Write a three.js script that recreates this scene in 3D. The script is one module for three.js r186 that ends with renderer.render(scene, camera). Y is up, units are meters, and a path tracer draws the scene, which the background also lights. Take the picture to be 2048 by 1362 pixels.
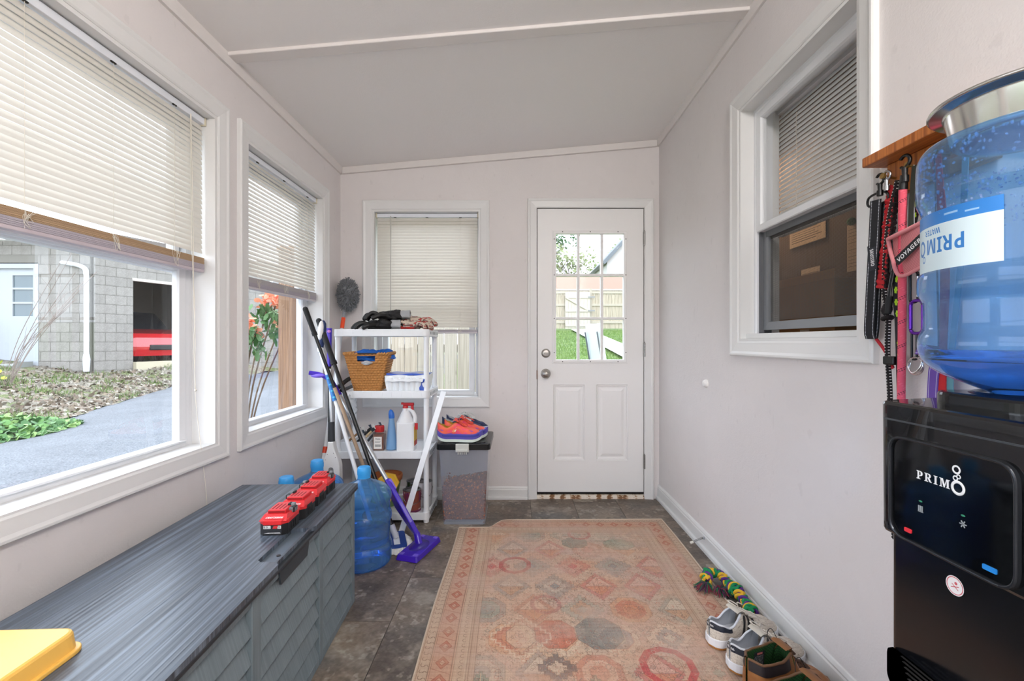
import * as THREE from 'three';
import { RoundedBoxGeometry } from 'three/addons/geometries/RoundedBoxGeometry.js';
import { mergeGeometries, mergeVertices, toCreasedNormals } from 'three/addons/utils/BufferGeometryUtils.js';
import { FontLoader } from 'three/addons/loaders/FontLoader.js';
import { TextGeometry } from 'three/addons/geometries/TextGeometry.js';

// ───────────── camera, sky, exposure ─────────────
const scene = new THREE.Scene();
const EYE = 1.115;                                     // lens height above the porch floor
const camera = new THREE.PerspectiveCamera(2 * Math.atan(681 / 910) * 180 / Math.PI, 2048 / 1362, 0.02, 200);
camera.position.set(0, EYE, 0);
camera.setViewOffset(2048, 1362, -8, -3, 2048, 1362);
camera.updateProjectionMatrix();
scene.add(camera);
const renderer = new THREE.WebGLRenderer({ antialias: true });
renderer.toneMapping = THREE.LinearToneMapping;
renderer.toneMappingExposure = 1.16;
renderer.shadowMap.enabled = true;
{ // overcast sky, a little brighter towards the zenith
  const W = 64, H = 32, d = new Float32Array(W * H * 4);
  for (let y = 0; y < H; y++) for (let x = 0; x < W; x++) {
    const e = Math.sin(((y + 0.5) / H - 0.5) * Math.PI), k = 0.8 + 0.2 * Math.max(0, e);
    d.set([0.91 * k, 1.0 * k, 1.13 * k, 1], (y * W + x) * 4);
  }
  const t = new THREE.DataTexture(d, W, H, THREE.RGBAFormat, THREE.FloatType);
  t.mapping = THREE.EquirectangularReflectionMapping; t.magFilter = THREE.LinearFilter; t.needsUpdate = true;
  scene.background = t; scene.backgroundIntensity = 4.4;
}

// ───────────── helpers ─────────────
function rng(seed) { let a = seed >>> 0; return () => { a = (a + 0x6d2b79f5) | 0; let t = Math.imul(a ^ (a >>> 15), 1 | a); t = (t + Math.imul(t ^ (t >>> 7), 61 | t)) ^ t; return ((t ^ (t >>> 14)) >>> 0) / 4294967296; }; }
const V = (x, y, z) => new THREE.Vector3(x, y, z);
const taken = new Map();
function numbered(n) { const k = taken.get(n) ?? 0; taken.set(n, k + 1); return k ? n + '_' + String(k).padStart(3, '0') : n; }
function shadows(m) { m.castShadow = m.receiveShadow = true; return m; }
function thing(name, label, category, pos = [0, 0, 0], turn = 0, group) {
  const o = new THREE.Group(); o.name = numbered(name); scene.add(o);
  o.position.set(...pos); o.rotation.y = turn; o.userData = { label, category };
  if (group) o.userData.group = group;
  return o;
}
function merged(g) {
  if (!Array.isArray(g)) return g;
  if (g.length === 1) return g[0];
  const l = g.map((x) => { const y = x.index ? x.toNonIndexed() : x.clone(); for (const k of Object.keys(y.attributes)) if (!['position', 'normal', 'uv'].includes(k)) y.deleteAttribute(k); if (!y.attributes.uv) y.setAttribute('uv', new THREE.BufferAttribute(new Float32Array(y.attributes.position.count * 2), 2)); if (!y.attributes.normal) y.computeVertexNormals(); return y; });
  return mergeGeometries(l);
}
function obj(name, geo, m, parent = scene) { const o = shadows(new THREE.Mesh(merged(geo), m)); o.name = parent === scene ? numbered(name) : name; parent.add(o); return o; }
function tag(o, label, category, group) { o.userData = { label, category }; if (group) o.userData.group = group; return o; }
function struct(name, geo, m) { const o = obj(name, geo, m); o.userData.kind = 'structure'; return o; }
function structGroup(name) { const o = new THREE.Group(); o.name = name; o.userData.kind = 'structure'; scene.add(o); return o; }
function copyThing(src, label) { const c = src.clone(); c.name = numbered(src.name.replace(/_\d{3}$/, '')); c.userData = { ...src.userData, label }; scene.add(c); return c; }
// geometry makers
function box(x0, x1, y0, y1, z0, z1, r = 0) {
  const w = Math.abs(x1 - x0), h = Math.abs(y1 - y0), d = Math.abs(z1 - z0);
  const g = r ? new RoundedBoxGeometry(w, h, d, 2, Math.min(r, w / 2.02, h / 2.02, d / 2.02)) : new THREE.BoxGeometry(w, h, d);
  g.translate((x0 + x1) / 2, (y0 + y1) / 2, (z0 + z1) / 2);
  return g;
}
function uvBox(g, s = 1, du = 0, dv = 0) {              // uv in metres by the side a face points to
  const n = g.index ? g.toNonIndexed() : g, p = n.attributes.position, uv = new Float32Array(p.count * 2), a = V(), b = V(), c = V(), e = V(), f = V();
  for (let i = 0; i < p.count; i += 3) {
    a.fromBufferAttribute(p, i); b.fromBufferAttribute(p, i + 1); c.fromBufferAttribute(p, i + 2);
    e.subVectors(b, a); f.subVectors(c, a); e.cross(f);
    const x = Math.abs(e.x), y = Math.abs(e.y), z = Math.abs(e.z);
    [a, b, c].forEach((q, k) => { const [u, v] = x >= y && x >= z ? [q.z, q.y] : y >= z ? [q.x, q.z] : [q.x, q.y]; uv[(i + k) * 2] = u * s + du; uv[(i + k) * 2 + 1] = v * s + dv; });
  }
  n.setAttribute('uv', new THREE.BufferAttribute(uv, 2));
  return n;
}
function rod(a, b, r0, r1 = r0, seg = 14, open = false) { // round bar from a to b
  const A = V(...a), B = V(...b), L = A.distanceTo(B), g = new THREE.CylinderGeometry(r1, r0, L, seg, 1, open);
  g.translate(0, L / 2, 0); g.applyQuaternion(new THREE.Quaternion().setFromUnitVectors(V(0, 1, 0), B.clone().sub(A).normalize())); g.translate(...a);
  return g;
}
function lerp3(a, b, t) { return [0, 1, 2].map((i) => a[i] + (b[i] - a[i]) * t); }
function tube(pts, r, seg = 32, rad = 8, closed = false) { return new THREE.TubeGeometry(new THREE.CatmullRomCurve3(pts.map((p) => V(...p)), closed, 'catmullrom', 0.5), seg, r, rad, closed); }
function lathe(prof, seg = 40) { return new THREE.LatheGeometry(prof.map(([r, y]) => new THREE.Vector2(r, y)), seg); }
function poly(pts, holes = []) { const s = new THREE.Shape(pts.map(([x, y]) => new THREE.Vector2(x, y))); for (const h of holes) s.holes.push(new THREE.Path(h.map(([x, y]) => new THREE.Vector2(x, y)))); return s; }
function rectPts(x0, x1, y0, y1) { return [[x0, y0], [x1, y0], [x1, y1], [x0, y1]]; }
function rrect(x0, x1, y0, y1, r) { const s = new THREE.Shape(); s.moveTo(x0 + r, y0); s.lineTo(x1 - r, y0); s.quadraticCurveTo(x1, y0, x1, y0 + r); s.lineTo(x1, y1 - r); s.quadraticCurveTo(x1, y1, x1 - r, y1); s.lineTo(x0 + r, y1); s.quadraticCurveTo(x0, y1, x0, y1 - r); s.lineTo(x0, y0 + r); s.quadraticCurveTo(x0, y0, x0 + r, y0); return s; }
function ext(shape, depth, bevel = 0, seg = 8) { return new THREE.ExtrudeGeometry(shape, { depth, bevelEnabled: bevel > 0, bevelThickness: bevel, bevelSize: bevel, bevelOffset: -bevel, bevelSegments: 2, curveSegments: seg }); }
function mapped(g, fn) { const p = g.attributes.position, q = V(); for (let i = 0; i < p.count; i++) { q.fromBufferAttribute(p, i); fn(q); p.setXYZ(i, q.x, q.y, q.z); } g.computeVertexNormals(); return g; }
// a strip of cloth, webbing or strap along a path: pts with a sideways vector, width and thickness
function strap(pts, side, width, thick, seg = 40) {
  const c = new THREE.CatmullRomCurve3(pts.map((p) => V(...p))), S = V(...side).normalize(), pos = [], uv = [], idx = [], L = c.getLength();
  for (let i = 0; i <= seg; i++) {
    const p = c.getPointAt(i / seg), t = c.getTangentAt(i / seg), n = V().crossVectors(t, S).normalize(), s = V().crossVectors(n, t).normalize();
    [[-1, -1], [1, -1], [1, 1], [-1, 1]].forEach(([a, b], k) => { const q = p.clone().addScaledVector(s, a * width / 2).addScaledVector(n, b * thick / 2); pos.push(q.x, q.y, q.z); uv.push(k === 0 || k === 3 ? 0 : 1, i / seg * L); });
    if (i) for (let k = 0; k < 4; k++) { const a = (i - 1) * 4 + k, b = (i - 1) * 4 + (k + 1) % 4, d = i * 4 + k, e = i * 4 + (k + 1) % 4; idx.push(a, b, e, a, e, d); }
  }
  idx.push(0, 2, 1, 0, 3, 2); const o = seg * 4; idx.push(o, o + 1, o + 2, o, o + 2, o + 3);
  const g = new THREE.BufferGeometry(); g.setAttribute('position', new THREE.Float32BufferAttribute(pos, 3)); g.setAttribute('uv', new THREE.Float32BufferAttribute(uv, 2)); g.setIndex(idx);
  const f = g.toNonIndexed(); f.computeVertexNormals(); return f;
}
// frame of four mitred pieces round the rectangle u0..u1, v0..v1; profile = [outwards t, height w]
function frameSides(u0, u1, v0, v1, prof, skip = []) {
  const at = (t) => [[u0 - t, v0 - t], [u1 + t, v0 - t], [u1 + t, v1 + t], [u0 - t, v1 + t]], out = [];
  for (let s = 0; s < 4; s++) {
    if (skip.includes(s)) continue;
    const pos = [], uv = [];
    for (let i = 0; i + 1 < prof.length; i++) {
      const [t0, w0] = prof[i], [t1, w1] = prof[i + 1], A = at(t0)[s], B = at(t0)[(s + 1) % 4], C = at(t1)[(s + 1) % 4], D = at(t1)[s];
      const q = [[...A, w0], [...B, w0], [...C, w1], [...D, w1]];
      for (const k of [0, 2, 1, 0, 3, 2]) { pos.push(...q[k]); uv.push(q[k][0], q[k][1]); }
    }
    const g = new THREE.BufferGeometry(); g.setAttribute('position', new THREE.Float32BufferAttribute(pos, 3)); g.setAttribute('uv', new THREE.Float32BufferAttribute(uv, 2)); g.computeVertexNormals(); out.push(g);
  }
  return out;
}
// local (u, v, w) of a wall face -> world
const FACE = {
  left: new THREE.Matrix4().makeBasis(V(0, 0, -1), V(0, 1, 0), V(1, 0, 0)).setPosition(-1.249, 0, 0),
  back: new THREE.Matrix4().makeBasis(V(1, 0, 0), V(0, 1, 0), V(0, 0, 1)).setPosition(0, 0, -3.238),
  right: new THREE.Matrix4().makeBasis(V(0, 0, 1), V(0, 1, 0), V(-1, 0, 0)).setPosition(1.018, 0, 0),
  front: new THREE.Matrix4().makeBasis(V(-1, 0, 0), V(0, 1, 0), V(0, 0, -1)).setPosition(0, 0, 1.5),
};
// ───────────── noise and textures ─────────────
function hash2(x, y, s) { let h = Math.imul(x, 374761393) ^ Math.imul(y, 668265263) ^ Math.imul(s, 2147483647 ^ 0x9e3779b1); h = Math.imul(h ^ (h >>> 13), 1274126177); return ((h ^ (h >>> 16)) >>> 0) / 4294967296; }
function vnoise(x, y, px, py, s) { const ix = Math.floor(x), iy = Math.floor(y), fx = x - ix, fy = y - iy, a = fx * fx * (3 - 2 * fx), b = fy * fy * (3 - 2 * fy), w = (i, p) => ((i % p) + p) % p; const X0 = w(ix, px), X1 = w(ix + 1, px), Y0 = w(iy, py), Y1 = w(iy + 1, py); const p = hash2(X0, Y0, s), q = hash2(X1, Y0, s), r = hash2(X0, Y1, s), t = hash2(X1, Y1, s); return (p + (q - p) * a) * (1 - b) + (r + (t - r) * a) * b; }
function fbm(u, v, fx, fy, oct, s) { let a = 0, k = 0.5, n = 0; for (let i = 0; i < oct; i++) { a += k * vnoise(u * fx, v * fy, fx, fy, s + i); n += k; k *= 0.55; fx *= 2; fy *= 2; } return a / n; }
function dataTex(W, H, fn, srgb = true) {
  const d = new Uint8Array(W * H * 4);
  for (let y = 0; y < H; y++) for (let x = 0; x < W; x++) { const c = fn((x + 0.5) / W, (y + 0.5) / H, x, y), o = (y * W + x) * 4; for (let k = 0; k < 3; k++) d[o + k] = Math.max(0, Math.min(255, Array.isArray(c) ? c[k] : c)); d[o + 3] = 255; }
  const t = new THREE.DataTexture(d, W, H); t.wrapS = t.wrapT = THREE.RepeatWrapping; t.magFilter = THREE.LinearFilter; if (srgb) t.colorSpace = THREE.SRGBColorSpace; t.needsUpdate = true; return t;
}
function canvasTex(W, H, draw) { const c = document.createElement('canvas'); c.width = W; c.height = H; const x = c.getContext('2d'); draw(x, W, H); const t = new THREE.CanvasTexture(c); t.colorSpace = THREE.SRGBColorSpace; t.magFilter = THREE.LinearFilter; return t; }
function rep(t, u, v = u) { const c = t.clone(); c.wrapS = c.wrapT = THREE.RepeatWrapping; c.repeat.set(u, v); c.needsUpdate = true; return c; }
const mix = (a, b, t) => a.map((x, i) => x + (b[i] - x) * t);
const std = (color, roughness = 0.6, o = {}) => new THREE.MeshStandardMaterial({ color, roughness, ...o });
const phys = (color, roughness = 0.5, o = {}) => new THREE.MeshPhysicalMaterial({ color, roughness, ...o });
const fineNoise = dataTex(256, 256, (u, v) => 255 * (0.6 * fbm(u, v, 64, 64, 2, 5) + 0.4 * fbm(u, v, 16, 16, 2, 9)), false);
const paintTex = dataTex(512, 512, (u, v) => { const n = fbm(u, v, 6, 6, 4, 3) - 0.5, s = fbm(u, v, 90, 40, 2, 8); const d = s > 0.86 ? -5 : 0; return [226 + n * 7 + d, 221 + n * 7 + d, 220 + n * 7 + d]; });
const M = {
  paint: std('#ffffff', 0.62, { map: rep(paintTex, 0.5), bumpMap: rep(fineNoise, 4), bumpScale: 0.0006 }),
  ceil: std('#f4f1ef', 0.7, { bumpMap: rep(fineNoise, 4), bumpScale: 0.0006 }),
  trim: std('#e4e4e3', 0.38),
  coverTrim: std('#e4dfdc', 0.5),
  vinyl: std('#e2e4e7', 0.3),
  glass: phys('#ffffff', 0.0, { transmission: 1, thickness: 0, ior: 1.45 }),
  dark: std('#141414', 0.6), black: std('#0c0c0d', 0.35), rubber: std('#17181a', 0.7),
  steel: std('#b9bbbd', 0.25, { metalness: 1 }), chrome: std('#dcdcdc', 0.12, { metalness: 1 }), satin: std('#b0aca6', 0.35, { metalness: 1 }),
  white: std('#eeeeec', 0.45),
};
// ───────────── the room shell ─────────────
const XL = -1.249, XR = 1.018, ZB = -3.238, ZF = 1.5;
const ceilY = (x) => 2.352 + (x - XL) * 0.0872;
function wallGeo(pts, holes, face, thick = 0.16) { const g = uvBox(ext(poly(pts, holes), thick)); g.translate(0, 0, -thick); g.applyMatrix4(FACE[face]); return g; }
const OP = { // openings in wall coordinates
  w1: [0.47, 1.894, 0.69, 2.052], w2: [2.102, 2.941, 0.69, 2.052], w0: [-1.2, 0.24, 0.69, 2.052],
  wb: [-1.0225, -0.2536, 0.717, 2.056], door: [0.1485, 0.9115, 0, 2.068], wr: [-2.065, -1.34, 1.118, 2.166], wf: [-0.2, 0.6, 0.8, 2.0],
};
const hole = ([a, b, c, d]) => rectPts(a, b, c, d);
struct('wall_left', wallGeo(rectPts(-1.66, 3.4, -0.2, 2.42), [hole(OP.w1), hole(OP.w2), hole(OP.w0)], 'left'), M.paint);
struct('wall_back', wallGeo([[XL, -0.2], [OP.door[0], -0.2], [OP.door[0], OP.door[3]], [OP.door[1], OP.door[3]], [OP.door[1], -0.2], [XR, -0.2], [XR, 2.62], [XL, 2.42]], [hole(OP.wb)], 'back'), M.paint);
struct('wall_right', wallGeo(rectPts(-3.4, 1.66, -0.2, 2.66), [hole(OP.wr)], 'right'), M.paint);
struct('wall_front', wallGeo(rectPts(-1.02, 1.25, -0.2, 2.66), [hole(OP.wf)], 'front'), M.paint);
{ // sloping ceiling slab
  const g = uvBox(ext(poly([[XL - 0.15, ceilY(XL - 0.15)], [XR + 0.15, ceilY(XR + 0.15)], [XR + 0.15, ceilY(XR) + 0.14], [XL - 0.15, ceilY(XL) + 0.12]]), 5.05)); g.translate(0, 0, -3.4);
  struct('ceiling', g, M.ceil);
}
{ // cove strips where walls meet the ceiling, and the batten across
  const h = 0.047, cove = (a) => a;
  const prof = [[0, 0], [0.012, 0], [0.016, 0.012], [0.02, 0.034], [0.02, h], [0, h]];
  const side = (x, s, yTop) => { const g = ext(poly(prof.map(([a, b]) => [x + s * a, yTop - h + b + s * a * 0.087])), 4.7); g.translate(0, 0, -3.236); return g; };
  struct('trim_1', side(XL, 1, ceilY(XL) + 0.001), M.coverTrim);
  struct('trim_2', side(XR, -1, ceilY(XR) + 0.001), M.coverTrim);
  const a = XL + 0.018, b = XR - 0.018, bk = ext(poly([[a, ceilY(a) - h], [b, ceilY(b) - h], [b, ceilY(b)], [a, ceilY(a)]]), 0.016, 0.003); bk.translate(0, 0, ZB + 0.002);
  struct('trim_3', bk, M.coverTrim);
  const bt = ext(poly([[a, ceilY(a) - 0.014], [b, ceilY(b) - 0.014], [b, ceilY(b) + 0.004], [a, ceilY(a) + 0.004]]), 0.055, 0.004); bt.translate(0, 0, -2.0);
  struct('trim_4', bt, M.coverTrim);
}
{ // baseboards with a shoe strip
  const p = [[0, 0], [0.024, 0], [0.024, 0.016], [0.02, 0.022], [0.013, 0.024], [0.013, 0.078], [0.01, 0.084], [0.011, 0.09], [0.006, 0.101], [0, 0.103]];
  const along = (x0, z0, len, turn) => { const g = ext(poly(p), len); g.rotateY(turn); g.translate(x0, 0, z0); return g; };
  // right wall: profile points into the room (-x), runs along z
  const r = ext(poly(p.map(([a, b]) => [-a, b])), 4.74); r.translate(XR, 0, ZB); struct('baseboard_right', r, M.trim);
  const l = ext(poly(p), 4.74); l.translate(XL, 0, ZB); struct('baseboard_left', l, M.trim);
  const bl = ext(poly(p.map(([a, b]) => [a, b * 0.86])), OP.door[0] - 0.066 - XL - 0.024); bl.rotateY(-Math.PI / 2); bl.translate(OP.door[0] - 0.066, 0, ZB);
  struct('baseboard_back', bl, M.trim);
}
// floor: tiles of 0.30 by 0.68, rows offset by half
const tileTex = dataTex(1024, 1024, (u, v) => {
  const a = fbm(u, v, 4, 4, 6, 21), b = fbm(u, v, 10, 10, 5, 33), c = fbm(u, v, 90, 90, 2, 41), d = fbm(u, v, 3, 3, 3, 55), e = fbm(u, v, 40, 40, 3, 61);
  let col = mix([88, 79, 71], [129, 116, 102], Math.max(0, Math.min(1, (a - 0.3) * 2.4)));
  col = mix(col, [92, 93, 95], Math.max(0, Math.min(0.75, (d - 0.5) * 4)));
  col = mix(col, [160, 151, 138], Math.max(0, Math.min(0.6, (b - 0.6) * 4)));
  col = mix(col, [68, 60, 53], Math.max(0, Math.min(0.6, (0.4 - b) * 5)));
  if (e > 0.66) col = mix(col, [176, 170, 158], Math.min(0.5, (e - 0.66) * 6));
  return col.map((x) => x + (c - 0.5) * 34);
});
{
  const floor = structGroup('floor');
  obj('subfloor', box(XL - 0.15, XR + 0.15, -0.12, -0.004, -3.4, 1.65), std('#3a342e', 0.9), floor);
  const geos = new Map(), R = rng(7);
  const mats = [1, 0.93, 1.07, 0.98].map((k, i) => std(new THREE.Color(k, k * 0.985 ** i, k * 0.97 ** i), 0.42, { map: tileTex, bumpMap: rep(fineNoise, 3), bumpScale: 0.0012 }));
  for (let c = -5; c <= 3; c++) for (let r = -4; r <= 5; r++) {
    const x0 = Math.max(XL, 0.1 + c * 0.3 - 0), x1 = Math.min(XR, 0.4 + c * 0.3), off = (c & 1) ? 0.339 : 0, zz0 = 1.815 - 0.339 + off + r * 0.678, zz1 = zz0 + 0.678;
    const Z0 = Math.max(-1.45, zz0), Z1 = Math.min(3.238, zz1);
    if (x1 - x0 < 0.02 || Z1 - Z0 < 0.02) continue;
    const g = uvBox(box(x0 + 0.0012, x1 - 0.0012, -0.006, 0, -Z1 + 0.0012, -Z0 - 0.0012), 0.85, R() * 5, R() * 5);
    obj('floor_tile', g, mats[Math.floor(R() * 4)], floor);
  }
}
// ───────────── windows ─────────────
const CASING = [[0, 0], [0, 0.008], [0.006, 0.012], [0.012, 0.0125], [0.044, 0.0165], [0.054, 0.0205], [0.061, 0.0205], [0.065, 0.0165], [0.065, 0]];
function addFace(g, face) { return (Array.isArray(g) ? g : [g]).map((q) => q.clone().applyMatrix4(FACE[face])); }
function casing(grp, face, [a, b, c, d], skip) { for (const g of frameSides(a, b, c, d, CASING, skip)) obj('casing', addFace(g, face), M.trim, grp); }
function sash(grp, face, u0, u1, v0, v1, w, st = 0.042, name = 'sash') {
  const f = frameSides(u0 + st, u1 - st, v0 + st, v1 - st, [[0, -0.012], [0, 0.006], [0.004, 0.014], [st - 0.004, 0.016], [st, 0.012], [st, -0.014]]).map((g) => g.translate(0, 0, w));
  const s = obj(name, addFace(f, face), M.vinyl, grp);
  const p = box(u0 + st - 0.004, u1 - st + 0.004, v0 + st - 0.004, v1 - st + 0.004, w - 0.003, w + 0.001);
  const pg = new THREE.PlaneGeometry(u1 - u0 - 2 * st + 0.008, v1 - v0 - 2 * st + 0.008); pg.translate((u0 + u1) / 2, (v0 + v1) / 2, w);
  obj('pane', addFace(pg, face), M.glass, s);
  return s;
}
function hungWindow(name, face, op) {
  const grp = structGroup(name), [a, b, c, d] = op, lo = face === 'left' ? 0.034 : 0.05, mid = face === 'left' ? 1.42 : (c + d) / 2;
  casing(grp, face, op);
  // painted reveal round the opening
  const rv = frameSides(a + 0.014, b - 0.014, c + 0.006, d - 0.014, [[0, -0.16], [0, 0.006], [0.015, 0.006]]);
  obj('reveal', addFace(rv, face), M.trim, grp);
  // vinyl frame with two tracks
  const fr = frameSides(a + 0.044, b - 0.044, c + lo - 0.024, d - 0.036, [[0, -0.15], [0, -0.128], [0.009, -0.128], [0.009, -0.118], [0.003, -0.118], [0.003, -0.096], [0.014, -0.092], [0.03, -0.09], [0.03, -0.15]]);
  obj('frame', addFace(fr, face), M.vinyl, grp);
  sash(grp, face, a + 0.05, b - 0.05, mid - 0.025, d - 0.042, -0.13, 0.036, 'upper_sash');
  sash(grp, face, a + 0.05, b - 0.05, c + lo - 0.04, mid + 0.02, -0.103, 0.04, 'lower_sash');
  obj('sash_lift', addFace(box(a + 0.06, b - 0.06, c + lo - 0.01, c + lo - 0.002, -0.094, -0.078, 0.003), face), M.vinyl, grp);
  obj('sash_lock', addFace([box((a + b) / 2 - 0.03, (a + b) / 2 + 0.03, mid + 0.02, mid + 0.028, -0.1, -0.08, 0.003), box((a + b) / 2 - 0.008, (a + b) / 2 + 0.02, mid + 0.028, mid + 0.036, -0.096, -0.084, 0.003)], face), M.vinyl, grp);
  return grp;
}
hungWindow('window_1', 'left', OP.w1);
hungWindow('window_2', 'left', OP.w2);
hungWindow('window_3', 'back', OP.wb);
hungWindow('window_5', 'left', OP.w0);
hungWindow('window_6', 'front', OP.wf);

{ // flush globe lamp on the ceiling behind the camera
  const y = ceilY(0.5), t = thing('ceiling_lamp', 'round white flush ceiling lamp near the front wall', 'lamp', [0.5, y, 0.6]);
  obj('base', lathe([[0, 0], [0.09, 0], [0.092, -0.02], [0.07, -0.035], [0, -0.035]], 36).translate(0, 0.004, 0), M.white, t);
  obj('globe', new THREE.SphereGeometry(0.13, 32, 20).translate(0, -0.14, 0), std('#ffffff', 0.5, { emissive: new THREE.Color('#fff6ea'), emissiveIntensity: 1.2 }), t);
  const l = new THREE.PointLight('#fffaf6', 6.4, 0, 2); l.position.set(0, -0.14, 0); l.castShadow = true; l.shadow.radius = 6; t.add(l);
}
// ───────────── door ─────────────
{
  const D = structGroup('door_1'), f = 'back', [a, b, , top] = OP.door;
  for (const g of frameSides(a, b, -0.3, top, CASING, [0])) { // legs and head, cut at the floor
    const p = g.attributes.position; for (let i = 0; i < p.count; i++) if (p.getY(i) < 0) p.setY(i, 0); g.computeVertexNormals(); obj('casing', addFace(g, f), M.trim, D);
  }
  obj('jamb', addFace([box(a - 0.001, a + 0.006, 0.0, top, -0.16, -0.046), box(b - 0.006, b + 0.001, 0.0, top, -0.16, -0.046), box(a, b, top - 0.006, top + 0.001, -0.16, -0.046)], f), M.trim, D);
  obj('weatherstrip', addFace([box(a, a + 0.004, 0.03, top, -0.05, -0.01), box(b - 0.004, b, 0.03, top, -0.05, -0.01), box(a, b, top - 0.004, top, -0.05, -0.01), box(a, b, 0.022, 0.047, -0.05, -0.03)], f), std('#1a1512', 0.9), D);
  const wornTex = dataTex(256, 256, (u, v) => { const n = fbm(u, v, 9, 9, 4, 71), m = fbm(u, v, 40, 40, 2, 75); return n > 0.62 ? [136, 98, 66] : n > 0.55 ? [196, 168, 140] : [230 + m * 14, 220 + m * 14, 206 + m * 14]; });
  obj('threshold', addFace(uvBox(ext(poly([[-0.16, 0], [0.006, 0], [0.006, 0.012], [-0.012, 0.022], [-0.16, 0.03]]), b - a).rotateY(-Math.PI / 2).translate(b, 0, 0), 3), f), std('#ffffff', 0.6, { map: wornTex }), D);
  // slab
  const x0 = a + 0.0045, x1 = b - 0.004, y0 = 0.047, y1 = top - 0.005, L = [0.283, 0.769, 0.985, 1.889];  // lite opening
  const dm = std('#f0efee', 0.4, { bumpMap: rep(fineNoise, 3), bumpScale: 0.0003 });
  const slab = obj('slab', addFace(uvBox(ext(poly(rectPts(x0, x1, y0, y1), [rectPts(...L), rectPts(0.264, 0.489, 0.272, 0.812), rectPts(0.571, 0.796, 0.272, 0.812)]), 0.044).translate(0, 0, -0.046)), f), dm, D);
  for (const [p, q] of [[0.264, 0.489], [0.571, 0.796]]) { // moulded panels
    const fr = frameSides(p + 0.022, q - 0.022, 0.294, 0.79, [[0, -0.013], [0.006, -0.011], [0.012, -0.006], [0.016, -0.0095], [0.022, 0.0005], [0.025, 0.0005], [0.025, -0.003]]);
    const pn = frameSides(p + 0.046, q - 0.046, 0.318, 0.766, [[0, -0.0055], [0.018, -0.0125], [0.026, -0.0125]]);
    obj('panel', addFace([...fr, ...pn, box(p + 0.046, q - 0.046, 0.318, 0.766, -0.012, -0.0055)], f), dm, D);
  }
  const lf = obj('lite_frame', addFace(frameSides(0.2855, 0.766, 0.99, 1.884, [[0, -0.03], [0, 0.004], [0.004, 0.008], [0.016, 0.009], [0.021, 0.006], [0.026, 0.006], [0.028, -0.003]]), f), dm, D);
  const mx = [0.4435, 0.6115], my = [1.2825, 1.591];
  for (const x of mx) obj('muntin', addFace(box(x - 0.009, x + 0.009, 0.985, 1.889, -0.034, 0.004, 0.003), f), dm, D);
  for (const y of my) obj('muntin', addFace(box(0.283, 0.769, y - 0.009, y + 0.009, -0.034, 0.0035, 0.003), f), dm, D);
  const xs = [0.2855, ...mx, 0.766], ys = [0.99, ...my, 1.884];
  for (let i = 0; i < 3; i++) for (let j = 0; j < 3; j++) { const g = new THREE.PlaneGeometry(xs[i + 1] - xs[i], ys[j + 1] - ys[j]); g.translate((xs[i] + xs[i + 1]) / 2, (ys[j] + ys[j + 1]) / 2, -0.022); obj('pane', addFace(g, f), M.glass, D); }
  const hg = new THREE.CylinderGeometry(0.0036, 0.0036, 0.002, 10).rotateX(Math.PI / 2);
  for (const [x, y] of [...[0.331, 0.5275, 0.724].flatMap((x) => [[x, 0.976], [x, 1.898]]), ...[1.04, 1.2825, 1.591, 1.846].flatMap((y) => [[0.2715, y], [0.78, y]])]) obj('screw_hole', addFace(hg.clone().translate(x, y, 0.0085), f), M.black, lf);
  // knob and deadbolt
  const kx = 0.2115, turned = (pr) => lathe(pr, 28).rotateX(Math.PI / 2);
  const knob = obj('knob', addFace(turned([[0, 0.062], [0.012, 0.0615], [0.0135, 0.058], [0.023, 0.056], [0.0285, 0.048], [0.029, 0.04], [0.024, 0.03], [0.014, 0.024], [0.013, 0.014], [0.03, 0.01], [0.035, 0.004], [0.035, -0.004]]).translate(kx, 0.89, 0), f), M.satin, D);
  obj('turn_button', addFace([box(kx - 0.003, kx + 0.003, 0.884, 0.896, 0.06, 0.067, 0.002)], f), M.satin, knob);
  const db = obj('deadbolt', addFace(turned([[0, 0.014], [0.02, 0.014], [0.0235, 0.012], [0.025, 0.009], [0.031, 0.006], [0.0325, -0.003]]).translate(kx + 0.001, 1.035, 0), f), M.satin, D);
  obj('thumb_turn', addFace([box(kx - 0.014, kx + 0.016, 1.031, 1.039, 0.013, 0.027, 0.003), rod([kx + 0.001, 1.035, 0.012], [kx + 0.001, 1.035, 0.022], 0.007)], f), M.satin, db);
  obj('latch_plate', addFace(box(a - 0.003, a + 0.004, 0.85, 0.915, -0.03, 0.0095, 0.001), f), std('#6a4a36', 0.5, { metalness: 0.6 }), D);
  for (const y of [1.85, 1.06, 0.265]) {
    const h = [box(b - 0.006, b + 0.004, y - 0.05, y + 0.05, -0.004, 0.008, 0.002)];
    for (let k = 0; k < 5; k++) h.push(rod([b - 0.001, y - 0.05 + k * 0.02 + 0.0008, 0.012], [b - 0.001, y - 0.05 + (k + 1) * 0.02 - 0.0008, 0.012], 0.0065));
    h.push(rod([b - 0.001, y + 0.05, 0.012], [b - 0.001, y + 0.057, 0.012], 0.005, 0.002));
    obj('hinge', addFace(h, f), std('#9b9a98', 0.35, { metalness: 1 }), D);
  }
}
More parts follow.
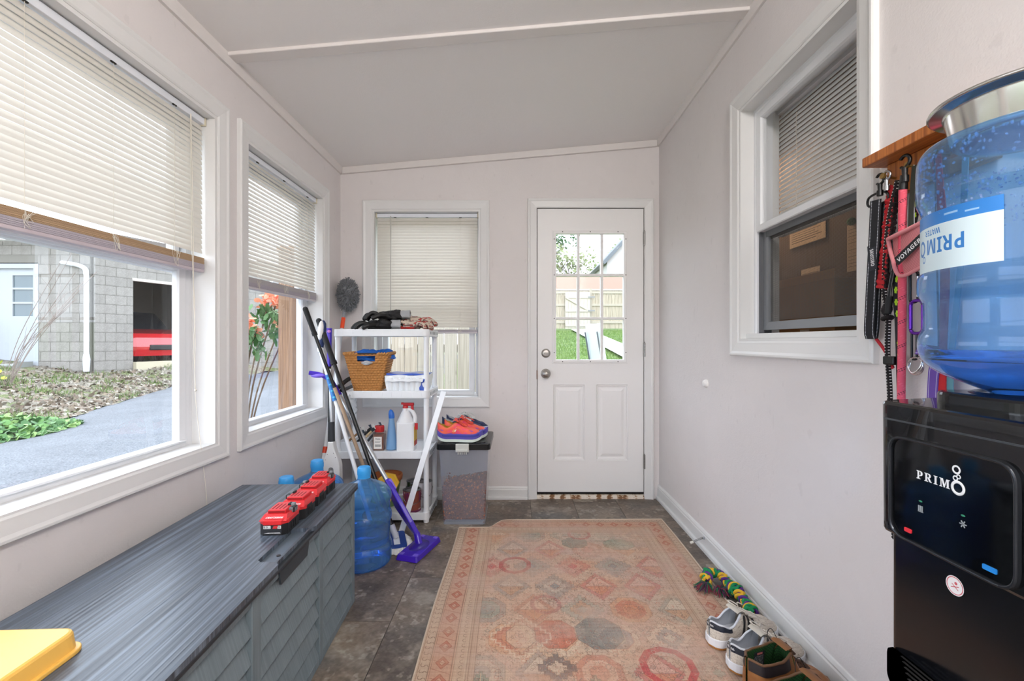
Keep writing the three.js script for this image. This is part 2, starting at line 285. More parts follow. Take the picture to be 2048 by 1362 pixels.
// ───────────── inner window to the house ─────────────
{
  const W = structGroup('window_4'), f = 'right', [a, b, c, d] = OP.wr;     // a = far, b = near
  casing(W, f, OP.wr);
  obj('reveal', addFace(frameSides(a + 0.012, b - 0.012, c + 0.012, d - 0.012, [[0, -0.17], [0, 0.006], [0.013, 0.006]]), f), M.trim, W);
  obj('stool', addFace(box(a + 0.012, b - 0.012, c + 0.012, c + 0.034, -0.075, -0.02, 0.003), f), M.trim, W);
  obj('frame', addFace(frameSides(a + 0.03, b - 0.03, c + 0.034, d - 0.03, [[0, -0.13], [0, -0.06], [0.006, -0.055], [0.018, -0.055], [0.018, -0.13]]), f), M.vinyl, W);
  const mid = 1.615;
  const us = sash(W, f, a + 0.03, b - 0.03, mid - 0.012, d - 0.03, -0.072, 0.034, 'upper_sash');
  const grey = std('#8f9296', 0.45, { metalness: 0.5 });
  const sc = obj('screen_frame', addFace(frameSides(a + 0.075, b - 0.06, c + 0.085, mid - 0.03, [[0, -0.02], [0, 0], [0.035, 0.002], [0.035, -0.02]]).map((g) => g.translate(0, 0, -0.086)), f), grey, W);
  obj('screen_track', addFace([box(a + 0.03, a + 0.04, c + 0.034, mid, -0.12, -0.068), box(a + 0.03, b - 0.03, mid - 0.04, mid - 0.012, -0.125, -0.085, 0.002)], f), std('#5d5f63', 0.5), W);
  const mesh = []; // woven screen, coarse enough to render: fine wires
  for (let i = 0; i <= 130; i++) { const u = a + 0.062 + (b - a - 0.112) * i / 130; mesh.push(box(u - 0.0004, u + 0.0004, c + 0.09, mid - 0.02, -0.0962, -0.0958)); }
  for (let i = 0; i <= 88; i++) { const v = c + 0.09 + (mid - 0.11 - c) * i / 88; mesh.push(box(a + 0.062, b - 0.05, v - 0.0004, v + 0.0004, -0.0966, -0.0962)); }
  const sm = obj('screen_mesh', addFace(mesh, f), std('#6c6a66', 0.7), sc); sm.userData.kind = 'stuff';
  // the room of the house behind it
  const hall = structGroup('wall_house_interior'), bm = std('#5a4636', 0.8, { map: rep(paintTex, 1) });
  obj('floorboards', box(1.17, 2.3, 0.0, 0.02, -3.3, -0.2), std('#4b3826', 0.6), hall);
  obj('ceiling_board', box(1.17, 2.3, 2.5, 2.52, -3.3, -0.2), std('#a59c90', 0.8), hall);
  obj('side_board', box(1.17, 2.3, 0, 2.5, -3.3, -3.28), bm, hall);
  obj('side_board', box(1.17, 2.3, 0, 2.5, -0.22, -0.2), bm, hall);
  const lampT = thing('house_lamp', 'small glowing lamp inside the house behind the inner window', 'lamp', [1.4, 2.25, -2.75]);
  obj('shade', lathe([[0.02, 0.06], [0.05, 0.05], [0.075, 0.0], [0.07, 0.0], [0.045, 0.046], [0.0, 0.055]], 24), std('#d8c8b0', 0.6), lampT);
  obj('bulb', new THREE.SphereGeometry(0.03, 14, 10).translate(0, 0.012, 0), std('#fff0d8', 0.5, { emissive: new THREE.Color('#ffd9a0'), emissiveIntensity: 2 }), lampT);
  obj('cord', rod([0, 0.06, 0], [0, 0.2, 0], 0.003), M.dark, lampT);
  const hl = new THREE.PointLight('#ffdcb4', 1.3, 0, 2); hl.position.set(0, 0.012, 0); hl.castShadow = true; hl.shadow.radius = 1.4; lampT.add(hl);
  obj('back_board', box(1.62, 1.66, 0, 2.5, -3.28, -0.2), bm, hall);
}
// ───────────── blinds ─────────────
const slatMat = phys('#dedad1', 0.85, { transmission: 0.12, thickness: 0, side: THREE.DoubleSide });
const slatEdge = std('#c0a382', 0.7), slatEdgeGrey = std('#cfcacc', 0.6), slatLow = std('#c9c2cc', 0.6);
const cordMat = std('#e8e2d6', 0.8), brassless = std('#d8cfb8', 0.5);
function slatGeo(len, face) { // curved aluminium slat 25 mm wide
  const n = 6, pos = [], idx = [];
  for (let i = 0; i <= n; i++) { const s = (i / n - 0.5) * 0.025, c = 0.0022 * (1 - (2 * i / n - 1) ** 2); pos.push(-len / 2, c, s, len / 2, c, s); if (i) { const k = (i - 1) * 2; idx.push(k, k + 1, k + 3, k, k + 3, k + 2); } }
  const g = new THREE.BufferGeometry(); g.setAttribute('position', new THREE.Float32BufferAttribute(pos, 3)); g.setIndex(idx); g.setAttribute('uv', new THREE.Float32BufferAttribute(new Float32Array(pos.length / 3 * 2), 2)); g.computeVertexNormals(); return g;
}
function blind(face, [a, b, , top], bottom, { pitch = 0.0202, tilt = 1.05, w = -0.045, cords, label, wand, pull, stackN = 26, edge = slatEdge, sag = 0 }) {
  const t = thing('window_blind', label, 'blind');
  t.matrixAutoUpdate = true; FACE[face].decompose(t.position, t.quaternion, t.scale);
  const u0 = a + 0.02, u1 = b - 0.02, len = u1 - u0, um = (u0 + u1) / 2, y1 = top - 0.018;
  const hr = obj('headrail', [box(u0, u1, y1 - 0.026, y1, w - 0.013, w + 0.013, 0.002)], std('#e9edf4', 0.35), t);
  for (const u of [u0, u1]) obj('bracket', box(u - 0.004, u + 0.004, y1 - 0.03, y1 + 0.004, w - 0.016, w + 0.017, 0.002), brassless, t);
  const g = slatGeo(len - 0.006), sg = box(-len / 2 + 0.003, len / 2 - 0.003, -0.0006, 0.0006, -0.0125, 0.0125), stackTop = bottom + 0.012 + stackN * 0.0017, R = rng(11 + Math.round(a * 100));
  for (let y = y1 - 0.04; y > stackTop + 0.012; y -= pitch) { const s = obj('slat', g, slatMat, t); s.position.set(um, y, w); s.rotation.x = tilt + (R() - 0.5) * 0.06; s.rotation.z = sag * (y - bottom) * 0; }
  for (let k = 0; k < stackN; k++) { const s = obj('stacked_slat', sg, k > stackN * 0.45 ? edge : slatLow, t); s.position.set(um, bottom + 0.013 + k * 0.0017, w + (R() - 0.5) * 0.0025); s.rotation.x = (R() - 0.5) * 0.03; }
  obj('bottom_rail', box(u0 + 0.002, u1 - 0.002, bottom, bottom + 0.012, w - 0.0125, w + 0.0125, 0.003), edge === slatEdge ? std('#c8bdc4', 0.5) : std('#d2cdd2', 0.5), t);
  for (const u of cords) {
    const lc = [];
    for (const s of [-1, 1]) lc.push(rod([u, bottom + 0.01, w + s * 0.012], [u, y1 - 0.02, w + s * 0.012], 0.0006, 0.0006, 5));
    obj('ladder_cord', lc, cordMat, t);
    const pts = []; for (let k = 0; k < 15; k++) pts.push([u + (R() - 0.5) * 0.034, bottom + 0.004 + R() * stackN * 0.0021, w + 0.014 + R() * 0.012]);
    obj('slack_cord', tube(pts, 0.0006, 90, 5), cordMat, t);
    obj('cord_slot', box(u - 0.009, u + 0.009, y1 - 0.03, y1 - 0.026, w + 0.008, w + 0.0135), M.dark, hr);
  }
  if (wand) obj('wand', rod([wand[0], y1 - 0.02, w + 0.02], [wand[0], wand[1], w + 0.024], 0.0032, 0.0032, 6), phys('#d9d6cf', 0.15, { transmission: 0.4, thickness: 0.004 }), t);
  if (pull) { obj('pull_cord', [tube([[pull[0], y1 - 0.02, w + 0.016], [pull[0] + 0.004, 1.5, w + 0.022], [pull[0] + 0.003, 1.28, w + 0.024], [pull[0] + 0.009, 1.12, w + 0.026], [pull[0] + 0.004, 0.9, w + 0.03], [pull[0] + 0.007, pull[1] + 0.1, 0.026], [pull[0] + 0.008, pull[1], 0.024]], 0.0011, 60, 5), tube([[pull[0], y1 - 0.02, w + 0.013], [pull[0] - 0.002, 1.5, w + 0.02], [pull[0] + 0.006, 1.25, w + 0.026], [pull[0] - 0.002, 1.1, w + 0.028], [pull[0] + 0.006, 0.93, w + 0.029]], 0.0011, 60, 5), new THREE.SphereGeometry(0.005, 8, 6).translate(pull[0] + 0.006, 0.925, w + 0.029)], cordMat, t); }
  return t;
}
blind('left', OP.w1, 1.4, { cords: [0.67, 0.93, 1.187, 1.45, 1.71], pull: [1.79, 0.42], label: 'large raised white mini blind with tan bunched slats above the grey deck box', stackN: 28, tilt: 1.24 });
blind('left', OP.w2, 1.372, { cords: [2.26, 2.52, 2.8], label: 'white mini blind on the narrower side window beside the mop handles', stackN: 26, edge: slatEdgeGrey, tilt: 1.12 });
blind('back', OP.wb, 1.176, { cords: [-0.87, -0.64, -0.4], wand: [-0.898, 1.2], label: 'white mini blind in the end wall window beside the door', stackN: 10, pitch: 0.0213, tilt: 1.26, edge: slatEdgeGrey });
{ // blind inside the house, behind the inner window's upper sash
  const [a, b, , d] = OP.wr;
  const t = thing('window_blind', 'closed grey blind behind the inner window glass near the leashes', 'blind'); FACE.right.decompose(t.position, t.quaternion, t.scale);
  const g = slatGeo(b - a - 0.03), m = std('#dfe1e2', 0.7);
  obj('headrail', box(a + 0.012, b - 0.012, d - 0.03, d - 0.005, -0.185, -0.16, 0.002), m, t);
  for (let y = d - 0.045; y > 1.6; y -= 0.0195) { const s = obj('slat', g, m, t); s.position.set((a + b) / 2, y, -0.172); s.rotation.x = 1.15; }
  obj('bottom_rail', box(a + 0.015, b - 0.015, 1.586, 1.6, -0.184, -0.16, 0.003), m, t);
  const bead = []; for (let y = 1.62; y < 2.07; y += 0.006) bead.push(new THREE.SphereGeometry(0.0022, 5, 4).translate(a + 0.17 + Math.sin(y * 40) * 0.002, y, -0.15));
  obj('bead_chain', bead, cordMat, t);
}
// ───────────── outside, to the left: driveway, bank, garage ─────────────
const gravelTex = dataTex(1024, 1024, (u, v) => {
  const a = fbm(u, v, 8, 8, 4, 81), b = fbm(u, v, 120, 120, 2, 83), c = fbm(u, v, 220, 220, 1, 87);
  let col = mix([152, 144, 130], [178, 172, 160], b * 1.4 - 0.2);
  col = mix(col, [118, 132, 76], Math.max(0, Math.min(0.85, (a - 0.52) * 7)));
  col = mix(col, [128, 104, 84], Math.max(0, Math.min(0.7, (0.42 - a) * 6)));
  return col.map((x) => x + (c - 0.5) * 90);
});
const asphaltTex = dataTex(512, 512, (u, v) => { const a = fbm(u, v, 200, 200, 1, 91), b = fbm(u, v, 5, 5, 4, 93); return [0, 1, 2].map((k) => [138, 140, 142][k] + (a - 0.5) * 60 + (b - 0.5) * 24); });
const asphaltM = std('#b4b8bd', 0.85, { map: rep(asphaltTex, 0.7) }), gravelM = std('#b8b6b2', 0.95, { map: rep(gravelTex, 0.35) });
const edgeX = (Z) => { const p = [[-4, -2.6], [0, -3.6], [4.74, -5.37], [6.8, -6.29], [10.2, -7.5], [14, -7.2], [22, -6.5]]; for (let i = 0; i + 1 < p.length; i++) if (Z <= p[i + 1][0]) { const t = (Z - p[i][0]) / (p[i + 1][0] - p[i][0]); return p[i][1] + (p[i + 1][1] - p[i][1]) * t; } return -6.5; };
const driveY = (Z) => 0.02 * Z - 0.03;
const bankY = (X, Z) => { if (Z > 9.72 && Z < 15.8 && X > -12.1 && X < -8.94 + 0.375 * (Z - 9.6) - 0.14) return 0.3; const d = Math.max(0, edgeX(Z) - X); return driveY(Z) + Math.min(0.55, 0.15 * d) + Math.max(0, Math.min(0.45, (Z - 9.2) * 0.13)) * Math.min(1, d / 0.8); };
function grid(x0, x1, z0, z1, nx, nz, fy, us = 1) {
  const pos = [], uv = [], idx = [];
  for (let j = 0; j <= nz; j++) for (let i = 0; i <= nx; i++) { const Z = z0 + (z1 - z0) * j / nz, [a, b] = typeof x0 === 'function' ? [x0(Z), x1(Z)] : [x0, x1], X = a + (b - a) * i / nx; pos.push(X, fy(X, Z), -Z); uv.push(X * us, Z * us); if (i && j) { const k = j * (nx + 1) + i; idx.push(k, k - 1, k - nx - 2, k, k - nx - 2, k - nx - 1); } }
  const g = new THREE.BufferGeometry(); g.setAttribute('position', new THREE.Float32BufferAttribute(pos, 3)); g.setAttribute('uv', new THREE.Float32BufferAttribute(uv, 2)); g.setIndex(idx); g.computeVertexNormals(); return g;
}
struct('driveway_ground', grid((Z) => edgeX(Z), () => -1.41, -6, 24, 12, 60, (X, Z) => driveY(Z)), asphaltM);
{ const N = rng(5); struct('bank_ground', grid((Z) => -17, (Z) => edgeX(Z) + 0.05 * Math.sin(Z * 7), -6, 24, 60, 150, (X, Z) => bankY(X, Z) + 0.03 * (hash2(Math.round(X * 9), Math.round(Z * 9), 3) - 0.5)), gravelM); }
{ // fallen leaves on the bank
  const R = rng(31), n = 2600, lg = new THREE.PlaneGeometry(0.06, 0.035, 2, 1); mapped(lg, (q) => { q.z = 0.012 * Math.abs(q.x / 0.03); });
  const im = new THREE.InstancedMesh(lg, std('#b8b8b8', 0.9, { side: THREE.DoubleSide }), n), m = new THREE.Matrix4(), q = new THREE.Quaternion();
  for (let i = 0; i < n; i++) { const Z = 3.5 + R() * 7.5, X = edgeX(Z) - R() ** 1.3 * 2.6; q.setFromEuler(new THREE.Euler(-1.57 + (R() - 0.5), R() * 6, R() * 6)); m.compose(V(X, bankY(X, Z) + 0.02, -Z), q, V(1, 1, 1).multiplyScalar(0.6 + R() * 0.9)); im.setMatrixAt(i, m); im.setColorAt(i, new THREE.Color(['#b3a48f', '#9c8a78', '#cfc7b6', '#a89880', '#c4bbac'][Math.floor(R() * 5)])); }
  im.name = 'fallen_leaves'; shadows(im); im.userData = { label: 'dry leaves scattered on the bank beside the driveway', category: 'leaves', kind: 'stuff' }; scene.add(im);
}
{ // grass and weeds growing through the gravel
  const R = rng(77), n = 5000, bl = new THREE.ConeGeometry(0.006, 0.09, 3); bl.translate(0, 0.045, 0);
  const im = new THREE.InstancedMesh(bl, std('#bcbcbc', 0.9), n), m = new THREE.Matrix4(), q = new THREE.Quaternion();
  let k = 0; while (k < n) { const Z = 3.2 + R() * 8.5, X = edgeX(Z) - R() * 3.2, p = fbm((X + 40) * 0.12, (Z + 5) * 0.12, 12, 12, 3, 19); if (p < 0.5 + R() * 0.12) continue; q.setFromEuler(new THREE.Euler((R() - 0.5) * 1.2, R() * 6, (R() - 0.5) * 1.2)); m.compose(V(X, bankY(X, Z), -Z), q, V(1, 0.5 + R(), 1)); im.setMatrixAt(k, m); im.setColorAt(k, new THREE.Color(['#7d9a4c', '#93ab62', '#6c8a45', '#aab579'][Math.floor(R() * 4)])); k++; }
  im.name = 'bank_grass'; shadows(im); im.userData = { label: 'green weeds and grass growing on the gravel bank', category: 'grass', kind: 'stuff' }; scene.add(im);
}
{ // leafy ground cover by the driveway
  const R = rng(91), n = 1500, lg = new THREE.CircleGeometry(0.035, 6); mapped(lg, (q) => { q.z = -q.x * q.x * 4; });
  const im = new THREE.InstancedMesh(lg, phys('#ffffff', 0.7, { side: THREE.DoubleSide, transmission: 0.25, thickness: 0 }), n), m = new THREE.Matrix4(), q = new THREE.Quaternion();
  for (let i = 0; i < n; i++) { const a = R() * 6.28, r = Math.sqrt(R()), X = -5.75 + Math.cos(a) * r * 0.45, Z = 5.1 + Math.sin(a) * r * 0.8; q.setFromEuler(new THREE.Euler(-1.2 + (R() - 0.5) * 1.6, (R() - 0.5) * 2, R() * 6)); m.compose(V(X, bankY(X, Z) + R() * 0.2 * (1.1 - r), -Z), q, V(1, 1, 1).multiplyScalar(0.6 + R() * 0.9)); im.setMatrixAt(i, m); im.setColorAt(i, new THREE.Color(['#4f7a3c', '#63904a', '#3f6a34', '#85a65c'][Math.floor(R() * 4)])); }
  im.name = 'ground_ivy'; shadows(im); im.userData = { label: 'low green leafy ground cover at the driveway edge', category: 'plants', kind: 'stuff' }; scene.add(im);
}
// garage of concrete block
{
  const gar = thing('garage_building', 'pale concrete block garage with dark open bay across the driveway', 'building');
  const bt = dataTex(256, 128, (u, v) => { const a = fbm(u, v, 60, 30, 2, 101), b = fbm(u, v, 4, 2, 3, 103); return [188 + (a - 0.5) * 40 + (b - 0.5) * 24, 183 + (a - 0.5) * 40 + (b - 0.5) * 24, 172 + (a - 0.5) * 40 + (b - 0.5) * 22]; });
  const bm = [0.5, 0.475, 0.52].map((k) => std(new THREE.Color(k, k, k * 1.04), 0.95, { map: bt, bumpMap: rep(fineNoise, 1), bumpScale: 0.004 })), joint = std('#77746d', 0.95);
  const R = rng(17), bw = 0.405, bh = 0.203, geo = new Map();
  const block = (L) => { const k = L.toFixed(3); if (!geo.has(k)) { const g = new THREE.BoxGeometry(L - 0.012, bh - 0.012, 0.1); geo.set(k, g); } return geo.get(k); };
  function blockWall(P, dir, len, y0, rows, openings) { // P = start (X,Z), dir = unit vector in X,Z
    const ang = Math.atan2(dir[1], dir[0]);
    for (let r = 0; r < rows; r++) {
      const y = y0 + r * bh; let s = -((r & 1) * bw / 2);
      while (s < len - 0.01) {
        let a = Math.max(0, s), b = Math.min(len, s + bw);
        for (const [o0, o1, q0, q1] of openings) if (y + bh > q0 + 0.02 && y < q1 - 0.02) { if (a >= o0 - 1e-6 && b <= o1 + 1e-6) a = b; else if (a < o0 && b > o0) b = o0; else if (a < o1 && b > o1) a = o1; }
        if (b - a > 0.03) { const m = obj('block', block(b - a), bm[Math.floor(R() * 3)], gar); const t = (a + b) / 2; m.position.set(P[0] + dir[0] * t, y + bh / 2, -(P[1] + dir[1] * t)); m.rotation.y = ang; }
        s += bw;
      }
    }
    // mortar backing with the openings cut
    const sh = poly(rectPts(0, len, y0, y0 + rows * bh), openings.map(([a, b, c, d]) => rectPts(a + 0.002, b - 0.002, Math.max(c, y0 + 0.01), d))); const g = ext(sh, 0.09); g.translate(0, 0, -0.135 + 0.09); g.translate(0, 0, 0); g.rotateY(ang); g.translate(P[0], 0, -P[1]); obj('mortar', g, joint, gar);
  }
  const dirB = [0.3511, 0.9363];
  // wall A faces us, from x -12.2 to the downspout corner
  const A0 = [-12.2, 9.6], lenA = 3.26;
  blockWall(A0, [1, 0], lenA, 0.1, 16, [[1.12, 2.16, 0.0, 2.78]]);
  blockWall([-8.94, 9.6], dirB, 5.0, 0.1, 16, [[0.73, 3.35, 0.6, 2.52]]);
  obj('lintel', [box(-0.02, 2.66, 2.5, 2.56, -0.06, 0.06).rotateY(Math.atan2(dirB[1], dirB[0])).translate(-8.94 + dirB[0] * 0.73, 0, -(9.6 + dirB[1] * 0.73))], std('#c9c5bb', 0.8), gar);
  obj('bay_sill', [box(0, 2.62, 0.45, 0.66, -0.07, 0.16).rotateY(Math.atan2(dirB[1], dirB[0])).translate(-8.94 + dirB[0] * 0.73, 0, -(9.6 + dirB[1] * 0.73))], std('#b3ab94', 0.9), gar);
  // dark interior: back, floor, roof
  const plan = [[-12.2, 9.68], [-8.98, 9.68], [-7.33, 14.2], [-7.33, 15.9], [-12.2, 15.9]], slabOf = (y, h) => ext(poly(plan), h).rotateX(-Math.PI / 2).translate(0, y, 0);
  obj('interior_floor', slabOf(0.36, 0.14), std('#8d8a84', 0.95), gar);
  obj('interior_wall', [box(-12.24, -12.14, 0.36, 3.36, -15.95, -9.6), box(-12.2, -7.2, 0.36, 3.36, -15.95, -15.85), box(-7.38, -7.28, 0.36, 3.36, -15.9, -14.2)], std('#9a968e', 0.95), gar);
  obj('roof', slabOf(3.34, 0.16), std('#6a625c', 0.9), gar);
  obj('eave', [box(-12.6, -8.6, 3.2, 3.37, -9.4, -9.26)], std('#e9eaea', 0.6), gar);
  // door in wall A with frame, slab and three panes
  const wd = std('#9ea3a8', 0.5), dx = -11.08;
  obj('door_frame', frameSides(dx + 0.08, dx + 0.96, 0.6, 2.66, [[0, -0.05], [0, 0.06], [0.1, 0.06], [0.1, -0.05]]).map((g) => g.translate(0, 0, -9.6)), wd, gar);
  const slab = obj('door', ext(poly(rectPts(dx + 0.08, dx + 0.96, 0.6, 2.66), [0, 1, 2].map((k) => rectPts(dx + 0.47, dx + 0.9, 1.66 + k * 0.3, 1.92 + k * 0.3))), 0.04).translate(0, 0, -9.63), wd, gar);
  for (let k = 0; k < 3; k++) obj('door_pane', box(dx + 0.46, dx + 0.91, 1.65 + k * 0.3, 1.93 + k * 0.3, -9.62, -9.612), phys('#5e6b70', 0.05), slab);
  // downspout with elbow and boot
  const ds = std('#c4c8cc', 0.4), X = -8.95, Z = -9.5;
  obj('downspout', [tube([[X - 0.55, 2.78, Z - 0.02], [X - 0.2, 2.72, Z + 0.02], [X - 0.03, 2.64, Z + 0.02], [X, 2.5, Z + 0.02]], 0.045, 20, 8), rod([X, 0.85, Z + 0.02], [X, 2.52, Z + 0.02], 0.045, 0.045, 10), rod([X, 0.5, Z + 0.02], [X, 0.75, Z + 0.02], 0.05, 0.062, 10), rod([X, 0.75, Z + 0.02], [X, 0.86, Z + 0.02], 0.062, 0.05, 10)], ds, gar);
  const p2 = [-8.94 + dirB[0] * 4.65, -(9.6 + dirB[1] * 4.65)];
  obj('downspout', rod([p2[0] + 0.1, 0.6, p2[1]], [p2[0] + 0.1, 3.3, p2[1]], 0.045, 0.045, 10), ds, gar);
}
{ // wooden steps to the garage door
  const t = thing('porch_steps', 'grey wooden steps with a handrail at the garage door', 'steps', [-10.9, 0, -9.5]);
  const wm = std('#8a8d8a', 0.85), wl = std('#9a9d9a', 0.85);
  for (let k = 0; k < 3; k++) obj('tread', box(-0.5, 0.8 + 0.0, 0.62 + 0.0 - k * 0.2 + 0.0, 0.66 - k * 0.2, 0.05 + k * 0.27, 0.36 + k * 0.27), wl, t);
  for (const x of [-0.45, 0.8]) obj('stringer', ext(poly([[0, -0.1], [0.95, -0.1], [0.98, 0.05], [0.32, 0.66], [0, 0.66]]), 0.04).rotateY(-Math.PI / 2).translate(x + 0.02, 0.05, 0), wm, t);
  for (let k = 0; k < 2; k++) obj('riser', box(-0.45, 0.8, 0.26 + k * 0.2, 0.44 + k * 0.2, 0.62 - k * 0.27, 0.64 - k * 0.27), wm, t);
  obj('post', box(-0.46, -0.37, 0.05, 1.65, 0.04, 0.13), wl, t); obj('post', box(-0.04, 0.06, 0.05, 0.62, 0.9, 1.0), wl, t);
  obj('handrail', [rod([-0.42, 1.6, 0.1], [0.02, 0.62, 0.95], 0.045, 0.045, 4)], wm, t);
}
{ // bare shrub by the steps
  const t = thing('bare_shrub', 'leafless twiggy shrub in front of the garage steps', 'shrub', [-8.4, bankY(-8.4, 7.4), -7.4]);
  const R = rng(44), bm = std('#8d8078', 0.9);
  for (let k = 0; k < 16; k++) {
    const a = R() * 6.28, l = 1.1 + R() * 1.1, o = [Math.cos(a) * 0.12, 0, Math.sin(a) * 0.12], e = [Math.cos(a) * l * 0.62 + 0.25, l, Math.sin(a) * l * 0.4], m1 = [o[0] + e[0] * 0.3 + (R() - 0.5) * 0.2, l * 0.45, e[2] * 0.4], g = [tube([o, m1, e], 0.006, 14, 4)];
    for (let j = 0; j < 4; j++) { const p = lerp3(m1, e, R()), b = 0.2 + R() * 0.35; g.push(rod(p, [p[0] + (R() - 0.35) * b, p[1] + b * 0.7, p[2] + (R() - 0.5) * b], 0.003, 0.0015, 4)); }
    obj('branch', g, bm, t);
  }
  const lv = []; for (let k = 0; k < 40; k++) lv.push(new THREE.CircleGeometry(0.04, 5).rotateX(R() * 3).rotateY(R() * 6).translate(-0.35 + R() * 0.5, 0.1 + R() * 0.35, R() * 0.4));
  const o = obj('leaves', lv, std('#a9b93f', 0.7, { side: THREE.DoubleSide }), t); o.userData.kind = 'stuff';
}
{ // red car parked in the bay
  const t = thing('car', 'red car parked nose out in the dark garage bay', 'car', [-10.31, 0.5, -11.9], -0.36); t.scale.set(0.8, 1, 1);
  const red = phys('#c3262b', 0.25, { clearcoat: 1 }), gl = phys('#20262b', 0.05);
  obj('body', mapped(ext(poly([[-2.1, 0.3], [2.05, 0.28], [2.15, 0.5], [2.1, 0.72], [1.9, 0.82], [0.9, 0.95], [-1.9, 0.98], [-2.15, 0.8]]), 1.5, 0.12, 4).translate(0, 0, -0.75), (q) => { if (q.x > 1.2) q.z *= 1 - (q.x - 1.2) * 0.18; }), red, t);
  obj('cabin', ext(poly([[-1.6, 0.95], [0.95, 0.93], [0.2, 1.4], [-1.2, 1.42]]), 1.3, 0.08, 4).translate(0, 0, -0.65), gl, t);
  for (const s of [-1, 1]) obj('headlight', mapped(new THREE.SphereGeometry(0.17, 14, 10), (q) => { q.x *= 0.7; q.y *= 0.6; q.z *= 1.1; }).translate(2.0, 0.62, s * 0.5), phys('#e9e2e0', 0.1, { clearcoat: 1 }), t);
  obj('grille', box(2.08, 2.17, 0.42, 0.55, -0.35, 0.35, 0.02), M.black, t);
  for (const [x, s] of [[1.3, -1], [1.3, 1], [-1.35, -1], [-1.35, 1]]) obj('wheel', new THREE.CylinderGeometry(0.31, 0.31, 0.2, 20).rotateX(Math.PI / 2).translate(x, 0.31, s * 0.78), M.rubber, t);
}
{ // azalea outside the second window
  const t = thing('azalea_shrub', 'azalea with coral orange blossoms outside the side window', 'shrub', [-2.25, driveY(3.6), -3.75]);
  const R = rng(63), leafM = phys('#4d7a3e', 0.6, { side: THREE.DoubleSide, transmission: 0.25, thickness: 0 }), petM = phys('#e89a78', 0.7, { side: THREE.DoubleSide, transmission: 0.35, thickness: 0 });
  const heads = [[0.25, 1.4, 0.07], [0.29, 1.41, 0.02], [0.25, 1.21, 0.33], [0.26, 1.13, 0.3], [0.27, 1.27, -0.11], [0.22, 1.24, 0.4], [0.3, 1.22, -0.16]];
  for (const [x, y, z] of heads) {
    obj('stem', tube([[0, 0, 0], [x * 0.4 - 0.03, y * 0.5, z * 0.5], [x, y, z]], 0.007, 12, 5), std('#6d5a48', 0.9), t);
    const fl = [], lv = [];
    for (let k = 0; k < 26; k++) { const g = new THREE.CircleGeometry(0.026, 7); mapped(g, (q) => { q.z = (q.x * q.x + q.y * q.y) * 16; }); g.rotateX((R() - 0.5) * 2.6).rotateY(R() * 6.3); fl.push(g.translate(x + (R() - 0.5) * 0.12, y + (R() - 0.5) * 0.1, z + (R() - 0.5) * 0.12)); }
    for (let k = 0; k < 34; k++) { const g = new THREE.CircleGeometry(0.042, 6); g.scale(0.45, 1, 1); g.rotateX((R() - 0.5) * 3).rotateY(R() * 6.3); lv.push(g.translate(x + (R() - 0.5) * 0.22, y - 0.05 - R() * 0.12, z + (R() - 0.5) * 0.22)); }
    obj('blossom', fl, petM, t); const l = obj('leaves', lv, leafM, t); l.userData.kind = 'stuff';
  }
}
// weathered wood
function woodTex(base, dark, s, knots = 3) { return dataTex(256, 1024, (u, v) => { const w = fbm(u, v, 3, 4, 3, s), g = fbm(u + w * 0.06, v, 40, 4, 3, s + 3), f = fbm(u, v, 120, 10, 2, s + 7); let t = 0.55 * g + 0.45 * f; let c = mix(base, dark, Math.max(0, Math.min(1, (t - 0.42) * 2.6))); for (let k = 0; k < knots; k++) { const kx = hash2(k, 1, s), ky = hash2(k, 2, s), d = Math.hypot((u - kx) * 0.9, (v - ky) * 4); if (d < 0.07) c = mix(c, dark, 0.8 * (1 - d / 0.07)); } return c; }); }
const fenceTex = woodTex([205, 195, 180], [154, 144, 130], 201), brownTex = woodTex([150, 118, 92], [112, 84, 62], 221);
{
  const t = thing('fence_post', 'brown wooden post standing close outside the side window', 'post', [-1.6, 0, -3.2]);
  obj('shaft', uvBox(box(-0.05, 0.05, -0.05, 1.75, -0.045, 0.045, 0.006), 1), std('#ffffff', 0.85, { map: rep(brownTex, 3, 0.6) }), t);
  obj('cap', box(-0.06, 0.06, 1.75, 1.78, -0.055, 0.055, 0.006), std('#a87a52', 0.85), t);
}
{ // plank fence behind the end window
  const t = thing('plank_fence', 'pale weathered wood plank fence close outside the end window', 'fence', [0, 0, -5.0]);
  const R = rng(88), ms = [0.82, 0.76, 0.88, 0.8].map((k, i) => std(new THREE.Color(k, k * (1 - 0.015 * i), k * (1 - 0.03 * i)), 0.9, { map: rep(fenceTex, 6, 0.5) }));
  for (let k = 0; k < 15; k++) obj('plank', uvBox(box(-1.95 + k * 0.145 + 0.003, -1.95 + (k + 1) * 0.145 - 0.003, -0.02, 1.86 + (R() - 0.5) * 0.01, -0.01 - R() * 0.006, 0.01, 0.002), 1, R() * 3, R() * 3), ms[Math.floor(R() * 4)], t);
  for (const y of [0.3, 1.0, 1.6]) obj('rail', uvBox(box(-1.95, 0.22, y, y + 0.09, -0.06, -0.02)), ms[1], t);
}
